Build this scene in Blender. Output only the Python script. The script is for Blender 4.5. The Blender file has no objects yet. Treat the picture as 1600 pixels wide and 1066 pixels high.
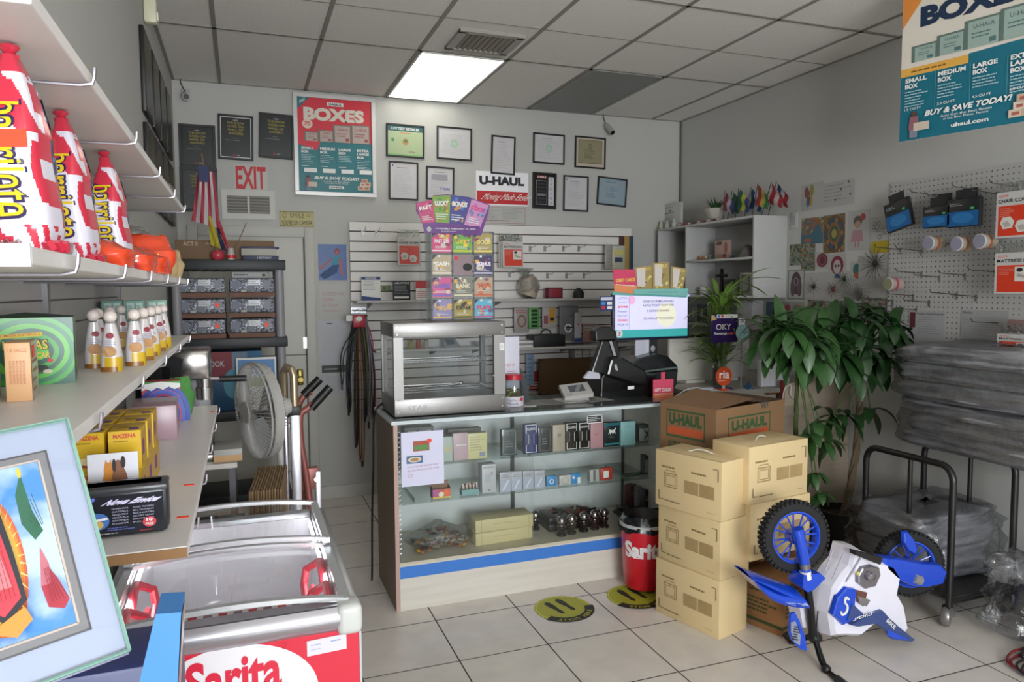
import bpy, bmesh, math, random
from mathutils import Vector, Matrix, noise
from math import sin, cos, pi, radians as RAD

# ------------------------------------------------------------------ camera, light, exposure
SC = bpy.context.scene
COL = SC.collection
W_, H_ = 1600.0, 1066.0
CX, CY = 800.0, 533.0
CAMZ = 1.70
_a = Vector((378 - CX, -(455 - CY))); _b = Vector((3924 - CX, -(430 - CY)))
F = math.sqrt(-(_a.dot(_b)))
_Y = Vector((_a.x, _a.y, -F)).normalized()
_X = Vector((_b.x, _b.y, -F)); _X = (_X - _Y * _X.dot(_Y)).normalized()
_Z = _X.cross(_Y)
RM = Matrix((_X, _Y, _Z))                     # camera -> world
cam_d = bpy.data.cameras.new('camera'); cam = bpy.data.objects.new('camera', cam_d); COL.objects.link(cam)
cam_d.sensor_width = 36; cam_d.lens = F / W_ * 36; cam_d.clip_start = 0.02
cam.matrix_world = Matrix.Translation((0, 0, CAMZ)) @ RM.to_4x4()
SC.camera = cam
SC.view_settings.view_transform = 'Standard'; SC.view_settings.look = 'None'
SC.view_settings.gamma = 1; SC.view_settings.use_curve_mapping = False
SC.view_settings.exposure = 0.0

wd = bpy.data.worlds.new('world'); SC.world = wd; wd.use_nodes = True
_bg = wd.node_tree.nodes['Background']; _bg.inputs[0].default_value = (.75, .85, 1, 1); _bg.inputs[1].default_value = 1.0

def area(name, loc, rot, sx, sy, power, color):
    l = bpy.data.lights.new(name, 'AREA'); l.shape = 'RECTANGLE'; l.size = sx; l.size_y = sy; l.energy = power; l.color = color
    o = bpy.data.objects.new(name, l); o.location = loc; o.rotation_euler = rot; COL.objects.link(o); return o
# daylight that comes in through the shop window and the glass door behind the camera
area('window_daylight', (0.75, -3.2, 1.75), (RAD(90), 0, 0), 2.1, 1.7, 265, (.93, .97, 1.0))
area('door_daylight', (3.1, -3.2, 1.6), (RAD(90), 0, 0), .9, 1.3, 16, (.93, .97, 1.0))

def at(px, py, x=None, y=None, z=None):
    """the point that stands in direction (px, py) of the photograph on the plane x=, y= or z="""
    d = RM @ Vector((px - CX, -(py - CY), -F))
    if x is not None: t = x / d.x
    elif y is not None: t = y / d.y
    else: t = (z - CAMZ) / d.z
    return Vector((0, 0, CAMZ)) + d * t

# ------------------------------------------------------------------ materials
def lin(h):
    h = h.lstrip('#'); r = []
    for i in (0, 2, 4):
        c = int(h[i:i + 2], 16) / 255
        r.append(c / 12.92 if c <= .04045 else ((c + .055) / 1.055) ** 2.4)
    return (r[0], r[1], r[2], 1)
_mats = {}
def M(h, r=.55, m=0.0, var=.05, sc=9.0, em=0, bump=0, bsc=60, coat=0, sheen=0):
    k = (h, r, m, var, sc, em, bump, bsc, coat, sheen)
    if k in _mats: return _mats[k]
    mt = bpy.data.materials.new('mat_' + h.strip('#')); mt.use_nodes = True; nt = mt.node_tree; N = nt.nodes; L = nt.links
    b = N['Principled BSDF']; c = lin(h)
    b.inputs['Roughness'].default_value = r; b.inputs['Metallic'].default_value = m
    if coat: b.inputs['Coat Weight'].default_value = coat; b.inputs['Coat Roughness'].default_value = .06
    if sheen: b.inputs['Sheen Weight'].default_value = sheen
    tc = N.new('ShaderNodeTexCoord'); nz = N.new('ShaderNodeTexNoise'); nz.inputs['Scale'].default_value = sc; nz.inputs['Detail'].default_value = 3
    L.new(tc.outputs['Object'], nz.inputs['Vector'])
    mx = N.new('ShaderNodeMix'); mx.data_type = 'RGBA'
    mx.inputs[6].default_value = tuple(max(0, v * (1 - var)) for v in c[:3]) + (1,)
    mx.inputs[7].default_value = tuple(min(1, v * (1 + var)) for v in c[:3]) + (1,)
    L.new(nz.outputs['Fac'], mx.inputs[0]); L.new(mx.outputs[2], b.inputs['Base Color'])
    if em:
        L.new(mx.outputs[2], b.inputs['Emission Color']); b.inputs['Emission Strength'].default_value = em
    if bump:
        n2 = N.new('ShaderNodeTexNoise'); n2.inputs['Scale'].default_value = bsc; n2.inputs['Detail'].default_value = 4
        L.new(tc.outputs['Object'], n2.inputs['Vector'])
        bp = N.new('ShaderNodeBump'); bp.inputs['Strength'].default_value = bump; bp.inputs['Distance'].default_value = .01
        L.new(n2.outputs['Fac'], bp.inputs['Height']); L.new(bp.outputs[0], b.inputs['Normal'])
    _mats[k] = mt; return mt

def nodes_mat(name):
    mt = bpy.data.materials.new(name); mt.use_nodes = True; nt = mt.node_tree
    return mt, nt, nt.nodes, nt.links, nt.nodes['Principled BSDF']

def glass_mat(name, tint=(.93, .97, .96), refl=.10, rough=.02, bump=0, bsc=12, ior=1.5):
    """thin clear pane: what lies behind shows through, with a Fresnel reflection on top"""
    mt = bpy.data.materials.new(name); mt.use_nodes = True; nt = mt.node_tree; N = nt.nodes; L = nt.links
    N.remove(N['Principled BSDF']); out = N['Material Output']
    tr = N.new('ShaderNodeBsdfTransparent'); tr.inputs[0].default_value = (*tint, 1)
    gl = N.new('ShaderNodeBsdfGlossy'); gl.inputs['Roughness'].default_value = rough
    fr = N.new('ShaderNodeFresnel'); fr.inputs[0].default_value = ior
    ad = N.new('ShaderNodeMath'); ad.operation = 'ADD'; ad.inputs[1].default_value = refl - .04; ad.use_clamp = True
    mx = N.new('ShaderNodeMixShader')
    hf = N.new('ShaderNodeMath'); hf.operation = 'MULTIPLY'; hf.inputs[1].default_value = .5
    L.new(fr.outputs[0], ad.inputs[0]); L.new(ad.outputs[0], hf.inputs[0]); L.new(hf.outputs[0], mx.inputs[0]); L.new(tr.outputs[0], mx.inputs[1]); L.new(gl.outputs[0], mx.inputs[2])
    if bump:
        tc = N.new('ShaderNodeTexCoord'); nz = N.new('ShaderNodeTexNoise'); nz.inputs['Scale'].default_value = bsc; nz.inputs['Detail'].default_value = 5
        L.new(tc.outputs['Object'], nz.inputs['Vector'])
        bp = N.new('ShaderNodeBump'); bp.inputs['Strength'].default_value = bump; bp.inputs['Distance'].default_value = .03
        L.new(nz.outputs['Fac'], bp.inputs['Height']); L.new(bp.outputs[0], gl.inputs['Normal']); L.new(bp.outputs[0], fr.inputs['Normal'])
    L.new(mx.outputs[0], out.inputs[0]); return mt
GLASS = glass_mat('clear_glass', tint=(.97, .985, .98), refl=.05)
GLASS_G = glass_mat('green_edge_glass', tint=(.92, .97, .95), refl=.10)
LIDGLASS = glass_mat('lid_glass', tint=(.93, .95, .96), refl=.12)
ACRYL = glass_mat('acrylic', tint=(.86, .88, .88), refl=.10, rough=.05)
WRAP = glass_mat('plastic_wrap', tint=(.90, .91, .93), refl=.34, rough=.14, bump=1.0, bsc=14)
POLY = glass_mat('clear_plastic_bag', tint=(.84, .86, .84), refl=.40, rough=.15, bump=.9, bsc=40)

def wall_mat():
    mt, nt, N, L, b = nodes_mat('painted_wall')
    tc = N.new('ShaderNodeTexCoord'); n1 = N.new('ShaderNodeTexNoise'); n1.inputs['Scale'].default_value = 90; n1.inputs['Detail'].default_value = 3
    n2 = N.new('ShaderNodeTexNoise'); n2.inputs['Scale'].default_value = .9
    L.new(tc.outputs['Object'], n1.inputs[0]); L.new(tc.outputs['Object'], n2.inputs[0])
    mx = N.new('ShaderNodeMix'); mx.data_type = 'RGBA'; mx.inputs[6].default_value = (.465, .46, .435, 1); mx.inputs[7].default_value = (.51, .505, .48, 1)
    L.new(n2.outputs['Fac'], mx.inputs[0]); L.new(mx.outputs[2], b.inputs['Base Color']); b.inputs['Roughness'].default_value = .75
    bp = N.new('ShaderNodeBump'); bp.inputs['Strength'].default_value = .12; bp.inputs['Distance'].default_value = .004
    L.new(n1.outputs['Fac'], bp.inputs['Height']); L.new(bp.outputs[0], b.inputs['Normal']); return mt
def floor_mat():
    mt, nt, N, L, b = nodes_mat('ceramic_tile')
    tc = N.new('ShaderNodeTexCoord')
    mp = N.new('ShaderNodeMapping'); mp.inputs['Location'].default_value = (-FX0, -FY0, 0)
    L.new(tc.outputs['Object'], mp.inputs[0])
    br = N.new('ShaderNodeTexBrick'); br.offset = 0; br.squash = 1; br.inputs['Scale'].default_value = 1
    br.inputs['Brick Width'].default_value = TS; br.inputs['Row Height'].default_value = TS; br.inputs['Mortar Size'].default_value = .0035
    br.inputs['Mortar Smooth'].default_value = .1; br.inputs['Bias'].default_value = 0
    br.inputs['Color1'].default_value = (.66, .61, .55, 1); br.inputs['Color2'].default_value = (.71, .655, .595, 1); br.inputs['Mortar'].default_value = (.055, .05, .045, 1)
    L.new(mp.outputs[0], br.inputs[0])
    n2 = N.new('ShaderNodeTexNoise'); n2.inputs['Scale'].default_value = 7; n2.inputs['Detail'].default_value = 6; L.new(tc.outputs['Object'], n2.inputs[0])
    rp = N.new('ShaderNodeMapRange'); rp.inputs[1].default_value = .3; rp.inputs[2].default_value = .7; rp.inputs[3].default_value = .93; rp.inputs[4].default_value = 1.08
    L.new(n2.outputs['Fac'], rp.inputs[0])
    vm = N.new('ShaderNodeVectorMath'); vm.operation = 'SCALE'; L.new(br.outputs[0], vm.inputs[0]); L.new(rp.outputs[0], vm.inputs['Scale']); L.new(vm.outputs[0], b.inputs['Base Color'])
    rr = N.new('ShaderNodeMapRange'); rr.inputs[3].default_value = .28; rr.inputs[4].default_value = .8; L.new(br.outputs['Fac'], rr.inputs[0]); L.new(rr.outputs[0], b.inputs['Roughness'])
    bp = N.new('ShaderNodeBump'); bp.invert = True; bp.inputs['Strength'].default_value = .5; bp.inputs['Distance'].default_value = .003
    L.new(br.outputs['Fac'], bp.inputs['Height']); L.new(bp.outputs[0], b.inputs['Normal']); return mt
def tile_mat(name, c1, c2):
    mt, nt, N, L, b = nodes_mat(name)
    tc = N.new('ShaderNodeTexCoord'); n1 = N.new('ShaderNodeTexNoise'); n1.inputs['Scale'].default_value = 160; n1.inputs['Detail'].default_value = 4
    L.new(tc.outputs['Object'], n1.inputs[0])
    cr = N.new('ShaderNodeValToRGB'); cr.color_ramp.elements[0].position = .35; cr.color_ramp.elements[0].color = (*c1, 1); cr.color_ramp.elements[1].position = .6; cr.color_ramp.elements[1].color = (*c2, 1)
    L.new(n1.outputs['Fac'], cr.inputs[0]); L.new(cr.outputs[0], b.inputs['Base Color']); b.inputs['Roughness'].default_value = .9; return mt
def wood_mat(name, c1, c2, axis=0, sc=5, rough=.45):
    mt, nt, N, L, b = nodes_mat(name)
    tc = N.new('ShaderNodeTexCoord'); mp = N.new('ShaderNodeMapping'); s = [22, 22, 22]; s[axis] = 1.4; mp.inputs['Scale'].default_value = s
    L.new(tc.outputs['Object'], mp.inputs[0])
    n1 = N.new('ShaderNodeTexNoise'); n1.inputs['Scale'].default_value = sc / 4; n1.inputs['Detail'].default_value = 6; L.new(mp.outputs[0], n1.inputs[0])
    cr = N.new('ShaderNodeValToRGB'); cr.color_ramp.elements[0].position = .3; cr.color_ramp.elements[0].color = (*c1, 1); cr.color_ramp.elements[1].position = .7; cr.color_ramp.elements[1].color = (*c2, 1)
    L.new(n1.outputs['Fac'], cr.inputs[0]); L.new(cr.outputs[0], b.inputs['Base Color']); b.inputs['Roughness'].default_value = rough; return mt
def steel_mat():
    mt, nt, N, L, b = nodes_mat('brushed_steel')
    tc = N.new('ShaderNodeTexCoord'); mp = N.new('ShaderNodeMapping'); mp.inputs['Scale'].default_value = (2, 2, 120); L.new(tc.outputs['Object'], mp.inputs[0])
    n1 = N.new('ShaderNodeTexNoise'); n1.inputs['Scale'].default_value = 2; L.new(mp.outputs[0], n1.inputs[0])
    mr = N.new('ShaderNodeMapRange'); mr.inputs[3].default_value = .28; mr.inputs[4].default_value = .5; L.new(n1.outputs['Fac'], mr.inputs[0]); L.new(mr.outputs[0], b.inputs['Roughness'])
    b.inputs['Base Color'].default_value = (.27, .262, .255, 1); b.inputs['Metallic'].default_value = .75; return mt
def mottled(name, cols, sc=25, rough=.5, metal=0, bump=0, coat=0):
    mt, nt, N, L, b = nodes_mat(name)
    tc = N.new('ShaderNodeTexCoord'); n1 = N.new('ShaderNodeTexNoise'); n1.inputs['Scale'].default_value = sc; n1.inputs['Detail'].default_value = 3
    n1.inputs['Distortion'].default_value = 1.2
    L.new(tc.outputs['Object'], n1.inputs[0])
    cr = N.new('ShaderNodeValToRGB'); e = cr.color_ramp.elements; cr.color_ramp.interpolation = 'CONSTANT'
    n = len(cols)
    for i, c in enumerate(cols):
        p = .30 + .40 * i / n
        if i < 2: e[i].position = p; el = e[i]
        else: el = e.new(p)
        el.color = lin(c)
    e[0].position = 0
    L.new(n1.outputs['Fac'], cr.inputs[0]); L.new(cr.outputs[0], b.inputs['Base Color']); b.inputs['Roughness'].default_value = rough; b.inputs['Metallic'].default_value = metal
    if coat: b.inputs['Coat Weight'].default_value = coat
    if bump:
        bp = N.new('ShaderNodeBump'); bp.inputs['Strength'].default_value = bump; bp.inputs['Distance'].default_value = .01
        L.new(n1.outputs['Fac'], bp.inputs['Height']); L.new(bp.outputs[0], b.inputs['Normal'])
    return mt

WHITE = M('#e2e2de', .5); PAPER = M('#e6e6e2', .6); OFFW = M('#cfccc4', .5); BLACK = M('#141414', .45); INK = M('#1c1c20', .6); GREYTXT = M('#8c8c90', .7)
LGREY = M('#b4b4b4', .6); DGREY = M('#46464a', .6); RED = M('#c8202a', .45); ORANGE = M('#e2552a', .5); TEAL = M('#1b7a86', .5); BLUE = M('#2360c0', .35)
GREEN = M('#3d9a48', .5); YELLOW = M('#e6c83c', .5); PINK = M('#e05a86', .5); PURPLE = M('#6a2f86', .5); NAVY = M('#1c2c5c', .5); CHROME = M('#c8c8cc', .18, 1.0); WIRE = M('#9a9a9c', .35, .9)
GOLD = M('#b89a3c', .45); TAN = M('#d6b87a', .7); STEEL = steel_mat(); LAMW = wood_mat('pale_laminate', (.60, .56, .49), (.68, .64, .57), 0)
SHELFW = M('#d9d5d2', .42); TRIMW = M('#c6c4be', .5); PRICE = M('#ff4a28', .5, em=.0)

# ------------------------------------------------------------------ mesh builder
_txt = {}
def glyphs(s, bold=0.0):
    k = (s, bold)
    if k not in _txt:
        c = bpy.data.curves.new('t', 'FONT'); c.body = s; c.offset = bold; c.resolution_u = 3; c.fill_mode = 'FRONT'
        o = bpy.data.objects.new('t', c)
        me = o.to_mesh()
        vs = [(v.co.x, v.co.y) for v in me.vertices]; fs = [tuple(p.vertices) for p in me.polygons]
        o.to_mesh_clear(); bpy.data.objects.remove(o); bpy.data.curves.remove(c)
        if vs:
            x0 = min(v[0] for v in vs); x1 = max(v[0] for v in vs); y0 = min(v[1] for v in vs); y1 = max(v[1] for v in vs)
            vs = [((x - x0) / max(1e-6, x1 - x0), (y - y0) / max(1e-6, y1 - y0)) for x, y in vs]
        _txt[k] = (vs, fs)
    return _txt[k]

class MB:
    def __init__(s, T=None): s.v = []; s.f = []; s.fm = []; s.fs = []; s.mats = []; s.T = T or Matrix()
    def mi(s, m):
        if m not in s.mats: s.mats.append(m)
        return s.mats.index(m)
    def add(s, vs, fs, m, smooth=False):
        o = len(s.v); i = s.mi(m); s.v += [s.T @ Vector(v) for v in vs]
        for f in fs: s.f.append(tuple(k + o for k in f)); s.fm.append(i); s.fs.append(smooth)
        return s
    def box(s, x0, x1, y0, y1, z0, z1, m, bevel=0, seg=2):
        if not bevel:
            vs = [(x, y, z) for x in (x0, x1) for y in (y0, y1) for z in (z0, z1)]
            return s.add(vs, [(0, 1, 3, 2), (4, 6, 7, 5), (0, 4, 5, 1), (2, 3, 7, 6), (0, 2, 6, 4), (1, 5, 7, 3)], m)
        bm = bmesh.new(); bmesh.ops.create_cube(bm, size=1)
        for v in bm.verts: v.co = Vector(((x0 + x1) / 2 + v.co.x * (x1 - x0), (y0 + y1) / 2 + v.co.y * (y1 - y0), (z0 + z1) / 2 + v.co.z * (z1 - z0)))
        bmesh.ops.bevel(bm, geom=bm.edges[:], offset=min(bevel, .49 * min(x1 - x0, y1 - y0, z1 - z0)), segments=seg, affect='EDGES', profile=.5)
        return s.bm(bm, m, True)
    def bm(s, bm, m, smooth=False):
        bm.verts.index_update(); s.add([v.co for v in bm.verts], [[v.index for v in f.verts] for f in bm.faces], m, smooth); bm.free(); return s
    def quad(s, a, b, c, d, m): return s.add([a, b, c, d], [(0, 1, 2, 3)], m)
    def tube(s, pts, r, m, seg=8, r1=None, close=False, caps=True):
        pts = [Vector(p) for p in pts]; n = len(pts); rings = []; up = None
        for i, p in enumerate(pts):
            t = (pts[min(i + 1, n - 1)] - pts[max(i - 1, 0)])
            if close: t = pts[(i + 1) % n] - pts[i - 1]
            t = t.normalized() if t.length > 1e-9 else Vector((0, 0, 1))
            if up is None: up = t.orthogonal().normalized()
            else:
                up = up - t * up.dot(t)
                up = up.normalized() if up.length > 1e-6 else t.orthogonal().normalized()
            sd = t.cross(up); rr = r if r1 is None else r + (r1 - r) * i / max(1, n - 1)
            if isinstance(r, (list, tuple)): rr = r[i]
            rings.append([p + up * cos(2 * pi * k / seg) * rr + sd * sin(2 * pi * k / seg) * rr for k in range(seg)])
        vs = [v for g in rings for v in g]; fs = []
        for i in range(n if close else n - 1):
            j = (i + 1) % n
            for k in range(seg): fs.append((i * seg + k, i * seg + (k + 1) % seg, j * seg + (k + 1) % seg, j * seg + k))
        if caps and not close: fs += [tuple(range(seg))[::-1], tuple((n - 1) * seg + k for k in range(seg))]
        return s.add(vs, fs, m, True)
    def lathe(s, prof, m, c=(0, 0, 0), seg=24, axis=None, cap=True):
        vs = []; n = len(prof)
        q = Vector((0, 0, 1)).rotation_difference(Vector(axis).normalized()) if axis is not None else None
        for r, z in prof:
            for k in range(seg):
                v = Vector((r * cos(2 * pi * k / seg), r * sin(2 * pi * k / seg), z))
                if q: v = q @ v
                vs.append(v + Vector(c))
        fs = [(i * seg + k, i * seg + (k + 1) % seg, (i + 1) * seg + (k + 1) % seg, (i + 1) * seg + k) for i in range(n - 1) for k in range(seg)]
        if cap: fs += [tuple(range(seg))[::-1], tuple((n - 1) * seg + k for k in range(seg))]
        return s.add(vs, fs, m, True)
    def ball(s, c, r, m, seg=12, sq=(1, 1, 1)):
        n = seg // 2
        vs = [(c[0] + r * sq[0] * sin(pi * (i + .001) / n) * cos(2 * pi * k / seg), c[1] + r * sq[1] * sin(pi * (i + .001) / n) * sin(2 * pi * k / seg), c[2] + r * sq[2] * cos(pi * i / n)) for i in range(n + 1) for k in range(seg)]
        return s.add(vs, [(i * seg + k, (i + 1) * seg + k, (i + 1) * seg + (k + 1) % seg, i * seg + (k + 1) % seg) for i in range(n) for k in range(seg)], m, True)
    def grid(s, fn, nu, nv, m, closeu=False, smooth=True):
        vs = [fn(i / nu, j / nv) for j in range(nv + 1) for i in range(nu + (0 if closeu else 1))]; w = nu if closeu else nu + 1
        fs = [(j * w + i, j * w + (i + 1) % w, (j + 1) * w + (i + 1) % w, (j + 1) * w + i) for j in range(nv) for i in range(nu)]
        return s.add(vs, fs, m, smooth)
    def prism(s, pts, off, m, smooth=False):
        """flat outline pts (3D) given thickness by the vector off"""
        off = Vector(off); pts = [Vector(p) for p in pts]; n = len(pts)
        return s.add(pts + [p + off for p in pts], [tuple(range(n)), tuple(range(n, 2 * n))[::-1]] + [(i, i + n, (i + 1) % n + n, (i + 1) % n) for i in range(n)], m, smooth)
    def puffy(s, pts, off, m, inset=.86, edge=.4):
        off = Vector(off); pts = [Vector(p) for p in pts]; n = len(pts); c = sum(pts, Vector()) / n
        r = [pts, [p + off * edge for p in pts], [c + (p - c) * (1 - (1 - inset) * .4) + off * .85 for p in pts], [c + (p - c) * inset + off for p in pts]]
        vs = [v for g in r for v in g]; fs = [tuple(range(n)), tuple(range(3 * n, 4 * n))[::-1]]
        for k in range(3): fs += [(k * n + i, (k + 1) * n + i, (k + 1) * n + (i + 1) % n, k * n + (i + 1) % n) for i in range(n)]
        return s.add(vs, fs, m, False)
    def build(s, name, parent=None, loc=None, rot=None, bev=0, sub=0, smooth_angle=40):
        me = bpy.data.meshes.new(name); me.from_pydata([tuple(v) for v in s.v], [], s.f)
        for m in s.mats: me.materials.append(m)
        me.polygons.foreach_set('material_index', s.fm); me.polygons.foreach_set('use_smooth', s.fs)
        me.validate(); me.update()
        bm = bmesh.new(); bm.from_mesh(me); 
        ang = RAD(smooth_angle)
        for e in bm.edges:
            if len(e.link_faces) == 2 and e.calc_face_angle(0) > ang: e.smooth = False
        bm.to_mesh(me); bm.free()
        o = bpy.data.objects.new(name, me); COL.objects.link(o)
        if parent is not None: o.parent = parent
        if loc is not None: o.location = loc
        if rot is not None: o.rotation_euler = rot if hasattr(rot, '__len__') else (0, 0, rot)
        if bev:
            md = o.modifiers.new('bevel', 'BEVEL'); md.width = bev; md.segments = 2; md.limit_method = 'ANGLE'
        if sub:
            md = o.modifiers.new('sub', 'SUBSURF'); md.levels = sub; md.render_levels = sub
        return o

class Cv:
    """prints shapes on a face: fractions 0..1 from the bottom left corner"""
    def __init__(s, mb, O=None, U=None, V=None, fn=None, lift=.0004, sub=1):
        s.mb = mb; s.l = 1; s.lift = lift; s.sub = sub
        if fn: s.fn = fn
        else:
            O, U, V = Vector(O), Vector(U), Vector(V); n = U.cross(V).normalized()
            s.fn = lambda u, v, h: O + U * u + V * v + n * h
        s.n = 1
    def P(s, u, v): return s.fn(u, v, s.lift * s.l)
    def nx(s): s.l += .6
    def r(s, x0, y0, x1, y1, m):
        k = s.sub; vs = []; fs = []
        for j in range(k + 1):
            for i in range(k + 1): vs.append(s.P(x0 + (x1 - x0) * i / k, y0 + (y1 - y0) * j / k))
        for j in range(k):
            for i in range(k): a = j * (k + 1) + i; fs.append((a, a + 1, a + k + 2, a + k + 1))
        s.mb.add(vs, fs, m, k > 1); s.nx(); return s
    def p(s, pts, m): s.mb.add([s.P(*q) for q in pts], [tuple(range(len(pts)))], m); s.nx(); return s
    def e(s, cx, cy, rx, ry, m, seg=20): return s.p([(cx + rx * cos(2 * pi * k / seg), cy + ry * sin(2 * pi * k / seg)) for k in range(seg)], m)
    def ring(s, cx, cy, rx, ry, t, m, seg=24, a0=0, a1=360):
        vs = []; n = seg
        for k in range(n + 1):
            a = RAD(a0 + (a1 - a0) * k / n)
            vs += [s.P(cx + rx * cos(a), cy + ry * sin(a)), s.P(cx + rx * (1 - t) * cos(a), cy + ry * (1 - t) * sin(a))]
        s.mb.add(vs, [(2 * k, 2 * k + 2, 2 * k + 3, 2 * k + 1) for k in range(n)], m); s.nx(); return s
    def t(s, txt, x0, y0, x1, y1, m, b=.02, slant=0, rise=0, vert=False):
        vs, fs = glyphs(txt, b)
        def q(x, y):
            if vert: return (x1 - y * (x1 - x0), y0 + x * (y1 - y0)) if vert == 'up' else (x0 + y * (x1 - x0), y1 - x * (y1 - y0))
            return (x0 + x * (x1 - x0) + slant * y * (x1 - x0) / max(1, len(txt)), y0 + y * (y1 - y0) + rise * x)
        if vs: s.mb.add([s.P(*q(x, y)) for x, y in vs], fs, m)
        s.nx(); return s
    def lines(s, x0, y0, x1, y1, n, m, seed=1, th=.35):
        rd = random.Random(seed); h = (y1 - y0) / n
        for i in range(n):
            y = y1 - h * (i + .5); x = x0; e = x0 + (x1 - x0) * rd.uniform(.6, 1); vs = []
            while x < e:
                w = min((x1 - x0) * rd.uniform(.06, .16), e - x)
                s.mb.add([s.P(x, y - h * th / 2), s.P(x + w, y - h * th / 2), s.P(x + w, y + h * th / 2), s.P(x, y + h * th / 2)], [(0, 1, 2, 3)], m)
                x += w + (x1 - x0) * .02
        s.nx(); return s
    def frame(s, x0, y0, x1, y1, tx, ty, m):
        for q in ((x0, y0, x1, y0 + ty), (x0, y1 - ty, x1, y1), (x0, y0, x0 + tx, y1), (x1 - tx, y0, x1, y1)):
            s.mb.add([s.P(q[0], q[1]), s.P(q[2], q[1]), s.P(q[2], q[3]), s.P(q[0], q[3])], [(0, 1, 2, 3)], m)
        s.nx(); return s

def front(mb, x0, x1, y, z0, z1): return Cv(mb, (x0, y, z0), (x1 - x0, 0, 0), (0, 0, z1 - z0))
def rside(mb, x, y0, y1, z0, z1): return Cv(mb, (x, y0, z0), (0, y1 - y0, 0), (0, 0, z1 - z0))
def lside(mb, x, y0, y1, z0, z1): return Cv(mb, (x, y1, z0), (0, y0 - y1, 0), (0, 0, z1 - z0))
def top(mb, x0, x1, y0, y1, z): return Cv(mb, (x0, y0, z), (x1 - x0, 0, 0), (0, y1 - y0, 0))

def tag(o, label, cat, group=None, kind=None):
    if label: o['label'] = label
    if cat: o['category'] = cat
    if group: o['group'] = group
    if kind: o['kind'] = kind
    return o
def thing(name, label, cat, loc=(0, 0, 0), rz=0, group=None, rot=None):
    o = bpy.data.objects.new(name, None); COL.objects.link(o); o.location = loc; o.rotation_euler = rot or (0, 0, rz); o.empty_display_size = .05
    return tag(o, label, cat, group)
def struct(name, mb, parent=None, **k):
    o = mb.build(name, parent, **k); o['kind'] = 'structure'; return o
def copy_thing(src, loc, rz=None, label=None, rot=None):
    r = src.copy(); COL.objects.link(r); r.location = loc
    if rz is not None: r.rotation_euler = (0, 0, rz)
    if rot is not None: r.rotation_euler = rot
    if label: r['label'] = label
    for ch in [c for c in src.children]:
        c = ch.copy(); COL.objects.link(c); c.parent = r
        for g in ch.children:
            d = g.copy(); COL.objects.link(d); d.parent = c
    return r
def arc(c, r, a0, a1, n, u=(1, 0, 0), v=(0, 0, 1)):
    c, u, v = Vector(c), Vector(u), Vector(v)
    return [c + u * r * cos(RAD(a0 + (a1 - a0) * k / n)) + v * r * sin(RAD(a0 + (a1 - a0) * k / n)) for k in range(n + 1)]
def spline(pts, n=6):
    pts = [Vector(p) for p in pts]; out = []
    for i in range(len(pts) - 1):
        p0, p1, p2, p3 = pts[max(i - 1, 0)], pts[i], pts[i + 1], pts[min(i + 2, len(pts) - 1)]
        for k in range(n):
            t = k / n; out.append(.5 * ((2 * p1) + (p2 - p0) * t + (2 * p0 - 5 * p1 + 4 * p2 - p3) * t * t + (3 * p1 - p0 - 3 * p2 + p3) * t ** 3))
    return out + [pts[-1]]

# ------------------------------------------------------------------ the setting
XL, XR, YB, YF, CZ = -0.44, 3.944, 6.065, -3.0, 3.27
TS = .441; FX0 = .003 + .804 * 1.0968; FY0 = 3.262 * 1.0968     # floor tile size and one grout crossing
FX0 -= TS * 6; FY0 -= TS * 14
m = MB(); m.box(XL, XR, YF, YB, -.1, 0, floor_mat()); struct('floor', m)
WALL = wall_mat()
m = MB(); m.box(XL - .1, XR + .1, YB, YB + .1, 0, CZ, WALL); struct('wall_back', m)
m = MB(); m.box(XL - .1, XL, YF, YB, 0, CZ, WALL); struct('wall_left', m)
m = MB(); m.box(XR, XR + .1, YF, YB, 0, CZ, WALL); struct('wall_right', m)
m = MB()   # storefront wall behind the camera with a shop window and a glass door
m.box(XL - .1, -.3, YF - .1, YF, 0, CZ, WALL); m.box(2.2, 2.6, YF - .1, YF, 0, CZ, WALL); m.box(3.6, XR + .1, YF - .1, YF, 0, CZ, WALL)
m.box(-.3, 2.2, YF - .1, YF, 0, .88, WALL); m.box(-.3, 2.2, YF - .1, YF, 2.62, CZ, WALL); m.box(2.6, 3.6, YF - .1, YF, 2.3, CZ, WALL)
struct('wall_front', m)
m = MB(); A_ = M('#9a9a98', .4, .6)
for x in (-.3, .93, 2.16): m.box(x, x + .04, YF - .07, YF - .03, .88, 2.62, A_)
for z in (.88, 2.58): m.box(-.3, 2.2, YF - .07, YF - .03, z, z + .04, A_)
struct('window_1', m)
m = MB()
for x in (2.6, 3.54): m.box(x, x + .06, YF - .07, YF - .03, 0, 2.3, A_)
for z in (0, 2.22): m.box(2.66, 3.54, YF - .07, YF - .03, z, z + .08, A_)
m.box(2.66, 3.54, YF - .06, YF - .04, .95, 1.0, A_)
struct('door_2', m)

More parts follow.
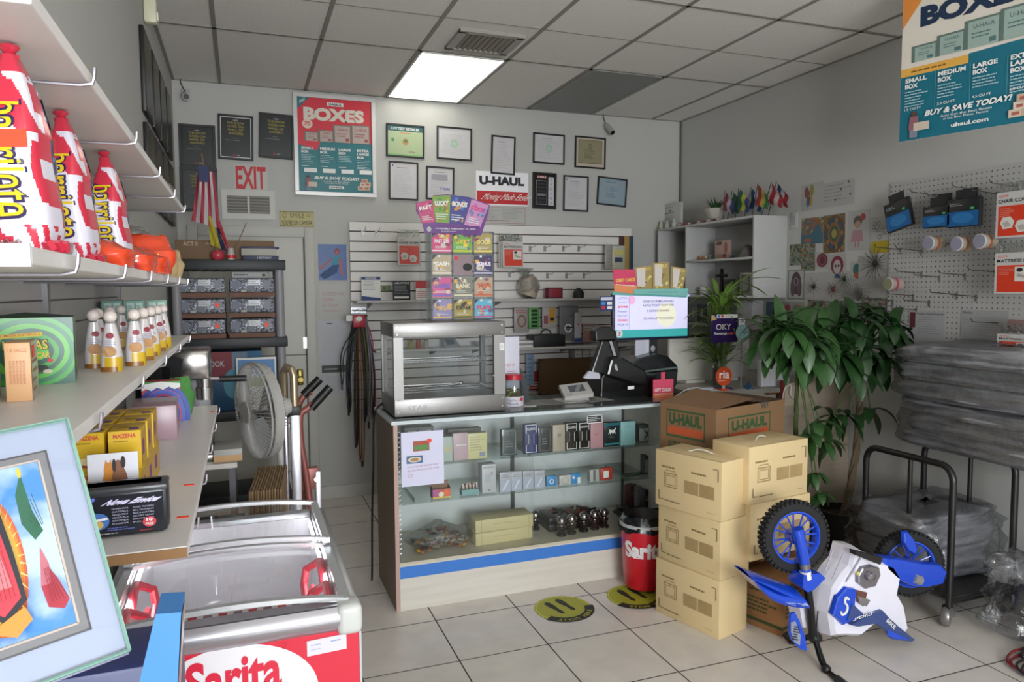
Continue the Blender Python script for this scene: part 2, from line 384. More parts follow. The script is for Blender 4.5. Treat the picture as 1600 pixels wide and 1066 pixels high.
CT = tile_mat('ceiling_tile', (.74, .71, .67), (.84, .81, .77)); TBAR = M('#8f8b83', .6)
m = MB(); m.box(XL - .1, XR + .1, YF - .1, YB + .1, CZ, CZ + .08, CT); ceil = struct('ceiling', m)
m = MB(); xs = [.515 + .622 * k for k in range(-1, 6)]; ys = [4.82 - 1.22 * k for k in range(0, 7)]; ymid = [4.21 - 1.22 * k for k in range(6)]
for x in xs: m.box(x - .012, x + .012, YF, YB, CZ - .006, CZ + .001, TBAR)
for y in ys: m.box(XL, XR, y - .012, y + .012, CZ - .006, CZ + .001, TBAR)
for y in ymid: m.box(XL, XR, y - .004, y + .004, CZ - .003, CZ + .001, M('#87817a', .7))
m.box(XL, XR, YB - .02, YB, CZ - .006, CZ, TBAR); m.box(XL, XL + .02, YF, YB, CZ - .006, CZ, TBAR); m.box(XR - .02, XR, YF, YB, CZ - .006, CZ, TBAR)
g = m.build('ceiling_grid', ceil)
# lit light panel
t = thing('ceiling_light', 'lit fluorescent ceiling panel glowing white against the back wall', 'ceiling light', (1.448, 5.43, CZ - .012))
m = MB()
for q in ((-.3, -.285, -.6, .6), (.285, .3, -.6, .6), (-.3, .3, -.6, -.585), (-.3, .3, .585, .6)): m.box(q[0], q[1], q[2], q[3], 0, .012, M('#d8d8d4', .4))
m.build('frame', t)
mt, nt, N, L, b = nodes_mat('lit_diffuser')
tc = N.new('ShaderNodeTexCoord'); wv = N.new('ShaderNodeTexWave'); wv.bands_direction = 'X'; wv.inputs['Scale'].default_value = 1.05; wv.inputs['Phase Offset'].default_value = 2.2
L.new(tc.outputs['Object'], wv.inputs[0]); mr = N.new('ShaderNodeMapRange'); mr.inputs[3].default_value = 1.7; mr.inputs[4].default_value = 4.6
L.new(wv.outputs['Fac'], mr.inputs[0]); L.new(mr.outputs[0], b.inputs['Emission Strength']); b.inputs['Emission Color'].default_value = (1, .98, .86, 1); b.inputs['Base Color'].default_value = (.8, .8, .8, 1)
LITM = mt
m = MB(); m.box(-.286, .286, -.586, .586, .003, .008, mt); m.build('diffuser', t)
t = thing('ceiling_light', 'lit fluorescent ceiling panel behind the camera, outside the photo', 'ceiling light', (1.448, -.67, CZ - .012)); m = MB()  # unseen extra panel, added to lift the light on floor and upward faces
for q in ((-.3, -.285, -.6, .6), (.285, .3, -.6, .6), (-.3, .3, -.6, -.585), (-.3, .3, .585, .6)): m.box(q[0], q[1], q[2], q[3], 0, .012, M('#d8d8d4', .4))
m.build('frame', t); m = MB(); m.box(-.286, .286, -.586, .586, .003, .008, LITM); m.build('diffuser', t)
# unlit panel
t = thing('ceiling_light', 'unlit grey ceiling light panel in front of the right ceiling camera', 'ceiling light', (2.69, 5.43, CZ - .012))
m = MB()
for q in ((-.3, -.285, -.6, .6), (.285, .3, -.6, .6), (-.3, .3, -.6, -.585), (-.3, .3, .585, .6)): m.box(q[0], q[1], q[2], q[3], 0, .012, M('#8a8a86', .4))
m.build('frame', t); m = MB(); m.box(-.286, .286, -.586, .586, .003, .008, M('#7d7f7b', .35, bump=.3, bsc=300)); m.build('diffuser', t)
# ceiling vent
t = thing('ceiling_vent', 'square louvred air vent in the ceiling by the lit panel', 'vent', (1.49, 4.53, CZ - .02))
m = MB()
for q in ((-.21, -.16, -.17, .17), (.16, .21, -.17, .17), (-.21, .21, -.19, -.15), (-.21, .21, .15, .19)): m.box(*q, 0, .02, M('#9c9890', .4))
m.build('frame', t); m = MB(); m.box(-.16, .16, -.15, .15, .014, .02, BLACK); m.build('duct', t)
for k in range(9):
    m = MB(Matrix.Translation((-.14 + .035 * k, 0, .006)) @ Matrix.Rotation(RAD(40), 4, 'Y')); m.box(-.011, .011, -.15, .15, -.001, .001, M('#8a7f74', .4)); m.build('louver', t)
# baseboards, corner conduit
m = MB(); m.box(.55, XR, YB - .015, YB, 0, .10, TRIMW); struct('baseboard_back', m)
m = MB(); m.box(XR - .012, XR, YF, YB, 0, .10, TRIMW); struct('baseboard_right', m)
m = MB(); m.tube([(XR - .012, YB - .012, 1.2), (XR - .012, YB - .012, CZ - .01)], .007, M('#4a4a4c', .5)); struct('trim_1', m)
# back door behind the grey rack
m = MB(); DW = M('#bdbbb4', .5)
m.box(-.375, -.30, YB - .03, YB, 0, 2.20, DW, .008); m.box(.475, .55, YB - .03, YB, 0, 2.20, DW, .008); m.box(-.30, .475, YB - .03, YB, 2.12, 2.20, DW, .004)
m.box(-.30, .475, YB - .012, YB, 0, 2.12, M('#bbb8af', .45))
d1 = struct('door_1', m)
m = MB(); m.box(-.30, .475, YB - .018, YB - .011, 1.185, 1.195, M('#77746c', .5)); m.box(.465, .475, YB - .018, YB - .01, 0, 2.12, M('#5b5954', .6)); m.build('gap', d1)
m = MB(); m.box(.445, .475, YB - .025, YB - .012, 1.24, 1.33, M('#a09f98', .3, .7)); m.build('hinge', d1)
# ------------------------------------------------------------------ things on the walls
WALLP = {'back': ('y', YB, 0.0), 'right': ('x', XR, RAD(-90)), 'left': ('x', XL, RAD(90))}
def on_wall(wall, p0, p1, off=0.0):
    """p0 = left bottom pixel, p1 = right top pixel; returns base centre, rotation, width, height"""
    ax, v, rz = WALLP[wall]
    v2 = v - off if wall != 'left' else v + off
    a, b = at(*p0, **{ax: v2}), at(*p1, **{ax: v2})
    c = (a + b) / 2; w = math.hypot(b.x - a.x, b.y - a.y)
    return Vector((c.x, c.y, a.z)), rz, w, b.z - a.z
def framed(name, label, cat, wall, p0, p1, draw, fm=BLACK, fw=.014, th=.018, tilt=0, group=None, paper=PAPER, sheet='certificate', off=0.0, glass=False):
    c, rz, w, h = on_wall(wall, p0, p1, off)
    t = thing(name, label, cat, c, group=group); t.rotation_euler = (Matrix.Rotation(rz, 4, 'Z') @ Matrix.Rotation(RAD(tilt), 4, 'Y')).to_euler()
    m = MB()
    m.box(-w / 2, w / 2, -th, -.001, 0, fw, fm); m.box(-w / 2, w / 2, -th, -.001, h - fw, h, fm); m.box(-w / 2, -w / 2 + fw, -th, -.001, fw, h - fw, fm); m.box(w / 2 - fw, w / 2, -th, -.001, fw, h - fw, fm)
    m.build('frame', t, bev=.002)
    m = MB(); m.box(-w / 2 + fw, w / 2 - fw, -th * .5, -.002, fw, h - fw, paper)
    c2 = front(m, -w / 2 + fw, w / 2 - fw, -th * .5, fw, h - fw); draw(c2); m.build(sheet, t)
    if glass:
        m = MB(); m.quad((-w / 2 + fw, -th * .8, fw), (w / 2 - fw, -th * .8, fw), (w / 2 - fw, -th * .8, h - fw), (-w / 2 + fw, -th * .8, h - fw), GLASS); m.build('glass', t)
    return t
def flat(name, label, cat, wall, p0, p1, draw, th=.003, paper=PAPER, tilt=0, group=None, off=0.0):
    c, rz, w, h = on_wall(wall, p0, p1, off)
    m = MB(); m.box(-w / 2, w / 2, -th, -.0005, 0, h, paper); draw(front(m, -w / 2, w / 2, -th, 0, h))
    o = m.build(name, None, c); o.rotation_euler = (Matrix.Rotation(rz, 4, 'Z') @ Matrix.Rotation(RAD(tilt), 4, 'Y')).to_euler()
    return tag(o, label, cat, group)

SHEETP = M('#c9c6c8', .25)
def logo(c, x0, y0, x1, y1, m, b=.035): c.t('U-HAUL', x0, y0, x1, y1, m, b)

def award(c):
    k = M('#1e2020', .3); g = M('#8f8232', .5); w = M('#7c7c80', .5)
    c.r(0, 0, 1, 1, k); c.t('U-HAUL', .42, .90, .58, .935, M('#b8b8b8'), .03)
    for i, (s, a, b_) in enumerate((('THE SHOW', .22, .78), ('GOES ON', .24, .76), ('WALL OF', .24, .74), ('AWARD', .26, .74))):
        c.t(s, a, .82 - i * .085, b_, .88 - i * .085, g, .03)
    c.lines(.38, .47, .62, .50, 1, w, 3); c.lines(.16, .41, .84, .45, 1, w, 4)
    c.r(.41, .05, .49, .09, M('#a03038')); c.lines(.53, .05, .66, .09, 2, M('#b8b8b8'), 5)
AL = 'black framed award plaque with small gold lettering'
framed('award_plaque', AL + ', left of the mounted flag, upper one', 'plaque', 'back', (281, 262), (336, 197), award, fw=.02, group='black award plaques', sheet='plaque_sheet')
framed('award_plaque', AL + ' behind the small United States flag, lowest', 'plaque', 'back', (283, 330), (339, 264), award, fw=.02, group='black award plaques', sheet='plaque_sheet')
a3 = framed('award_plaque', AL + ' and a thin white inner border, above EXIT', 'plaque', 'back', (341, 249), (394, 182), lambda c: (award(c), c.frame(.01, .01, .99, .99, .02, .016, PAPER)), group='black award plaques', tilt=1.2, sheet='plaque_sheet')
framed('award_plaque', AL + ', tilted, nearest the large boxes poster', 'plaque', 'back', (404, 247), (456, 180), award, group='black award plaques', tilt=2, sheet='plaque_sheet')

def draw_exit(c): c.t('EXIT', .06, .10, .96, .94, M('#c01824', .5), .03)
flat('exit_sign', 'white EXIT sign with tall red letters above the back door', 'sign', 'back', (366, 299), (417, 259), draw_exit, paper=M('#bcbab4', .5))
# return air grille
c, rz, w, h = on_wall('back', (347, 342), (429, 299)); t = thing('wall_vent', 'white louvred return air grille on the wall under the EXIT sign', 'vent', c)
m = MB()
for q in ((-w / 2, w / 2, 0, .045), (-w / 2, w / 2, h - .045, h), (-w / 2, -w / 2 + .04, .045, h - .045), (w / 2 - .04, w / 2, .045, h - .045), (-.008, .008, .045, h - .045)): m.box(q[0], q[1], -.012, -.001, q[2], q[3], TRIMW)
m.build('frame', t); m = MB(); m.box(-w / 2 + .04, w / 2 - .04, -.003, -.001, .045, h - .045, M('#5d5a55')); m.build('backing', t)
for k in range(6):
    z = .056 + (h - .1) * k / 5.4; m = MB(Matrix.Translation((0, -.008, z)) @ Matrix.Rotation(RAD(-35), 4, 'X')); m.box(-w / 2 + .035, w / 2 - .035, -.008, .008, -.001, .001, M('#b9b5ac', .5)); m.build('louver', t)
def draw_smile(c):
    k = M('#4b4522'); c.frame(.01, .03, .99, .97, .012, .04, k); c.ring(.15, .72, .07, .2, .12, k); c.ring(.15, .72, .04, .12, .2, k, 12, 200, 340); c.e(.12, .78, .01, .03, k, 8); c.e(.18, .78, .01, .03, k, 8)
    c.t('SMILE', .30, .57, .72, .86, k, -.004); c.ring(.85, .74, .05, .1, .3, k); c.t("YOU'RE ON CAMERA", .05, .12, .95, .42, M('#1c1c18'), .0)
flat('camera_notice', "yellow SMILE YOU'RE ON CAMERA notice above the door corner", 'sign', 'back', (437, 354), (490, 331), draw_smile, paper=M('#b8ad72', .5))

def poster(c, style=0):
    """the boxes price poster: style 0 red top, style 1 cream top"""
    teal = M('#12687c' if style else '#127078', .4); red = M('#d0283a', .4); cream = M('#d6cfc2', .5)
    c.r(0, 0, 1, 1, teal)
    if style == 0:
        c.p([(0, .5), (.12, .48), (.25, .44), (.3, .54), (1, .54), (1, 1), (0, 1)], red); c.p([(0, .87), (.16, 1), (0, 1)], teal)
        c.t('A+U', .03, .93, .1, .97, PAPER, .02, rise=.03)
        c.r(.40, .925, .62, .965, PAPER); logo(c, .42, .93, .6, .96, INK); c.t('BOXES', .08, .76, .90, .90, M('#d8d2c4'), .06)
        c.e(.13, .72, .07, .05, M('#e0c8b8')); c.t('70', .09, .70, .17, .745, red, .03); bx = M('#b4a49c', .6); ink = M('#9c4a4c')
        tops = .735
    else:
        c.p([(0, .40), (.5, .42), (.5, .455), (1, .47), (1, 1), (0, 1)], cream); c.p([(0, .70), (.26, .97), (.2, 1), (0, 1)], M('#d8863a'))
        c.r(0, .40, .5, .45, M('#d9a548')); c.lines(.08, .41, .46, .44, 1, M('#8a5c20'), 3)
        c.r(.36, .85, .60, .89, PAPER); logo(c, .38, .857, .58, .883, INK); c.t('BOXES', .14, .685, .90, .81, M('#142c48'), .06); bx = M('#93a79e', .6); ink = M('#4c6c68'); tops = .75
    y0 = .54 if style == 0 else .48
    for (a, b_, hh) in ((.08, .27, .10), (.27, .47, .125), (.47, .71, .19 if style == 0 else .165), (.71, .97, .20 if style == 0 else .18)):
        c.r(a, y0, b_, y0 + hh, M('#7d7068' if style == 0 else '#5d7068')); c.r(a + .025, y0, b_ - .01, y0 + hh - .012, bx); c.t('U-HAUL', a + .06, y0 + hh * .66, b_ - .03, y0 + hh * .8, ink, .02)
        c.lines(a + .05, y0 + hh * .3, b_ - .04, y0 + hh * .55, 2, ink, 5); c.r(b_ - .07, y0 + hh * .08, b_ - .025, y0 + hh * .25, ink)
    yy = .475 if style == 0 else .385
    for i, (x, ws) in enumerate(((.04, ('SMALL', 'BOX')), (.29, ('MEDIUM', 'BOX')), (.54, ('LARGE', 'BOX')), (.79, ('EXTRA', 'LARGE', 'BOX')))):
        y = yy
        for s in ws:
            c.t(s, x, y - .028, x + .033 * len(s), y, PAPER, .04); y -= .037
        n = (6, 5, 4, 6)[i]; c.lines(x, y - .018 * n, x + .19, y - .002, n, M('#a8c4c8'), i + 3)
        if style == 0: c.r(x + .03, .205, x + .2, .25, PAPER); c.lines(x, .265, x + .1, .28, 1, PAPER, 2)
        else: c.t(('1.5 CU FT', '3.0 CU FT', '4.5 CU FT', '6.0 CU FT')[i], x, .185, x + .13, .2, PAPER, .01)
        if i: c.r(x - .02, .2 if style == 0 else .15, x - .017, yy + .01, M('#4e98a2'))
    c.t('BUY & SAVE TODAY!', .2, .13, .80, .165, PAPER, .04, slant=.4); 
    c.t('And Get the Best Boxes', .32, .105, .68, .12, PAPER, 0); c.t('at the Best Prices, Period.', .34, .085, .66, .1, PAPER, 0)
    if style == 0: c.r(.4, .035, .6, .065, PAPER); logo(c, .42, .04, .58, .06, INK)
    else: c.t('uhaul.com', .40, .035, .66, .06, PAPER, .03)
    for q in ((.06, 0), ): # person holding a box
        c.e(.12, .155, .022, .018, M('#5a3a30')); c.p([(.08, .06), (.16, .06), (.155, .14), (.09, .14)], M('#8c5c64')); c.r(.09, .01, .15, .06, M('#7a7e8c')); c.r(.12, .05, .24, .10, M('#c8b8a8'))
    for k, (a, b_) in enumerate(((.79, .03), (.87, .03), (.82, .07), (.88, .075), (.84, .11))): c.r(a, b_, a + .09, b_ + .045, (M('#cbb9a6'), M('#bfa48c'), M('#d4c6b4'))[k % 3]); c.r(a + .02, b_ + .012, a + .07, b_ + .03, M('#a85a50'))
SILV = M('#c6c4c2', .35, .4)
framed('boxes_poster', 'large boxes price poster in a silver frame, red top and teal bottom', 'poster', 'back', (461, 305), (585, 155), lambda c: poster(c, 0), fm=SILV, fw=.032, th=.03, sheet='poster_sheet')
# poster hanging from the ceiling in front of the right wall
hA = at(1405, 222, y=2.95); hB = at(1600, 190, z=hA.z); hu = (hB - hA).normalized(); hw = .64; hh_ = CZ - .007 - hA.z
m = MB(); n_ = hu.cross(Vector((0, 0, 1))); m.prism([Vector((0, 0, 0)), hu * hw, hu * hw + Vector((0, 0, hh_)), Vector((0, 0, hh_))], -n_ * .004, PAPER); poster(Cv(m, (0, 0, 0), hu * hw, (0, 0, hh_)), 1)
tag(m.build('hanging_poster', None, hA), 'unframed cream and teal boxes price poster hanging from the ceiling at the upper right', 'poster')

def cert(seed=1, col=None, seal=None, head=None, tl=None):
    def f(c):
        c.r(.0, .0, 1, 1, col or SHEETP)
        if head: c.lines(.25, .84, .75, .90, 1, head, seed)
        c.lines(.12, .12, .88, .82, 14, M('#a9a7ab', .6), seed, .25)
        if seal: c.ring(.5, .5, .11, .15, .25, seal); c.ring(.5, .5, .07, .09, .3, seal)
        if tl: c.r(.07, .9, .11, .95, tl)
    return f
def lottery(c):
    c.r(0, 0, 1, 1, M('#a9b890', .3)); c.r(0, .82, 1, 1, M('#1d5a60', .4)); c.t('LOTTERY RETAILER', .1, .86, .9, .95, PAPER, .02); c.lines(.35, .74, .65, .79, 1, ORANGE, 2)
    c.e(.5, .47, .09, .11, M('#b48848')); c.e(.51, .5, .05, .06, M('#4c7a58')); c.e(.14, .52, .045, .06, M('#4e8a6c')); c.r(0, 0, 1, .05, M('#7fae6c')); c.lines(.6, .12, .85, .16, 1, DGREY, 4)
def diploma(c): c.r(0, 0, 1, 1, M('#bfb2a4', .4)); c.r(.07, .1, .93, .95, M('#8f8a6c', .4)); c.frame(.09, .12, .91, .93, .01, .012, M('#5c5630')); c.lines(.3, .28, .7, .62, 6, M('#5f5a40'), 4, .3); c.ring(.5, .72, .06, .09, .3, M('#6a6340'))
def years(c):
    c.r(0, 0, 1, 1, M('#101012', .25)); c.r(.14, .87, .62, .96, M('#8a2a30')); c.t('U-HAUL', .17, .89, .59, .94, PAPER, .03); c.frame(.1, .08, .62, .8, .015, .01, LGREY)
    for k in range(6): c.r(.16, .12 + k * .11, .56, .19 + k * .11, M('#2c2c30' if k != 2 else '#77777a', .3))
    c.r(.68, .06, .95, .92, SHEETP)
    for i, ch in enumerate('5YEARS'): c.t(ch, .76, .80 - i * .14, .88, .88 - i * .14, M('#6d7c8c'), .01)
def blue_c(c): cert(9, M('#8fa3ac', .3), None, M('#4a6478'))(c); c.lines(.25, .25, .75, .7, 6, M('#5e86a0'), 3, .3)
def invoice(c): cert(5, None, None, M('#6c6c74'))(c); c.r(.15, .6, .8, .8, M('#9a98a0')); c.t('9 YEARS', .5, .28, .9, .36, M('#4050a0'), .02)
CER = [('green lottery retailer certificate in a black frame', (603, 245), (662, 197), lottery, 1), ('landscape certificate with pale green seal right of the lottery certificate', (682, 249), (736, 201), cert(2, None, M('#8fc29a'), None), 1),
 ('portrait certificate overlapping the top of the white and red sign', (766, 272), (803, 214), cert(3, None, None, M('#6c6c74')), 2), ('landscape certificate with green oval seal right of centre, upper row', (832, 255), (881, 211), cert(4, None, M('#9cc4a0'), M('#8c8c94')), 1),
 ('beige diploma with a tan mat in a black frame below the right camera', (897, 262), (945, 216), diploma, 1), ('portrait letter with crest in a black frame, leftmost of the lower row', (607, 312), (652, 254), cert(5, None, None, M('#6c6c74'), NAVY), 1),
 ('framed letter half hidden behind the purple scratch ticket fan', (665, 312), (708, 262), invoice, 1.5), ('black years of service plaque beside the white and red sign', (831, 326), (868, 271), years, 1),
 ('portrait letter with a small crest right of the service plaque', (879, 330), (918, 276), cert(7, None, None, M('#6c6c74'), NAVY), 1), ('tilted pale blue certificate, rightmost frame of the lower row', (931, 321), (977, 279), blue_c, 4)]
for lb, p0, p1, fn, tl in CER: framed('framed_certificate', lb, 'certificate', 'back', p0, p1, fn, tilt=tl, group='framed certificates on the back wall')
def uh_sign(c):
    c.r(0, 0, 1, 1, M('#f0eef2', .35)); logo(c, .06, .60, .92, .86, M('#1c1c24'), .06); c.r(.01, .04, .99, .42, M('#c0272e', .35)); c.t('Moving Made Easier', .05, .10, .95, .36, PAPER, .0, slant=3)
flat('store_sign', 'white and red U-HAUL Moving Made Easier sign on the back wall', 'sign', 'back', (744, 320), (825, 271), uh_sign, th=.006)
def dealer(c): c.r(0, 0, 1, 1, M('#b4b2ae', .5)); c.frame(.01, .02, .99, .98, .006, .02, M('#a05a58')); c.lines(.05, .3, .47, .9, 7, GREYTXT, 3, .3); c.lines(.53, .3, .96, .9, 7, GREYTXT, 4, .3); c.r(.08, .14, .14, .24, RED); c.lines(.16, .14, .8, .24, 1, M('#8a4a4a'), 5)
flat('notice_sheet', 'two column printed notice under the U-HAUL sign', 'notice', 'back', (744, 349), (821, 325), dealer)

# left wall plaques, seen at a grazing angle
for i, (xx, y0, y1) in enumerate(((224, 85, 195), (236, 116, 214), (247, 142, 230), (258, 162, 250))):
    yc = (4.27, 4.66, 5.05, 5.44)[i]
    a = at(xx, y0, x=XL); b_ = at(xx, y1, x=XL); h = a.z - b_.z
    t = thing('award_plaque', 'black framed plaque on the left wall, upper row, %s' % ('nearest the camera', 'second from the camera', 'third from the camera', 'nearest the back corner')[i], 'plaque', (XL, yc + .02, 2.60), RAD(90), 'black plaques on the left wall')
    m = MB(); m.box(-.165, .165, -.022, -.001, 0, .42, BLACK, .004); m.build('frame', t); m = MB(); m.box(-.145, .145, -.023, -.02, .02, .40, M('#4a4c4c', .25)); award(front(m, -.145, .145, -.023, .02, .40)); m.build('plaque_sheet', t)
for i, yc in enumerate((4.30, 4.69, 5.08, 5.47)):
    t = thing('award_plaque', 'black framed plaque on the left wall, lower row, %s' % ('nearest the camera', 'second from the camera', 'third from the camera', 'nearest the back corner')[i], 'plaque', (XL, yc, 2.15), RAD(90), 'black plaques on the left wall')
    m = MB(); m.box(-.165, .165, -.022, -.001, 0, .40, BLACK, .004); m.build('frame', t); m = MB(); m.box(-.145, .145, -.023, -.02, .02, .38, M('#4a4c4c', .25)); award(front(m, -.145, .145, -.023, .02, .38)); m.build('plaque_sheet', t)
# smoke / motion detector
p = at(234, 16, x=XL + .03)
t = thing('motion_detector', 'small cream motion detector high on the left wall near the ceiling', 'detector', (XL + .03, p.y, p.z - .07), RAD(90)); m = MB(); m.box(-.03, .03, -.035, .029, 0, .13, M('#d8d4b8', .4), .012); m.build('housing', t)
m = MB(); m.box(-.02, .02, -.042, -.033, .015, .06, M('#e8e4d0', .2), .006); m.build('lens', t)
# ceiling cameras
def cctv(loc, rz, label, down):
    t = thing('security_camera', label, 'camera', loc, rz); G = M('#a8a8a6', .35)
    m = MB(); m.box(-.03, .03, -.018, 0, 0, .05, G, .006); m.tube([(0, -.01, .025), (0, -.05, .02), (0, -.06, 0)], .009, G); m.build('bracket', t)
    d = Vector((.15, -1, down)).normalized(); s = Vector((0, -.07, -.01)); m = MB(); m.tube([s - d * .05, s + d * .07], .026, G, 14); m.build('body', t)
    m = MB(); m.tube([s + d * .068, s + d * .075], .021, BLACK, 14); m.build('lens', t)
    m = MB(); m.tube(spline([(0, -.02, .03), (-.03, -.02, .1), (-.02, -.02, .17), (0, -.01, CZ - loc[2])]), .004, M('#3c3c3c')); m.build('cord', t)
q = at(290, 147, y=YB); cctv((q.x, YB, q.z - .02), 0, 'white security camera at the left end of the back wall', -.3)
q = at(946, 198, y=YB); cctv((q.x, YB, q.z - .02), 0, 'white security camera on the back wall above the beige diploma', -.9)
# dancer poster and papers left of the slatwall
def dancer(c):
    c.r(0, 0, 1, 1, M('#2c5694', .4)); c.p([(.45, 0), (1, .0), (1, .75)], M('#5d72aa')); s = M('#a86058'); c.e(.66, .80, .09, .09, M('#8a3c3c')); c.e(.66, .77, .06, .07, s)
    c.p([(.5, .64), (.78, .66), (.74, .44), (.5, .42)], M('#2f88a0')); c.p([(.5, .64), (.46, .56), (.05, .28), (.02, .34)], s); c.p([(.78, .64), (.84, .3), (.9, .12), (.8, .14), (.7, .56)], s); c.p([(.5, .42), (.74, .44), (.64, .2), (.2, .02), (.02, .14)], M('#1f4272'))
flat('dancer_poster', 'blue poster of a dancer in a turquoise top beside the back door', 'poster', 'back', (498, 438), (541, 382), dancer)
def redtext(c):
    for i, s in enumerate(('SI USTED NO', 'COMPRA', 'NO TOQUE', 'GRACIAS ;)')): c.t(s, .12, .66 - i * .2, .12 + .07 * len(s), .76 - i * .2, M('#b58484'), .0)
flat('handwritten_note', 'white note with faint red writing under the dancer poster', 'notice', 'back', (499, 492), (541, 446), redtext, paper=M('#b9b8b4', .6))
flat('printed_notice', 'long printed paper notice on the wall below the handwritten note', 'notice', 'back', (499, 568), (540, 500), lambda c: (c.lines(.3, .9, .6, .95, 1, INK, 3), c.lines(.1, .1, .9, .85, 16, LGREY, 4, .3)), paper=M('#b8b8be', .6))
flat('card_label', 'dark card label on the wall under the long printed notice', 'label', 'back', (503, 583), (540, 570), lambda c: c.lines(.1, .3, .9, .7, 1, LGREY, 4), paper=M('#34383a'))
flat('printed_notice', 'lower printed sheet on the wall under the dark card label', 'notice', 'back', (499, 618), (541, 586), lambda c: c.lines(.1, .1, .9, .9, 6, LGREY, 6, .3), paper=M('#b0b0b4', .6))

# ------------------------------------------------------------------ slatwall panel and what hangs on it
SX0, SX1, SZ0, SZ1 = .83, 3.405, .72, 2.258
SLW = M('#e0dcd8', .45)
t = thing('slatwall_panel', 'white slatwall display panel with dark grooves across the back wall', 'display panel', ((SX0 + SX1) / 2, YB, SZ0)); SL = t
m = MB(); w = SX1 - SX0; n = 19; ph = (SZ1 - SZ0) / n
m.box(-w / 2, w / 2, -.006, -.001, 0, SZ1 - SZ0, M('#54403c', .6))
for k in range(n): m.box(-w / 2, w / 2, -.024, -.006, k * ph + .005, (k + 1) * ph - .005, SLW)
m.build('slats', t)
YS = YB - .024
def wshelf(label, x0, x1, z, depth, name='wall_shelf'):
    t = thing(name, label, 'shelf', ((x0 + x1) / 2, YS, z)); w = x1 - x0
    m = MB(); m.box(-w / 2, w / 2, -depth, -.001, -.018, 0, M('#bcb8b4', .4), .002); m.build('board', t)
    for x in (-w / 2 + .12, 0, w / 2 - .12): m = MB(); m.prism([(x - .003, -.001, -.018), (x - .003, -depth + .03, -.018), (x - .003, -depth + .03, -.03), (x - .003, -.001, -.07)], (.006, 0, 0), M('#8a8886', .4)); m.build('bracket', t)
    return t
zA = at(760, 468, y=YS - .25).z; zB = at(900, 541, y=YS - .25).z; zC = at(900, 541, y=YS - .25).z
wshelf('long upper shelf on the slatwall behind the scratch ticket case', .84, 3.24, zA, .25)
wshelf('lower slatwall shelf behind the lottery terminal', 2.0, 3.36, zB, .25)
wshelf('lower slatwall shelf seen through the food warmer', .98, 1.97, zB + .02, .25)
print('shelf z', zA, zB)
def box_thing(name, label, cat, loc, rz, w, d, h, mat, draw=None, drawr=None, drawl=None, drawt=None, bev=.0015, group=None, tilt=0):
    """one mesh: box of w x d x h with its base centre at loc; front faces -y"""
    m = MB(); m.box(-w / 2, w / 2, -d / 2, d / 2, 0, h, mat, bev)
    if draw: draw(front(m, -w / 2, w / 2, -d / 2, 0, h))
    if drawr: drawr(rside(m, w / 2, -d / 2, d / 2, 0, h))
    if drawl: drawl(lside(m, -w / 2, -d / 2, d / 2, 0, h))
    if drawt: drawt(top(m, -w / 2, w / 2, -d / 2, d / 2, h))
    o = m.build(name, None, loc); o.rotation_euler = (RAD(tilt), 0, rz)
    return tag(o, label, cat, group)
def ppx(p0, p1, y):
    """base centre, width, height of the thing between two pixels on the plane y"""
    a, b = at(*p0, y=y), at(*p1, y=y); return Vector(((a.x + b.x) / 2, y, a.z)), abs(b.x - a.x), b.z - a.z
def hook(loc, ln=.14):
    m = MB(); m.box(-.012, .012, -.004, 0, -.03, .02, WIRE); m.tube([(0, -.002, 0), (0, -ln, .012), (0, -ln - .012, .03)], .0028, WIRE, 6); return m
# wire hooks on the slatwall
first = None; HK = 'empty wire hook on the slatwall, '
places = [(828, 388, 'leftmost of the upper row'), (851, 388, 'second of the upper row'), (880, 388, 'third of the upper row'), (904, 388, 'rightmost of the upper row'), (796, 428, 'leftmost of the lower row'), (855, 430, 'second of the lower row'), (885, 430, 'third of the lower row'), (912, 430, 'rightmost of the lower row'), (567, 362, 'top left corner, first'), (588, 364, 'top left corner, second'), (882, 496, 'above the black organiser'), (945, 520, 'beside the monitor')]
for px, py, lb in places:
    q = at(px, py, y=YS)
    if first is None: first = tag(hook(0).build('wall_hook', None, q), HK + lb, 'hook', 'slatwall hooks')
    else:
        o = first.copy(); COL.objects.link(o); o.location = q; o['label'] = HK + lb
# hanging product bags (chair cover, mattress bag)
def cover_bag(c, title, kind):
    c.r(0, 0, 1, 1, M('#c4c2be', .3)); c.r(.06, .04, .97, .70, M('#d43c22', .35)); c.r(.07, .9, .3, .94, RED); c.t('U-HAUL', .08, .905, .29, .935, PAPER, .03); c.t(title, .05, .77, .95, .85, INK, .02)
    c.lines(.10, .46, .5, .66, 5, M('#e8a090'), 4, .25)
    if kind == 'chair':
        for (x, y) in ((.28, .33), (.66, .24)): c.p([(x - .16, y), (x - .1, y + .12), (x + .1, y + .13), (x + .2, y + .02), (x + .15, y - .12), (x - .08, y - .14)], M('#d8d4cc')); c.p([(x - .1, y), (x + .04, y + .04), (x + .12, y - .08), (x - .04, y - .1)], M('#b4aea6'))
    else: c.r(.5, .30, .92, .66, M('#d8d4cc')); c.e(.62, .58, .08, .05, INK); c.p([(.55, .42), (.88, .34), (.9, .4), (.58, .5)], M('#a8a49c'))
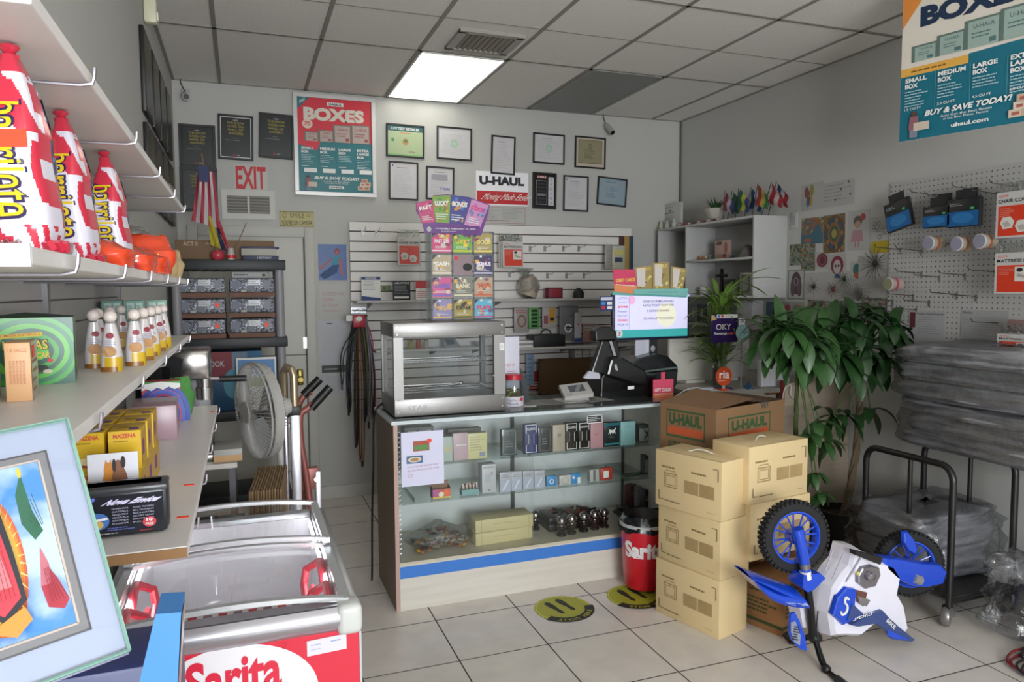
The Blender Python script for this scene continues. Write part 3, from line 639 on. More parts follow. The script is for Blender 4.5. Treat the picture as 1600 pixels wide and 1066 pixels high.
def product_bag(label, p0, p1, y, title, kind, n=3, rz=0, loc=None, w=None, h=None, group='moving cover packs', deep=.012):
    if loc is None: loc, w, h = ppx(p0, p1, y)
    t = thing('cover_pack', label, 'pack', loc, rz, group)
    m = MB(); m.box(-w / 2, w / 2, -deep, 0, 0, h, M('#c8c6c2', .25), .005); cover_bag(front(m, -w / 2 + .004, w / 2 - .004, -deep, .005, h - .005), title, kind); m.build('pack', t)
    m = MB(); m.box(-w / 2 + .005, w / 2 - .005, -deep * .6, -deep * .5, h, h + .06, POLY); m.build('hang_tab', t)
    m = MB(); m.tube([(0, -.01, h + .05), (0, YS - y, h + .05)], .003, WIRE, 6); m.build('hook', t)
    return t
product_bag('red and white chair cover pack hanging left of the scratch ticket case', (621, 415), (656, 371), 5.9, 'CHAIR COVER', 'chair')
for k in range(3): product_bag('red and white mattress bag pack right of the ticket case, ' + ('rearmost', 'middle', 'front one')[k], (779 + 3 * k, 418), (811 + 3 * k, 378), 5.95 - .05 * k, 'MATTRESS BAG', 'bed')
# notice, check booklet on upper shelf
yS = YS - .12
def notice(c): c.r(0, 0, 1, 1, PAPER); c.r(0, .88, 1, 1, M('#24407c')); c.t('NOTICE', .22, .90, .78, .98, PAPER, .03); c.lines(.1, .45, .9, .82, 7, GREYTXT, 3, .3); c.p([(0, 0), (1, 0), (1, .1), (0, .2)], M('#24407c'))
l, w, h = ppx((565, 467), (594, 430), YS - .12); box_thing('notice_card', 'white NOTICE card with blue bands on the upper slatwall shelf', 'sign', (l.x, l.y, zA), 0, w, .006, h, PAPER, notice)
l, w, h = ppx((614, 467), (641, 437), YS - .12); box_thing('options_card', 'dark LABEL OPTIONS card on the upper slatwall shelf', 'sign', (l.x, l.y, zA), 0, w, .006, h, M('#2c3236'), lambda c: (c.t('LABEL OPTIONS', .08, .85, .92, .95, PAPER, .02), c.lines(.1, .3, .9, .78, 6, GREYTXT, 5, .4), c.r(.08, .1, .9, .2, PAPER)))
l, w, h = ppx((595, 455), (613, 446), YS - .05); box_thing('banknote_print', 'green banknote print between the notice and options cards', 'print', (l.x, YS - .003, l.z), 0, w, .004, h, M('#7f8f6c'), lambda c: (c.frame(.03, .06, .97, .94, .03, .06, M('#4c6040')), c.e(.4, .5, .12, .3, M('#56664c'))))
l, w, h = ppx((650, 467), (672, 437), YS - .1); box_thing('red_flyer', 'red and white flyer behind the ticket case on the upper shelf', 'flyer', (l.x, l.y, zA), 0, w, .006, h, PAPER, lambda c: (c.r(0, .6, 1, 1, RED), c.lines(.1, .1, .9, .5, 4, RED, 2, .3)))
# bagged item, red box, black object
def blob(m, c, r, mat, sq=(1, 1, 1), amp=.2, seed=0, n=20, fr=3):
    c = Vector(c)
    def fn(u, v):
        a, b_ = 2 * pi * u, pi * (.002 + .996 * v); d = Vector((sin(b_) * cos(a), sin(b_) * sin(a), cos(b_)))
        k = 1 + amp * noise.noise(d * fr + Vector((seed, seed * .7, 0)))
        return c + Vector((d.x * r * sq[0] * k, d.y * r * sq[1] * k, d.z * r * sq[2] * k))
    m.grid(fn, n, n // 2 + 2, mat, True)
q = at(828, 465, y=YS - .12)
t = thing('bagged_bundle', 'clear plastic bag of pale rolled goods on the upper slatwall shelf', 'bag', (q.x, q.y, zA)); m = MB(); m.tube(spline([(-.02, 0, .02), (0, 0, .1), (-.04, 0, .19)]), [.075] * 6 + [.07] * 6 + [.04], M('#a89888', .5), 14); m.build('contents', t)
m = MB(); blob(m, (-.01, 0, .105), .1, POLY, (1, .8, 1.03), .12, 3); m.lathe([(.02, 0), (.06, .05), (.075, .06)], POLY, (-.04, 0, .2)); m.build('bag', t)
l, w, h = ppx((853, 465), (877, 448), YS - .12); box_thing('small_red_box', 'small red box with dark edges on the upper slatwall shelf', 'box', (l.x, l.y, zA), 0, w, .06, h, M('#8e2430'), lambda c: c.frame(0, 0, 1, 1, .08, .1, M('#1c2440')))
q = at(904, 465, y=YS - .12); m = MB(); m.lathe([(.048, 0), (.05, .05), (.036, .07), (.012, .09)], M('#18181a', .5)); tag(m.build('tape_dispenser', None, (q.x, q.y, zA)), 'small black peaked dispenser on the upper slatwall shelf', 'dispenser')
# lower shelf B goods
def hangbag(name, label, p0, p1, y, mat, draw, cat='pack'):
    l, w, h = ppx(p0, p1, y); m = MB(); m.box(-w / 2, w / 2, -.01, .01, 0, h, mat, .006); draw(front(m, -w / 2, w / 2, -.01, 0, h)); m.tube([(0, -.012, h - .006), (0, YS - y, h - .006)], .0025, WIRE, 5); return tag(m.build(name, None, l), label, cat)
hangbag('clear_pack', 'clear plastic pack of cords hanging left of the green pack', (803, 520), (826, 480), YS - .06, M('#a29c98', .3), lambda c: (c.ring(.5, .45, .3, .25, .3, M('#8a5c50')), c.lines(.1, .75, .9, .9, 2, RED, 3)))
hangbag('switch_pack', 'green pack of black switches hanging on the slatwall', (826, 514), (842, 481), YS - .09, M('#56a04c', .35), lambda c: [c.r(.22, .08 + .18 * k, .8, .19 + .18 * k, BLACK) for k in range(5)])
hangbag('yellow_pack', 'white and yellow tool pack hanging right of the green pack', (847, 513), (868, 480), YS - .1, M('#b9b2ae', .3), lambda c: (c.r(.5, .25, .9, .95, M('#d89a2c')), c.r(.1, .2, .4, .6, M('#9a5a5c')), c.r(.55, .35, .85, .5, INK)))
hangbag('cable_pack', 'large crumpled clear bag with a black hook on the slatwall', (874, 532), (903, 478), YS - .1, M('#77777a', .25), lambda c: (c.ring(.45, .35, .2, .13, .3, PAPER), c.r(.3, .35, .75, .39, BLACK)))
hangbag('white_pack', 'tall white pack with a blue base beside the crumpled bag', (897, 535), (908, 488), YS - .13, M('#b4b0b4', .35), lambda c: (c.r(0, 0, 1, .14, M('#2c3a80')), c.e(.5, .6, .1, .03, RED)))
hangbag('reddish_bag', 'clear bag with reddish contents at the end of the lower shelf', (910, 535), (930, 506), YS - .12, M('#8c6e66', .35), lambda c: (c.e(.6, .35, .2, .25, M('#a04c44')), c.lines(.1, .6, .8, .9, 2, LGREY, 2)))
l, w, h = ppx((829, 536), (877, 513), YS - .14)
t = thing('black_organiser', 'black plastic organiser tray with a handle on the lower slatwall shelf', 'tray', (l.x, l.y, zB)); m = MB(); m.box(-w / 2, w / 2, -.09, .09, 0, h * .85, M('#1b1d1e', .5), .006); m.build('tray', t)
m = MB(); m.tube(arc((0, 0, h * .8), .05, 0, 180, 8), .006, M('#1b1d1e', .4)); m.build('handle', t)
l, w, h = ppx((806, 542), (836, 530), YS - .14)
for k in range(3): box_thing('note_pad', 'pad of white forms on the lower shelf, ' + ('bottom of the pile', 'middle of the pile', 'top of the pile')[k], 'pad', (l.x, l.y, zB + .019 * k), 0, w, .12, .018, (PAPER, M('#9a9aa0'), PAPER)[k], group='form pads')
hangbag('blue_leaflet', 'long pale blue leaflet hanging on the slatwall beside the donation jar', (822, 602), (834, 553), YS - .05, M('#8fa6c4', .4), lambda c: c.lines(.1, .1, .9, .9, 6, M('#6d86a8'), 3), 'leaflet')
hangbag('red_flyer', 'red and white striped flyer hanging behind the donation jar', (828, 610), (846, 580), YS - .03, M('#a83238', .4), lambda c: [c.r(0, .1 + .14 * k, 1, .15 + .14 * k, PAPER) for k in range(3)], 'flyer')
# right end: yellow card pack and hanging books
hangbag('clear_card_pack', 'narrow clear card pack hanging near the right end of the slatwall', (945, 421), (957, 382), YS - .1, M('#9c9890', .3), lambda c: c.lines(.2, .2, .8, .8, 4, GREYTXT, 4), 'pack')
hangbag('yellow_card_pack', 'clear pack with a yellow label hanging near the right end of the slatwall', (956, 421), (976, 384), YS - .12, M('#b6b4a0', .3), lambda c: (c.r(.15, .62, .85, .8, M('#c8c064')), c.r(.2, .3, .8, .5, M('#3a4060')), c.r(.1, .9, .9, .97, LGREY)), 'pack')
for k, (a, b_, cc, lb) in enumerate(((968, 975, '#4a2a20', 'dark brown'), (975, 983, '#a5854a', 'tan'), (983, 989, '#1f3f4c', 'dark blue'))):
    l, w, h = ppx((a, 424), (b_, 369), YS - .02); box_thing('belt_strap', lb + ' strap hanging at the right edge of the slatwall', 'strap', (l.x, YS - .015, l.z), 0, w, .02, h, M(cc, .6), group='straps at the slatwall edge')
# leashes hanging at the left end
LE = thing('leash_rack', 'chrome peg at the left edge of the slatwall holding belts and leashes', 'rack', (at(560, 486, y=YS).x, YS, at(560, 486, y=YS).z)); lx = LE.location
m = MB(); m.box(-.06, .06, -.008, 0, -.02, .03, CHROME); m.tube([(-.04, 0, 0), (-.04, -.16, .01)], .005, CHROME); m.tube([(.0, 0, 0), (.0, -.18, .01)], .005, CHROME); m.tube([(.04, 0, 0), (.04, -.16, .01)], .005, CHROME); m.tube([(-.06, -.1, .005), (.06, -.1, .005)], .004, CHROME); m.build('pegs', LE)
rd = random.Random(4)
specs = [('#1a1a1c', 541, 545, 640, 'black webbing belt'), ('#1c2030', 549, 543, 620, 'dark navy leash'), ('#3a2a22', 553, 556, 690, 'dark brown strap'), ('#6a4426', 560, 562, 712, 'brown leather leash'), ('#8a5a30', 564, 566, 720, 'tan cord leash'),
 ('#c0c0c4', 572, 574, 575, 'chrome chain leash'), ('#2c2c34', 568, 570, 650, 'charcoal strap'), ('#5a5a30', 571, 575, 640, 'olive strap'), ('#b03a6a', 576, 579, 560, 'pink leash'), ('#4a1c3a', 578, 582, 645, 'plum strap'), ('#8c8c94', 580, 576, 660, 'grey cord leash'), ('#141416', 536, 534, 600, 'thin black cord')]
for i, (cc, xa, xb, yb, nm) in enumerate(specs):
    y = YS - .04 - .012 * i; p0 = at(562 + (i - 5) * 1.6, 492, y=y); p1 = at((xa + xb) / 2, (492 + yb) / 2, y=y); p2 = at(xb, yb, y=y); p3 = at(xb + 3, yb - 12, y=y); p4 = at((xa + xb) / 2 + 4, (500 + yb) / 2, y=y)
    t = thing('hanging_leash', nm + ' hanging from the chrome peg beside the slatwall', 'leash', p0, group='belts and leashes'); wd_ = .009 if 'strap' in nm or 'belt' in nm else .005
    m = MB(); m.T = Matrix.Translation(-p0); m.tube(spline([p0, p1, p2, p3, p4, p0 + Vector((.012, 0, 0))]), wd_, M(cc, .5 if 'chrome' not in nm else .2, 1.0 if 'chrome' in nm else 0), 6); m.build('strap', t)
    m = MB(); m.T = Matrix.Translation(-p0); m.tube([p2, p2 + Vector((0, 0, -.05))], .008, CHROME if i % 2 else BLACK, 8); m.build('clip', t)
q = at(561, 502, y=YS - .22); m = MB(); m.box(-.05, .05, -.01, .01, -.05, .05, M('#b02838', .35), .01); front(m, -.05, .05, -.01, -.05, .05).e(.5, .7, .25, .2, PAPER); tag(m.build('red_tag', None, q), 'red packaged dog toy hanging in front of the leashes', 'pack')
q = at(547, 497, y=YS - .2); m = MB(); m.box(-.03, .03, -.002, .002, -.025, .02, PAPER); tag(m.build('price_tag', None, q), 'blank white tag hanging at the left of the leashes', 'tag')
# ------------------------------------------------------------------ glass display counter
KX0, KX1, KY0, KY1, KZ = .715, 2.36, 3.745, 4.27, 1.03
K = thing('display_counter', 'white glass fronted display counter with a blue stripe along its base', 'counter', ((KX0 + KX1) / 2, (KY0 + KY1) / 2, 0)); K0 = K.location
def kb(name, parts, par=None, bev=0):
    m = MB(Matrix.Translation(-K0))
    for p in parts: m.box(*p[:6], p[6])
    return m.build(name, par or K, bev=bev)
PINKE = M('#b99a90', .5)
kb('side_panel', [(KX0, KX0 + .02, KY0 + .004, KY1, 0, 1.0, M('#8f8070', .6)), (KX0, KX0 + .022, KY0, KY0 + .004, 0, 1.0, PINKE)])
kb('side_panel', [(KX1 - .02, KX1, KY0, KY1, 0, 1.0, LAMW)])
kb('back_panel', [(KX0 + .02, KX1 - .02, KY1 - .015, KY1, .25, 1.0, M('#e2e6e6', .45))])
kb('base_panel', [(KX0 + .02, KX1 - .02, KY0 + .004, KY0 + .02, 0, .245, LAMW)])
kb('blue_stripe', [(KX0 + .022, KX1 - .02, KY0 + .001, KY0 + .004, .175, .238, M('#3a78cc', .5))])
kb('deck', [(KX0 + .02, KX1 - .02, KY0 + .004, KY1 - .015, .245, .26, M('#c4bda8', .4))])
kb('counter_top', [(KX0 - .01, KX1, KY0 - .003, KY1, 1.0, 1.018, M('#c9d4d8', .3)), (KX0 + .01, KX1 - .005, KY0 + .012, KY1 - .005, 1.018, 1.026, M('#3c4442', .15))])
kb('front_glass', [(KX0 + .03, 1.50, KY0 + .008, KY0 + .013, .26, 1.0, GLASS), (1.48, KX1 - .03, KY0 + .015, KY0 + .02, .26, 1.0, GLASS)])
G1, G2 = .752, .55
kb('glass_shelf', [(KX0 + .025, KX1 - .025, KY0 + .09, KY1 - .02, G1 - .007, G1, GLASS_G)]); kb('glass_shelf', [(KX0 + .025, KX1 - .025, KY0 + .09, KY1 - .02, G2 - .007, G2, GLASS_G)])
for x in (.745, 1.545, 2.33): kb('shelf_standard', [(x, x + .022, KY1 - .03, KY1 - .015, .26, 1.0, M('#77797a', .3, .8))])
for x in (.86, 1.556, 2.2):
    for z in (G1, G2): kb('shelf_bracket', [(x, x + .006, KY0 + .2, KY1 - .03, z - .03, z - .007, M('#888a8b', .3, .8))])
m = MB(Matrix.Translation(-K0)); c = front(m, KX0, KX0 + .02, KY0 + .003, 0, 1)
for k in range(26): m.tube([(KX0 + .03, KY0 + .03 + .0, .3 + .026 * k), (KX0 + .04, KY0 + .03, .305 + .026 * k)], .003, M('#c9ccd0', .3, .6), 5)
m.build('light_string', K)

def on(px, py, z, y): p = at(px, py, y=y); return Vector((p.x, y, z))
def kitem(name, label, cat, x0, x1, ytop, y, z, mat, draw=None, d=.04, ybase=None, group=None, rz=0, bev=.0015):
    a, b_ = at(x0, 600, y=y), at(x1, 600, y=y)
    p = at((x0 + x1) / 2, ytop, y=y); h = p.z - z
    return box_thing(name, label, cat, (p.x, y + d / 2, z), rz, (b_.x - a.x), d, h, mat, draw, bev=bev, group=group)
yk = KY0 + .13
# flyer taped to the glass
def burger(c):
    c.r(.28, .64, .66, .83, M('#a8503c')); c.r(.30, .66, .64, .75, M('#5a8a4a')); c.e(.66, .82, .06, .04, M('#e84a3a')); c.r(.12, .42, .50, .56, M('#4c6c94')); c.e(.31, .49, .16, .05, M('#d8c8b0')); c.e(.31, .49, .1, .03, M('#a8845c'))
    c.t('hamburguesas Bandeja 4und', .14, .335, .86, .375, M('#c08a9a'), 0, rise=.02); c.t('Bandeja 8 und variado 15.00', .14, .265, .88, .305, M('#c08a9a'), 0, rise=.02); c.ring(.2, .2, .05, .035, .2, M('#c08a9a'))
flp = at(628, 762, y=KY0 + .002); flq = at(693, 672, y=KY0 + .002); w = flq.x - flp.x
m = MB(); m.box(-w / 2, w / 2, -.001, .0, 0, flq.z - flp.z, M('#d6d6ee', .5)); burger(front(m, -w / 2, w / 2, -.001, 0, flq.z - flp.z))
tag(m.build('paper_flyer', None, ((flp.x + flq.x) / 2, KY0 + .006, flp.z)), 'white food flyer with two photos taped inside the counter glass', 'flyer')
kitem('stripe_box', 'grey and white striped box behind the top of the food flyer', 'box', 632, 678, 668, yk + .15, G1, M('#8f9496', .5), lambda c: (c.r(.1, .7, .4, .9, PAPER), c.r(.5, .7, .9, .9, PAPER)), d=.08)
PF = 'perfumes on the top glass shelf'
kitem('pale_carton', 'pale green carton right beside the food flyer', 'box', 693, 707, 683, yk, G1, M('#b4c0b6', .5), lambda c: (c.r(.1, .4, .7, .6, M('#c8c090'))), group=PF)
kitem('pink_carton', 'pink carton between the pale green and yellow cartons', 'box', 708, 731, 677, yk, G1, M('#c4a8b0', .4), lambda c: c.lines(.2, .5, .9, .62, 1, PAPER, 2), group=PF)
kitem('yellow_carton', 'pale yellow printed carton on the top glass shelf', 'box', 731, 761, 677, yk, G1, M('#cfc894', .4), lambda c: (c.lines(.1, .3, .9, .9, 6, M('#a8a27c'), 3), c.r(.6, .08, .9, .26, M('#8c93a8'))), group=PF)
kitem('grey_wallet_box', 'flat grey patterned box leaning at the back of the cartons', 'box', 700, 752, 670, yk + .14, G1, M('#76746c', .5), d=.05)
kitem('dark_bottle_box', 'dark grey glassy perfume box left of the blue cologne box', 'box', 784, 808, 671, yk, G1, M('#4b5456', .15), lambda c: (c.frame(.08, .05, .92, .95, .05, .03, M('#7d8a8c')), c.lines(.25, .3, .75, .6, 3, GREYTXT, 4)), group=PF)
def hourglass(bg):
    def f(c):
        o = PAPER; pts = [(.08, .04), (.92, .04), (.92, .28), (.72, .34), (.72, .66), (.92, .72), (.92, .98), (.08, .98), (.08, .72), (.28, .66), (.28, .34), (.08, .28)]
        c.p(pts, o); cx_, cy_ = .5, .5; c.p([(cx_ + (x - cx_) * .88, cy_ + (y - cy_) * .96) for x, y in pts], bg); c.t('CLASSIC', .14, .80, .86, .88, PAPER, .02)
    return f
nb = M('#26306c', .35); bb = M('#1e1c1e', .3)
kitem('cologne_box', 'navy blue cologne box with a white hourglass outline', 'box', 820, 840, 663, yk, G1, nb, hourglass(nb), group=PF)
kitem('black_bottle_box', 'smoky black perfume box right of the navy cologne box', 'box', 841, 862, 668, yk, G1, M('#303234', .15), lambda c: (c.frame(.1, .06, .9, .94, .05, .03, M('#5a5c60')), c.lines(.3, .3, .7, .6, 3, GREYTXT, 4)), group=PF)
kitem('beige_perfume_box', 'beige perfume box lettered K1 between black boxes', 'box', 864, 883, 664, yk, G1, M('#b3a795', .4), lambda c: c.t('K1', .4, .55, .65, .68, INK, 0), group=PF)
kitem('cologne_box', 'black cologne box with white hourglass outline, left of the pair', 'box', 884, 903, 661, yk, G1, bb, hourglass(bb), group=PF)
kitem('cologne_box', 'black cologne box with white hourglass outline, right of the pair', 'box', 904, 922, 660, yk, G1, bb, hourglass(bb), group=PF)
kitem('pink_perfume_box', 'rose pink perfume box under the small black sign', 'box', 923, 943, 659, yk, G1, M('#c08f96', .4), lambda c: (c.lines(.2, .48, .8, .55, 1, M('#9c5c68'), 3)), group=PF)
def horse(c):
    c.r(.02, .86, .98, .97, M('#2a6a74', .2)); c.r(.02, .08, .98, .14, M('#3a8a94', .2)); c.p([(.25, .5), (.35, .66), (.3, .74), (.42, .68), (.62, .68), (.72, .76), (.80, .74), (.70, .66), (.74, .5), (.62, .58), (.56, .5), (.48, .6), (.4, .48), (.36, .58)], PAPER); c.lines(.3, .36, .7, .44, 2, GREYTXT, 3)
kitem('horse_perfume_box', 'dark teal perfume box with a white running horse', 'box', 944, 968, 660, yk, G1, M('#222c30', .25), horse, group=PF)
kitem('aqua_perfume_box', 'pale aqua perfume box at the right end of the row', 'box', 970, 993, 659, yk, G1, M('#8cb8b8', .35), lambda c: c.lines(.3, .75, .75, .85, 2, M('#5a9a9c'), 3), group=PF)
def xmark(c): c.r(0, .05, 1, .8, M('#8c8f8a')); c.p([(.3, .15), (.38, .12), (.72, .72), (.64, .75)], INK); c.p([(.68, .12), (.75, .16), (.36, .75), (.3, .7)], INK)
kitem('marked_can', 'grey box with a black cross at the end of the top glass shelf', 'box', 999, 1022, 664, yk + .05, G1, M('#33383a', .4), xmark, d=.06)
kitem('marked_can', 'grey box with a black cross at the end of the lower glass shelf', 'box', 1008, 1030, 712, yk + .05, G2, M('#33383a', .4), xmark, d=.06)
# small sign taped
l, w, h = ppx((917, 662), (941, 648), KY0); m = MB(); m.box(-w / 2, w / 2, -.002, 0, 0, h, M('#2c2e32')); c = front(m, -w / 2, w / 2, -.002, 0, h); c.frame(0, 0, 1, 1, .04, .07, PAPER); c.lines(.08, .2, .92, .85, 3, LGREY, 3)
tag(m.build('small_sign', None, l), 'small black printed sign taped above the pink perfume box', 'sign')
# lower glass shelf
GL = 'small goods on the lower glass shelf'
m = MB(); a, b_ = at(676, 775, y=yk), at(704, 775, y=yk); w = b_.x - a.x; bx0 = M('#8a6a52', .6)
for q in ((-w / 2, w / 2, 0, .004, 0, .05), (-w / 2, w / 2, .05, .054, 0, .085), (-w / 2, -w / 2 + .003, .004, .05, 0, .06), (w / 2 - .003, w / 2, .004, .05, 0, .06), (-w / 2, w / 2, .004, .05, 0, .003)): m.box(*q, bx0)
c = front(m, -w / 2, w / 2, 0, 0, .05); c.r(0, 0, 1, 1, M('#c8584c')); c.r(0, 0, .33, 1, M('#b85c94')); c.e(.78, .55, .2, .35, M('#f06a40')); c.e(.48, .4, .15, .3, M('#e8e0c8')); c.r(.0, 0, 1, .15, YELLOW)
tag(m.build('open_candy_box', None, ((a.x + b_.x) / 2, yk, G2)), 'small open orange and pink candy box on the lower glass shelf', 'box')
m = MB(); a, b_ = at(722, 775, y=yk), at(748, 775, y=yk); w = b_.x - a.x; m.box(-w / 2, w / 2, 0, .05, 0, .03, M('#7fa8a8', .5)); 
for k in range(14): m.tube([(-w / 2 + .006 + (w - .012) * k / 13, .01 + .03 * (k % 3) / 3, .028), (-w / 2 + .002 + (w - .008) * k / 13, .02, .055 + .008 * (k % 2))], .004, (M('#7a3c34'), PAPER, M('#c8b8a8'))[k % 3], 6)
tag(m.build('candy_tray', None, ((a.x + b_.x) / 2, yk, G2)), 'small teal tray of red and white sticks on the lower glass shelf', 'tray')
kitem('tall_white_pack', 'tall white printed pack standing on the lower glass shelf', 'box', 753, 775, 726, yk, G2, M('#bfc0c4', .4), lambda c: (c.lines(.1, .85, .9, .95, 1, GREYTXT, 2), c.e(.7, .7, .06, .03, RED), c.lines(.2, .35, .8, .7, 6, M('#9a9ca4'), 3), c.e(.5, .1, .05, .02, INK)), group=GL)
kitem('tall_white_pack', 'second tall white pack leaning behind the front one', 'box', 750, 772, 724, yk + .05, G2, M('#aeb0b6', .4), None, group=GL)
def charger(c): c.r(.05, .05, .95, .62, M('#aeb6c8', .3)); c.p([(.2, .1), (.35, .1), (.8, .55), (.65, .58)], M('#d6dae4')); c.lines(.1, .7, .9, .9, 2, GREYTXT, 3)
for k, (x0, x1, yt, lb) in enumerate(((781, 799, 738, 'first from the left'), (799, 816, 737, 'second from the left'), (817, 834, 736, 'third from the left'), (835, 851, 735, 'fourth from the left'))):
    kitem('charger_pack', 'small lilac blister pack on the lower glass shelf, ' + lb + ' of four', 'pack', x0, x1, yt, yk - .02, G2, M('#b4b4be', .35), charger, d=.02, group='charger packs')
kitem('blue_card_pack', 'square bright blue pack, left one of two on the lower glass shelf', 'pack', 854, 870, 744, yk, G2, M('#3a8cc8', .35), lambda c: c.ring(.5, .45, .22, .25, .35, PAPER), d=.02, group=GL)
kitem('white_charger', 'rounded white coiled cable pack between the two blue packs', 'pack', 874, 892, 743, yk, G2, M('#c9c4bc', .35), lambda c: (c.ring(.5, .45, .35, .38, .15, M('#a8a4a0')), c.ring(.5, .45, .2, .22, .2, M('#a8a4a0'))), d=.03, group=GL)
kitem('blue_card_pack', 'bright blue and white pack, right one of two on the lower glass shelf', 'pack', 892, 907, 740, yk, G2, M('#3a8cc8', .35), lambda c: (c.r(.7, 0, 1, .6, PAPER), c.e(.3, .6, .15, .12, PAPER)), d=.02, group=GL)
kitem('white_cylinder_pack', 'narrow white and grey pack left of the red oval pack', 'pack', 922, 936, 734, yk, G2, M('#b8b6b2', .4), lambda c: c.r(.35, .05, .62, .95, M('#6c6f70')), group=GL)
kitem('red_oval_pack', 'red rounded pack with a white centre on the lower glass shelf', 'pack', 938, 958, 731, yk, G2, M('#b8402e', .4), lambda c: c.r(.25, .2, .65, .75, PAPER), d=.02, bev=.01, group=GL)
m = MB(); q = on(985, 740, G2 + .006, yk); 
for k in range(5): m.tube(spline([(.04 * cos(k * 1.3) - .03, .03 * sin(k * 2), .0), (.01 * k, -.03, .015), (.12, .01 * k, .008), (.07 - .02 * k, .05, .004), (-.05, .02, .01)]), .004, M('#303436' if k != 2 else '#2c6a3c', .4), 6)
tag(m.build('cable_coil', None, q), 'loose dark and green cable at the right of the lower glass shelf', 'cable')
# deck: candy bag, tan cartons, hitch balls, tangle
q = on(690, 860, .26, 3.93)
t = thing('candy_bag', 'clear bag of small yellow and red wrapped candies on the counter deck', 'bag', q); rd = random.Random(8); m = MB(); cm = [M('#b88a2c', .4), M('#8a2c30', .4), M('#3c3438', .4), M('#a86a3c', .4), M('#c8b8a8', .4)]
for k in range(60):
    x = rd.uniform(-.16, .13); y = rd.uniform(-.1, .07); z = rd.uniform(.008, .02 + .09 * max(0, 1 - abs(x) / .2)); m.T = Matrix.Translation((x, y, z)) @ Matrix.Rotation(rd.uniform(0, 3), 4, 'Z') @ Matrix.Rotation(rd.uniform(-.6, .6), 4, 'X'); m.box(-.022, .022, -.010, .010, -.006, .008, cm[k % 5], .004, 1)
m.build('candies', t)['kind'] = 'stuff'
m = MB()
def bagf(u, v):
    a = 2 * pi * u; r = sin(pi * (.03 + .94 * v)) ** .6; k = 1 + .1 * noise.noise(Vector((cos(a) * 2, sin(a) * 2, v * 4)))
    return Vector((cos(a) * .20 * r * k - .01, sin(a) * .13 * r * k - .01, .002 + .155 * v * (1 - .35 * abs(cos(a)))))
m.grid(bagf, 26, 10, POLY, True); m.build('bag', t)
TANB = M('#cdc092', .6)
for k in range(2):
    a = on(742, 860, .26 + .072 * k, 3.86); b_ = on(828 + 4, 830, 0, 3.86); w = b_.x - a.x
    box_thing('flat_tan_carton', ('lower', 'upper')[k] + ' of two long tan cartons stacked on the counter deck', 'box', ((a.x + b_.x) / 2 + .004 * k, 3.93, .26 + .072 * k), RAD(3 - 2 * k), w, .14, .070, TANB, lambda c: (c.r(.10, 0, .105, 1, M('#8f8250')), c.r(.92, 0, .925, 1, M('#8f8250')), c.lines(.3, .5, .7, .65, 1, M('#b4a870'), 2)), group='tan cartons')
HB = None
for k, (px, py, lb) in enumerate(((836, 797, 'rearmost, beside the tan cartons'), (877, 818, 'leftmost of the front row'), (893, 816, 'second of the front row'), (912, 813, 'third of the front row'), (929, 810, 'fourth of the front row'), (944, 806, 'rightmost of the front row'))):
    y = 4.0 if k == 0 else 3.83 + .012 * k; q = on(px, py, .26, y); tz = at(px, py, y=y).z
    lab = 'chrome hitch ball on a black stem on the counter deck, ' + lb
    if HB is None:
        HB = thing('hitch_ball', lab, 'hitch ball', q, group='hitch balls'); m = MB(); m.ball((0, 0, .088), .028, M('#bdb8c0', .08, 1), 16); m.lathe([(.016, .05), (.014, .068)], M('#a8a4a8', .15, 1)); m.build('ball', HB)
        m = MB(); m.lathe([(.028, 0), (.028, .012), (.018, .02), (.02, .04), (.026, .046), (.026, .056), (.014, .058)], M('#1c1a1c', .3)); m.build('base', HB)
    else: copy_thing(HB, q, label=lab)
t = thing('tool_tray', 'black tray heaped with dark hardware behind the hitch balls', 'tray', (on(890, 800, .26, 3.98))); m = MB(); m.box(-.16, .2, -.06, .12, 0, .045, BLACK, .004); m.box(-.16, -.1, -.06, .12, .045, .085, BLACK, .01); m.build('tray', t)
m = MB(); 
for k in range(40):
    m.T = Matrix.Translation((rd.uniform(-.14, .2), rd.uniform(-.05, .12), rd.uniform(.05, .08))) @ Matrix.Rotation(rd.uniform(0, 3), 4, 'Z'); m.box(-.035, .035, -.008, .008, -.007, .009, (BLACK, M('#3a2422'), M('#8a3028'), M('#6a6664', .3, .6), M('#2c2c30'))[k % 5], .003, 1)
m.build('hardware', t)['kind'] = 'stuff'
m = MB()
for k in range(26):
    m.T = Matrix.Translation((rd.uniform(-.1, .1), rd.uniform(-.08, .08), rd.uniform(.02, .07))) @ Matrix.Rotation(rd.uniform(0, 3), 4, 'Z') @ Matrix.Rotation(rd.uniform(-.3, .3), 4, 'X'); m.box(-.05, .05, -.012, .012, -.01, .012, (BLACK, M('#3a3638'), M('#54504e', .3, .6))[k % 3], .004, 1)
tag(m.build('hardware_pile', None, on(985, 790, .262, 3.95)), 'pile of black hardware at the right end of the counter deck', 'hardware', kind='stuff')
for k, (px, yy, cc, lb) in enumerate(((1000, 4.02, '#8c8a8c', 'grey'), (1010, 3.95, '#1b1b1d', 'black'), (985, 4.08, '#5a2c30', 'dark red'))):
    q = on(px, 780, .275, yy); box_thing('hardware_box', lb + ' hardware pack standing behind the waste bin inside the counter', 'box', q, RAD(20 * k - 10), .07, .05, .17, M(cc, .4), lambda c: (c.lines(.1, .6, .9, .8, 2, LGREY, 2)))

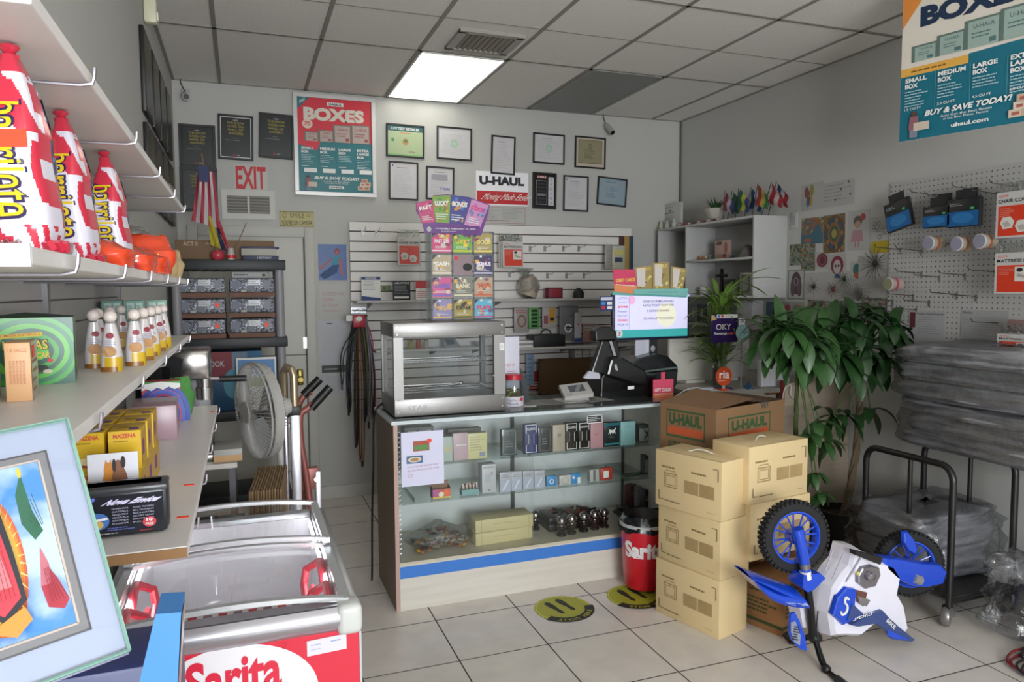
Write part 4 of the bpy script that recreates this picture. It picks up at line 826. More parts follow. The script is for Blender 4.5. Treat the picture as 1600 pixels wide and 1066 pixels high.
# ------------------------------------------------------------------ food warmer on the counter
WY0, WY1 = 3.80, 4.18; a = at(613, 600, y=WY0); b_ = at(807, 600, y=WY0); wx0, wx1 = .735, 1.356; wz0, wz1 = 1.026, 1.525
t = thing('food_warmer', 'stainless steel glass sided food warmer standing on the display counter', 'food warmer', ((wx0 + wx1) / 2, (WY0 + WY1) / 2, wz0)); FWT = t
w, d, h = wx1 - wx0, WY1 - WY0, wz1 - wz0; x0, x1, y0, y1 = -w / 2, w / 2, -d / 2, d / 2
m = MB(); m.box(x0, x1, y0, y1, h - .075, h, STEEL, .003); m.build('top_housing', t)
m = MB(); m.box(x0, x1, y0, y1, .004, .095, STEEL, .003); m.build('base_housing', t)
for nm, q in (('post', (x0, x0 + .05, y0, y0 + .03)), ('post', (x1 - .065, x1 - .02, y0, y0 + .03)), ('post', (x1 - .02, x1, y0 + .004, y0 + .03)), ('post', (x0, x0 + .03, y1 - .03, y1)), ('post', (x1 - .03, x1, y1 - .03, y1))):
    m = MB(); m.box(*q, .095, h - .075, STEEL); m.build(nm, t)
for y, nm in ((y0 + .012, 'front_glass'), (y1 - .012, 'rear_glass')): m = MB(); m.box(x0 + .03, x1 - .03, y, y + .003, .095, h - .075, GLASS); m.build(nm, t)
for x in (x0 + .008, x1 - .012): m = MB(); m.box(x, x + .003, y0 + .03, y1 - .03, .095, h - .075, GLASS); m.build('side_glass', t)
def rack(z):
    m = MB(); X0, X1, Y0, Y1 = x0 + .045, x1 - .06, y0 + .05, y1 - .05
    m.tube([(X0, Y0, z), (X1, Y0, z), (X1, Y1, z), (X0, Y1, z)], .0045, CHROME, 6, close=True)
    for k in range(1, 26): m.tube([(X0 + (X1 - X0) * k / 26, Y0, z), (X0 + (X1 - X0) * k / 26, Y1, z)], .0014, CHROME, 4)
    for k in range(1, 3): m.tube([(X0, Y0 + (Y1 - Y0) * k / 3, z - .002), (X1, Y0 + (Y1 - Y0) * k / 3, z - .002)], .002, CHROME, 4)
    return m
rack(.28).build('wire_shelf', t); rack(.125).build('wire_shelf', t)
m = MB(); c = front(m, x0, x0 + .2, y0, .03, .07); c.t('STAR', .35, .2, .9, .75, M('#a29e9c', .3), .0)
for (px, pz) in ((x0 + .02, h - .02), (x0 + .02, h - .06), (x1 - .02, h - .02), (x1 - .02, h - .06), (x1 - .02, .03), (x1 - .02, .075), (x0 + .02, .03), (x0 + .02, .09), (x0 + .02, .2), (x1 - .07, .2)): m.tube([(px, y0 - .002, pz), (px, y0 + .002, pz)], .004, CHROME, 8)
m.build('screw', t)
for (fx, fy) in ((x0 + .04, y0 + .04), (x1 - .04, y0 + .04), (x0 + .04, y1 - .04), (x1 - .04, y1 - .04)): m = MB(); m.lathe([(.014, 0), (.014, .005)], BLACK, (fx, fy, 0)); m.build('foot', t)
m = MB(); m.box(x1 - .034, x1 - .006, y0 - .001, y0 + .004, h - .16, h - .12, PAPER); front(m, x1 - .034, x1 - .006, y0 - .001, h - .16, h - .12).lines(.15, .2, .85, .8, 4, GREYTXT, 4); m.build('label_card', t)
m = MB(); m.lathe([(.015, 0), (.03, .0), (.028, .012), (.012, .02)], CHROME, (0, 0, 0)); q = (wx0 + w * .62, 3.93, wz0 + h - .095)
# scoop handle inside and tongs
m = MB(); m.tube([(-.12, 0, 0), (.04, 0, .004), (.1, .01, .012)], [.004, .005, .012], CHROME, 8); m.ball((.11, .01, .014), .016, CHROME, 10, (1.4, 1, .6)); tag(m.build('serving_tongs', None, (wx0 + .30, 3.95, wz0 + .135)), 'steel serving tongs lying on the lower rack of the food warmer', 'tongs')
m = MB(); m.tube(spline([Vector((wx0 + .01, WY1 - .02, 1.06)), Vector((wx0 - .04, WY1 + .02, .98)), Vector((wx0 - .055, WY1, .7)), Vector((wx0 - .065, 4.2, .4)), Vector((wx0 - .08, 4.15, .1)), Vector((wx0 - .075, 4.2, .01))]), .006, BLACK, 8)
tag(m.build('power_cord', None), 'black power cord running down from the food warmer to the floor', 'cord')

# ------------------------------------------------------------------ scratch ticket dispenser on the warmer
DY = 4.02; a = at(675, 500, y=DY); b_ = at(772, 500, y=DY); dz0 = 1.527; DW0, DW1 = a.x, b_.x; DH = at(720, 362, y=DY).z - dz0
t = thing('ticket_dispenser', 'clear acrylic scratch ticket case standing on the food warmer', 'dispenser', ((DW0 + DW1) / 2, DY, dz0)); w = DW1 - DW0
m = MB(); fr = M('#5c5e60', .3)
m.box(-w / 2 - .055, w / 2, .003, .13, 0, .006, ACRYL)
for k in range(5): z = k * DH / 4; m.box(-w / 2, w / 2, -.004, .0, max(0, z - .004), z + .003, fr)
for k in range(4): x = -w / 2 + w * k / 3; m.box(x - .003, x + .003, -.004, 0, 0, DH, fr)
m.build('frame', t)
m = MB(); m.box(-w / 2 - .003, -w / 2 + .003, .0, .13, 0, DH, ACRYL); m.box(w / 2 - .003, w / 2, .003, .13, 0, DH, ACRYL); m.box(-w / 2 + .003, w / 2 - .003, .127, .13, 0, DH, ACRYL); m.quad((-w / 2 - .055, .06, 0), (-w / 2, 0, 0), (-w / 2, 0, DH), (-w / 2 - .055, .06, DH), ACRYL)
for k in range(1, 4): m.box(-w / 2 + .003, w / 2 - .003, .003, .127, k * DH / 4 - .002, k * DH / 4, ACRYL)
m.build('case', t)
TK = [[('#c83a70', 'FAST $50', '#e8d8e0'), ('#6fae48', 'LUCKY', '#e8c838'), ('#a8985a', 'GOLD', '#e8d878')], [('#b0a080', 'CASH', '#e8e4d8'), ('#8a7478', '', '#5a4a4c'), ('#3c3460', 'BONUS', '#e8e0f0')],
      [('#c84a86', 'DOUBLE', '#6a5cb8'), ('#7c7c6c', 'BANK', '#d8d4b0'), ('#b89c80', 'TEN', '#c8603a')], [('#8c84b0', 'MEGA', '#d8b060'), ('#a8963c', 'FORTUNE', '#2c2a20'), ('#5ab0cc', 'PLAY', '#d8406c')]]
for r_ in range(4):
    for c_ in range(3):
        col, s, col2 = TK[r_][c_]; X0 = -w / 2 + w * c_ / 3 + .008; X1 = -w / 2 + w * (c_ + 1) / 3 - .006; Z0 = DH - (r_ + 1) * DH / 4 + .006; Z1 = Z0 + DH / 4 - .014
        m = MB(); wd = X1 - X0; hh = Z1 - Z0; m.box(-wd / 2, wd / 2, -.001, .001, 0, hh, M(col, .3)); cc = front(m, -wd / 2, wd / 2, -.001, 0, hh); rr = random.Random(r_ * 7 + c_)
        if r_ != 1 or c_ != 1:
            cc.p([(0, .75), (.25, 1), (0, 1)], DGREY); cc.r(.3, .9, .42, 1, PAPER); cc.r(0, .06, 1, .13, M(col2, .3))
            for k in range(9): cc.e(rr.uniform(.1, .9), rr.uniform(.2, .9), rr.uniform(.05, .16), rr.uniform(.04, .12), M(rr.choice((col2, col, '#d8a848', '#6f5c88', '#c8c0b0', '#8c3c50')), .3), 9)
            cc.t(s, .12, .46, .9, .68, M(col2, .3), .05); cc.lines(.15, .2, .85, .34, 2, PAPER, r_ + c_)
        else: cc.e(.75, .4, .25, .2, INK); cc.r(.05, .75, .25, .95, RED)
        lab = ['scratch ticket %s in the acrylic case, row %s' % (('at the left', 'in the middle', 'at the right')[c_], ('one from the top', 'two from the top', 'three from the top', 'four, at the bottom')[r_])][0]
        tag(m.build('scratch_ticket', None, ((DW0 + DW1) / 2 + (X0 + X1) / 2, DY + .006, dz0 + Z0)), lab, 'ticket', 'scratch tickets in the acrylic case')
# ticket fan sign
FY = DY - .02; t = thing('ticket_fan_sign', 'fan shaped purple promotional sign on top of the ticket case', 'sign', ((DW0 + DW1) / 2, FY, dz0 + DH))
def pxl(px, py, y): v = at(px, py, y=y); return v - t.location
m = MB(); P_ = [pxl(*q, FY) for q in ((659, 344), (650, 330), (650, 317), (676, 312), (677, 305), (702, 304), (733, 308), (765, 320), (763, 334), (752, 368), (706, 366), (663, 362))]
m.prism(P_, (0, .004, 0), M('#6a2f82', .35)); m.build('backing', t)
def tq(px, col, s, colt, sd):
    q = [pxl(*p_, FY - .004) for p_ in px]; m = MB(); m.prism(q, (0, .003, 0), M(col, .35)); rr = random.Random(sd)
    cc = Cv(m, fn=lambda u, v, h: (q[0] * (1 - u) + q[1] * u) * (1 - v) + (q[3] * (1 - u) + q[2] * u) * v + Vector((0, -h, 0)))
    for k in range(12): cc.e(rr.uniform(.12, .88), rr.uniform(.1, .88), rr.uniform(.05, .12), rr.uniform(.03, .09), M(rr.choice(colt), .4), 8)
    cc.t(s, .1, .62, .9, .80, PAPER if sd != 4 else M('#d8408c'), .05); cc.lines(.1, .1, .9, .35, 3, PAPER, sd); m.build('ticket_print', t)
tq([(659, 349), (681, 347), (675, 312), (650, 318)], '#b8386c', 'FAST', ('#8c2450', '#d86090', '#602040'), 1)
tq([(680, 347), (702, 349), (704, 305), (675, 306)], '#7a9a3c', 'LUCKY', ('#c8b030', '#4c8a3c', '#b85a30'), 2)
tq([(702, 349), (725, 351), (736, 309), (704, 305)], '#3c3c84', 'BONUS', ('#7c5ca8', '#4c74b8', '#c88a48'), 3)
tq([(725, 351), (750, 356), (764, 321), (737, 311)], '#c088b0', 'COOL', ('#5c74b0', '#c85a9c', '#8898c8'), 4)
m = MB(); c = Cv(m, fn=lambda u, v, h: Vector((P_[0].x + .01 + (P_[9].x - P_[0].x - .02) * u, -.0055 - h, P_[10].z + .002 + .045 * v))); c.r(0, 0, 1, 1, M('#5c2878', .35)); c.e(.09, .5, .04, .32, LGREY); c.t('AVAILABLE FEBRUARY 23, 2026', .2, .5, .92, .72, PAPER, .01); c.lines(.3, .2, .7, .4, 1, LGREY, 3); m.build('banner', t)

# ------------------------------------------------------------------ charity jar, cards, keypad
q = at(804, 643, y=3.93); q = Vector((q.x, 3.95, 1.026)); t = thing('charity_jar', 'clear plastic donation jar with a red lid and coins', 'jar', q)
m = MB(); m.lathe([(.056, 0), (.06, .01), (.06, .13), (.052, .15), (.046, .155)], ACRYL, cap=False); m.lathe([(.055, .001), (.001, .001)], ACRYL, cap=False); m.build('jar', t)
m = MB(); m.lathe([(.05, .155), (.05, .18), (.046, .184), (.0, .184)], M('#b82434', .35), cap=False); m.build('lid', t)
m = MB(); m.lathe([(.0602, .004), (.0606, .06)], M('#cfcbd2', .5), cap=False)
cc = Cv(m, fn=lambda u, v, h: Vector((sin((u - .5) * 2.2) * (.0608 + h), -cos((u - .5) * 2.2) * (.0608 + h), .004 + .056 * v)), sub=6); cc.t('Toys for a', .05, .5, .6, .75, M('#4a5a84'), 0); cc.t('Miracle', .08, .15, .55, .42, M('#4a5a84'), 0); cc.e(.75, .7, .1, .2, M('#d03a4c')); m.build('label', t)
m = MB(); rd = random.Random(2)
for k in range(30): m.T = Matrix.Translation((rd.uniform(-.03, .03), rd.uniform(-.03, .03), .01 + .003 * k)) @ Matrix.Rotation(rd.uniform(-.8, .8), 4, 'X'); m.lathe([(.014, 0), (.014, .002)], M('#9a9468', .35, .7) if k % 3 else M('#b0b878', .6), seg=10)
m.build('money', t)['kind'] = 'stuff'
l, w, h = ppx((788, 582), (811, 526), 4.03); box_thing('white_card_stand', 'tall white card standing behind the donation jar', 'card', (l.x, 4.03, 1.026), 0, w, .006, at(800, 526, y=4.03).z - 1.026, M('#cfcfdc', .4), lambda c: (c.t('HELP US', .1, .56, .7, .60, M('#c06070'), 0), c.lines(.2, .4, .9, .5, 3, M('#c06070'), 3)))
a = at(815, 560, y=4.0)
m = MB(); m.prism([(0, 0, 0), (.075, 0, 0), (.055, 0, .13), (0, 0, .24), (-.012, 0, .23)], (0, .05, 0), M('#33373a', .4)); tag(m.build('card_reader_side', None, (a.x - .005, 4.05, 1.026)), 'dark grey wedge shaped terminal beside the donation jar', 'terminal')
# papers under glass and folder
m = MB()
for k in range(5): m.T = Matrix.Translation((1.5 + .12 * k, 3.98 + .02 * (k % 2), 1.0265 + .0006 * k)) @ Matrix.Rotation(.1 * (k - 2), 4, 'Z'); m.box(-.09, .09, -.1, .1, 0, .0005, (PAPER, M('#a7a5a2'), M('#8f8c8a'))[k % 3]); Cv(m, (-.08, -.09, .0006), (.16, 0, 0), (0, .18, 0)).lines(0, 0, 1, 1, 8, DGREY, k, .3)
tag(m.build('counter_papers', None), 'loose printed papers lying flat on the counter beside the keypad', 'papers', kind='stuff')
m = MB(Matrix.Translation((0, 0, .0)) @ Matrix.Rotation(RAD(-8), 4, 'Z')); KPW = M('#bdbab6', .4)
vs = [(-.09, -.06, .03), (.09, -.06, .045), (.09, .07, .10), (-.09, .07, .085)]
m.prism([Vector(v) for v in vs], (0, .01, -.022), KPW); m.prism([(-.07, -.04, 0), (.07, -.04, 0), (.06, .05, .085), (-.06, .05, .075)], (0, .02, 0), KPW)
c = Cv(m, vs[0], Vector(vs[1]) - Vector(vs[0]), Vector(vs[3]) - Vector(vs[0])); c.r(.25, .3, .8, .85, M('#5c6064', .3)); c.p([(.4, .3), (.55, .3), (.75, .85), (.6, .85)], M('#8a8e90')); c.lines(.05, .1, .3, .2, 1, GREYTXT, 2)
q = at(903, 632, y=3.98); KP = tag(m.build('payment_keypad', None, (q.x, 4.0, 1.0265)), 'white tilted payment keypad with a grey screen on the counter', 'keypad')
m = MB(); m.box(-.065, .065, -.03, .05, 0, .001, BLACK); 
# ------------------------------------------------------------------ lottery terminal, display, flyers
BK = M('#121315', .22, coat=.2)
q = at(985, 642, y=4.05); t = thing('lottery_terminal', 'glossy black lottery terminal with a curved ticket printer on the counter', 'terminal', (q.x, 4.05, 1.026)); T0 = t.location
def tp(px, py, y=4.0): return at(px, py, y=y) - T0
m = MB()
m.prism([tp(*p_) for p_ in ((929, 633), (938, 628), (940, 590), (948, 580), (972, 572), (1002, 578), (1005, 610), (998, 634))] , (0, .20, 0), BK); m.build('printer_body', t, bev=.012)
m = MB(); m.prism([tp(*p_, 3.95) for p_ in ((948, 588), (955, 560), (972, 557), (1010, 578), (1014, 600), (1000, 604))], (0, .22, 0), BK); m.build('printer_hood', t, bev=.015)
m = MB(); m.prism([tp(*p_, 4.02) for p_ in ((1000, 585), (1026, 585), (1026, 618), (1004, 630), (998, 634))], (0, .18, 0), BK); m.build('cash_module', t, bev=.01)
m = MB(); m.prism([tp(*p_, 4.0) for p_ in ((924, 583), (941, 532), (965, 532), (970, 556), (955, 562), (944, 585))], (0, .05, 0), BK); m.build('scanner_arm', t, bev=.008)
m = MB(); m.prism([tp(*p_, 3.98) for p_ in ((930, 516), (940, 510), (955, 510), (964, 518), (965, 532), (931, 534))], (0, .08, 0), BK); m.build('scanner_head', t, bev=.01)
m = MB(); m.prism([tp(*p_, 3.99) for p_ in ((952, 534), (956, 533), (963, 556), (959, 556))], (0, .003, 0), M('#9a9aa0', .3)); m.prism([tp(*p_, 3.945) for p_ in ((981, 604), (991, 603), (991, 608), (981, 609))], (0, .003, 0), PAPER); m.prism([tp(*p_, 3.945) for p_ in ((960, 572), (963, 568), (966, 580), (962, 578))], (0, .003, 0), LGREY); m.build('badge', t)
m = MB(); m.prism([tp(*p_, 3.96) for p_ in ((912, 591), (921, 580), (936, 583), (938, 592), (918, 592))], (0, .02, 0), M('#b9b9c4', .5)); m.build('paper_slip', t)
# customer display unit behind: white back case + curved black printer
q = at(1020, 600, y=4.22); t2 = thing('receipt_unit', 'curved black receipt printer under the tall customer screen', 'printer', (q.x, 4.27, 1.02)); T2 = t2.location
m = MB(); m.prism([at(*p_, y=4.15) - T2 for p_ in ((985, 588), (988, 568), (1000, 560), (1026, 553), (1045, 557), (1060, 572), (1060, 580), (1010, 584))], (0, .18, 0), BK); m.build('hood', t2, bev=.012)
m = MB(); m.prism([at(*p_, y=4.16) - T2 for p_ in ((985, 584), (1060, 577), (1058, 600), (1046, 622), (1000, 634), (985, 634))], (0, .16, 0), M('#1d1f21', .5)); m.build('body', t2, bev=.008)
m = MB(); m.prism([at(*p_, y=4.14) - T2 for p_ in ((1000, 580), (1058, 573), (1058, 576), (1000, 583))], (0, .01, 0), M('#5a6a64', .3)); m.build('slot', t2)
# screen on pole
sy = 4.25; l, w, h = ppx((957, 533), (1077, 458), sy); t = thing('customer_screen', 'lit customer screen on a pole showing a lottery raffle notice', 'screen', (l.x, sy, 1.02)); z0 = l.z - 1.02
m = MB(); m.box(-w / 2, w / 2, 0, .035, z0, z0 + h, M('#1a2038', .3), .006); m.build('housing', t)
m = MB(); m.box(-w / 2 + .018, w / 2 - .014, -.002, .001, z0 + .018, z0 + h - .002, M('#b8bccc', .3)); SCR = lambda hx: M(hx, .35, em=.55)
cc = front(m, -w / 2 + .018, w / 2 - .014, -.002, z0 + .018, z0 + h - .002); cc.r(0, 0, 1, 1, SCR('#c9c8e4')); cc.r(.19, .18, 1, 1, SCR('#cfcdea')); cc.e(.7, .5, .14, .28, SCR('#dcdac4')); cc.e(.93, .95, .1, .05, SCR('#a8b0dc')); cc.e(.22, .86, .05, .1, SCR('#d8a8cc'))
cc.r(0, 0, 1, .18, SCR('#3a9c9c')); cc.e(.055, .10, .045, .09, PAPER); cc.t('3', .04, .05, .07, .15, PURPLE, .02); cc.r(.185, .2, .19, .99, SCR('#8a84a8'))
for k, s in enumerate(('GRAB YOUR MILLIONAIRE', 'RAFFLE TICKET NOW FOR')): cc.t(s, .37, .80 - .09 * k, .80, .85 - .09 * k, SCR('#55525c'), .01)
cc.t('5 BONUS DRAWS!', .43, .58, .74, .63, SCR('#55525c'), .01); cc.t('TO WIN UP TO $100,000!', .38, .40, .80, .45, SCR('#55525c'), .01)
for k in range(7): cc.t(('LOTTO', 'JACKPOT', '$9M', 'Power', 'FANTASY', 'CASH', 'PICK 4')[k], .03, .88 - .1 * k, .16, .93 - .1 * k, SCR(('#8888a8', '#9c9cb8', '#c83a5c')[k % 3]), .02)
m.build('display', t)
m = MB(); m.tube([(.01, .03, 0), (.01, .03, z0 + .03)], .012, M('#9a9ca0', .3), 10); m.lathe([(.08, 0), (.08, .01), (.02, .02)], BK, (.01, .03, 0)); m.build('pole', t)
m = MB(); m.box(-.045, -.018, -.001, .012, z0 - .145, z0 - .0, M('#c8c8d4', .4)); m.box(-.12, -.045, .0, .012, z0 - .145, z0 - .0, M('#c0c2ce', .4)); m.box(-.018, .045, .0, .05, z0 - .17, z0, M('#22252a', .4)); m.ball((.01, -.002, z0 - .06), .018, M('#9a9a9c', .4), 12, (1, .4, 1.2)); m.build('speaker', t)
# flyer stand on top of screen
TZ = z0 + h; q0 = Vector((l.x, sy, 1.02 + TZ)); t = thing('flyer_stand', 'row of debit card flyer and gold ticket prints on top of the customer screen', 'sign', q0)
def pl(px, py, y=sy - .005): return at(px, py, y=y) - q0
m = MB(); q = [pl(958, 458), (pl(1076, 462)), pl(1076, 452), pl(958, 455)]
m.prism([pl(957, 461), pl(1073, 465), pl(1074, 452), pl(957, 456)], (0, .01, 0), M('#6fb4ae', .4)); m.build('stand_base', t); 
def card(name, pts, col, deco, dy=0):
    pp = [at(*p_, y=sy + dy) - q0 for p_ in pts]; m = MB(); m.prism(pp, (0, .003, 0), M(col, .3))
    deco(Cv(m, fn=lambda u, v, h: (pp[0] * (1 - u) + pp[1] * u) * (1 - v) + (pp[3] * (1 - u) + pp[2] * u) * v + Vector((0, -h, 0)))); m.build(name, t)
card('debit_card_flyer', [(960, 456), (997, 460), (992, 421), (958, 421)], '#d8486c', lambda c: (c.r(0, 0, 1, .35, M('#e8905c')), c.t('DEBIT CARDS', .1, .44, .95, .58, M('#f0d048'), .03, rise=.08), c.lines(.1, .28, .9, .38, 1, PAPER, 2)), -.012)
for k, pts in enumerate(([(997, 455), (1020, 456), (1019, 415), (991, 418)], [(1020, 456), (1046, 456), (1045, 410), (1020, 411)], [(1047, 457), (1066, 458), (1073, 420), (1049, 416)])):
    card('gold_ticket_print', pts, '#a8945c', lambda c, k=k: ([c.e(random.Random(k * 9 + i).uniform(.1, .9), random.Random(k * 5 + i).uniform(.1, .6), .08, .05, M(('#d8c060', '#8a7430', '#e8dca8')[i % 3]), 7) for i in range(12)], c.p([(.0 + .1 * k, .2), (.5, .2), (.6, .95), (.1, .95)], M('#d8d0cc', .2)), c.t('GOLD', .2, .84, .9, .94, M('#e8d078'), .03)), -.01 * (k % 2) - .004)
m = MB(); m.prism([at(*p_, y=sy - .02) - q0 for p_ in ((991, 459), (1074, 463), (1075, 451), (990, 452))], (0, .003, 0), M('#7fc0ba', .35)); cc = Cv(m, at(998, 461, y=sy - .021) - q0, Vector((.33, 0, 0)), Vector((0, 0, .03))); cc.t('AVAILABLE JANUARY 26, 2026', .2, .4, .9, .7, M('#58706c'), 0); m.build('stand_label', t)
# card brand sticker
l, w, h = ppx((937, 486), (958, 463), sy - .02); m = MB(); m.box(-w / 2, w / 2, -.002, 0, 0, h, M('#22306c')); c = front(m, -w / 2, w / 2, -.002, 0, h); c.r(.08, .72, .92, .94, M('#c8ccd8')); c.r(.1, .42, .42, .62, M('#3a8ac0')); c.r(.55, .42, .9, .62, PAPER); c.e(.26, .22, .16, .12, RED); c.r(.55, .12, .9, .32, PAPER)
tag(m.build('card_sticker', None, l), 'small navy payment card sticker sheet at the left edge of the screen', 'sticker')
# pink wobbler tag
l, w, h = ppx((1020, 627), (1052, 592), 3.92); t = thing('price_wobbler', 'pink and orange CARDS hang tag clipped to the black receipt printer', 'tag', (l.x, 3.92, l.z))
m = MB(); m.box(-w / 2, w / 2, -.002, 0, 0, h, M('#d8506c', .4)); c = front(m, -w / 2, w / 2, -.002, 0, h); c.r(0, 0, 1, .35, M('#e88a64')); c.t('GIFT CARDS', .08, .42, .9, .58, PAPER, .02); c.lines(.1, .28, .8, .36, 1, PAPER, 3); m.build('card', t)
m = MB(); m.box(-.016, .012, -.002, .0, h, h + .045, M('#d8506c', .4)); m.build('tab', t)
# back worktop with leaning cork board
m = MB(); m.box(1.25, 3.35, 5.55, 6.0, 0, .74, M('#8a8478', .6)); m.box(1.23, 3.37, 5.53, 6.02, .74, .77, M('#b4aea2', .5)); tag(m.build('back_worktop', None), 'low beige work cabinet along the back wall behind the counter', 'cabinet')
a, b_ = at(845, 600, y=5.85), at(936, 600, y=5.85); zt = at(890, 560, y=5.85).z
t = thing('cork_board', 'brown cork board leaning behind the counter below the shelves', 'board', ((a.x + b_.x) / 2, 5.9, .77)); w = b_.x - a.x; h = zt - .77
m = MB(); 
for q in ((-w / 2, w / 2, 0, .015), (-w / 2, w / 2, h - .015, h), (-w / 2, -w / 2 + .015, 0, h), (w / 2 - .015, w / 2, 0, h)): m.box(q[0], q[1], -.012, .01, q[2], q[3], M('#4a3420', .5))
m.build('frame', t); m = MB(); m.box(-w / 2 + .01, w / 2 - .01, -.004, .008, .01, h - .01, M('#5c4426', .8, bump=.3)); m.build('cork', t)
for k in range(3):
    l, w, h = ppx((895 + 12 * k, 560), (905 + 12 * k, 547), YS - .1); box_thing('small_carton', 'small white carton under the lower shelf, ' + ('left', 'middle', 'right')[k] + ' of three', 'box', (l.x, YS - .08, l.z), 0, w, .14, h, M('#b4b0ac'), lambda c: c.lines(.1, .3, .9, .7, 1, GREYTXT, 2), group='cartons under the shelf')
# things seen through the food warmer, on the lower left shelf
zL = zB + .02
def mini(name, label, cat, px, y, z, build): t_ = MB(); build(t_); q = at(px, 540, y=y); return tag(t_.build(name, None, (q.x, y, z)), label, cat)
for k in range(3): mini('pill_bottle', 'orange lidded bottle on the rear shelf behind the warmer, ' + ('left', 'middle', 'right')[k], 'bottle', 642 + 12 * k, YS - .12, zL, lambda m: (m.lathe([(.02, 0), (.02, .05), (.014, .06)], M(('#a89c5c', '#b85a50', '#b0a090')[k])), m.lathe([(.016, .06), (.016, .075)], M('#8c6a60'))))
mini('desk_calculator', 'grey calculator propped on the rear shelf behind the warmer', 'calculator', 705, YS - .14, zL, lambda m: (m.prism([(-.07, -.06, 0), (.07, -.06, 0), (.05, .06, .07), (-.07, .06, .07)], (0, .02, 0), M('#8a8c8c')), Cv(m, (-.05, -.05, .006), (.1, 0, 0), (0, .1, .06)).r(.1, .3, .8, .9, M('#3a3c40'))))
mini('steel_bowl', 'small steel bowl on the rear shelf behind the warmer', 'bowl', 748, YS - .14, zL, lambda m: m.lathe([(.02, 0), (.05, .03), (.055, .045)], CHROME))
m = MB(); m.box(-.12, .12, -.1, .1, 0, .16, M('#8c8f88', .5), .01); front(m, -.12, .12, -.1, 0, .16).r(.1, .5, .9, .8, M('#6f736e')); tag(m.build('white_cash_register', None, (at(735, 600, y=5.7).x, 5.7, .77)), 'grey white office machine on the rear work cabinet behind the warmer', 'machine')
# ------------------------------------------------------------------ left wall shelving
GX = -.19; G4X = -.10; Z1s, Z2s, Z3s, Z4s = 1.99, 1.745, 1.538, 1.27; GY1 = 2.97; GB = XL + .02
t = thing('wall_shelving', 'white wall shelving with chrome clipped shelves along the left wall', 'shelving', (XL, 1.9, 0)); GS = t; g0 = t.location.copy()
def gb(name, parts, bev=0, par=None):
    m = MB(Matrix.Translation(-g0))
    for p in parts: m.box(*p[:6], p[6])
    return m.build(name, par or GS, bev=bev)
gb('back_panel', [(XL + .001, GB, .95, GY1 + .02, .05, 2.02, M('#b9b6b4', .5))] + [(GB, GB + .0015, .95, GY1 + .02, z, z + .004, M('#5a5452')) for z in (.95, 1.1, 1.18, 1.35, 1.43, 1.62, 1.68)])
for y in (.96, 1.9, 2.95): gb('upright', [(GB, GB + .012, y, y + .02, .05, 2.02, M('#8b8a8c', .4, .5))])
for z, x, ya, yb, nm in ((Z1s, GX, .88, GY1, 'shelf'), (Z2s - .018, GX, .83, GY1, 'shelf'), (Z3s - .018, GX, .83, GY1, 'shelf')):
    gb('shelf', [(GB, x, ya, yb, z, z + .018, SHELFW)], .002)
s4 = gb('shelf', [(GB, G4X, 1.33, GY1, Z4s - .02, Z4s, SHELFW)], .001); gb('chipboard_edge', [(GB, G4X, 1.328, 1.33, Z4s - .019, Z4s - .002, M('#8c6844', .8))], par=s4)
for z, x, y0_, n in ((Z1s, GX, 1.17, 5), (Z2s - .018, GX, 1.0, 6), (Z3s - .018, GX, 1.1, 5), (Z4s - .02, G4X, 1.5, 5)):
    for k in range(n):
        y = y0_ + (2.9 - y0_) * k / (n - 1); m = MB(Matrix.Translation(-g0))
        m.tube([(GB, y, z - .006), (x - .01, y, z - .006), (x + .005, y, z - .003), (x + .008, y, z + .006), (x + .009, y, z + .019)], .0024, M('#a8a4ac', .3, .9), 6); m.build('shelf_clip', GS)
gb('fascia_panel', [(XL + .02, GX, .824, .83, Z2s - .020, Z2s + .002, M('#e4e4e6', .4))])
m = MB(Matrix.Translation(-g0))
for q in ((G4X - .03, 1.5), (G4X - .035, 1.75)): m.box(q[0], q[0] + .022, q[1], q[1] + .012, Z4s, Z4s + .0008, PRICE)
for q in ((G4X - .02, 2.8),): m.box(q[0], q[0] + .015, q[1], q[1] + .02, Z4s, Z4s + .0008, PRICE)
m.build('price_sticker', GS)

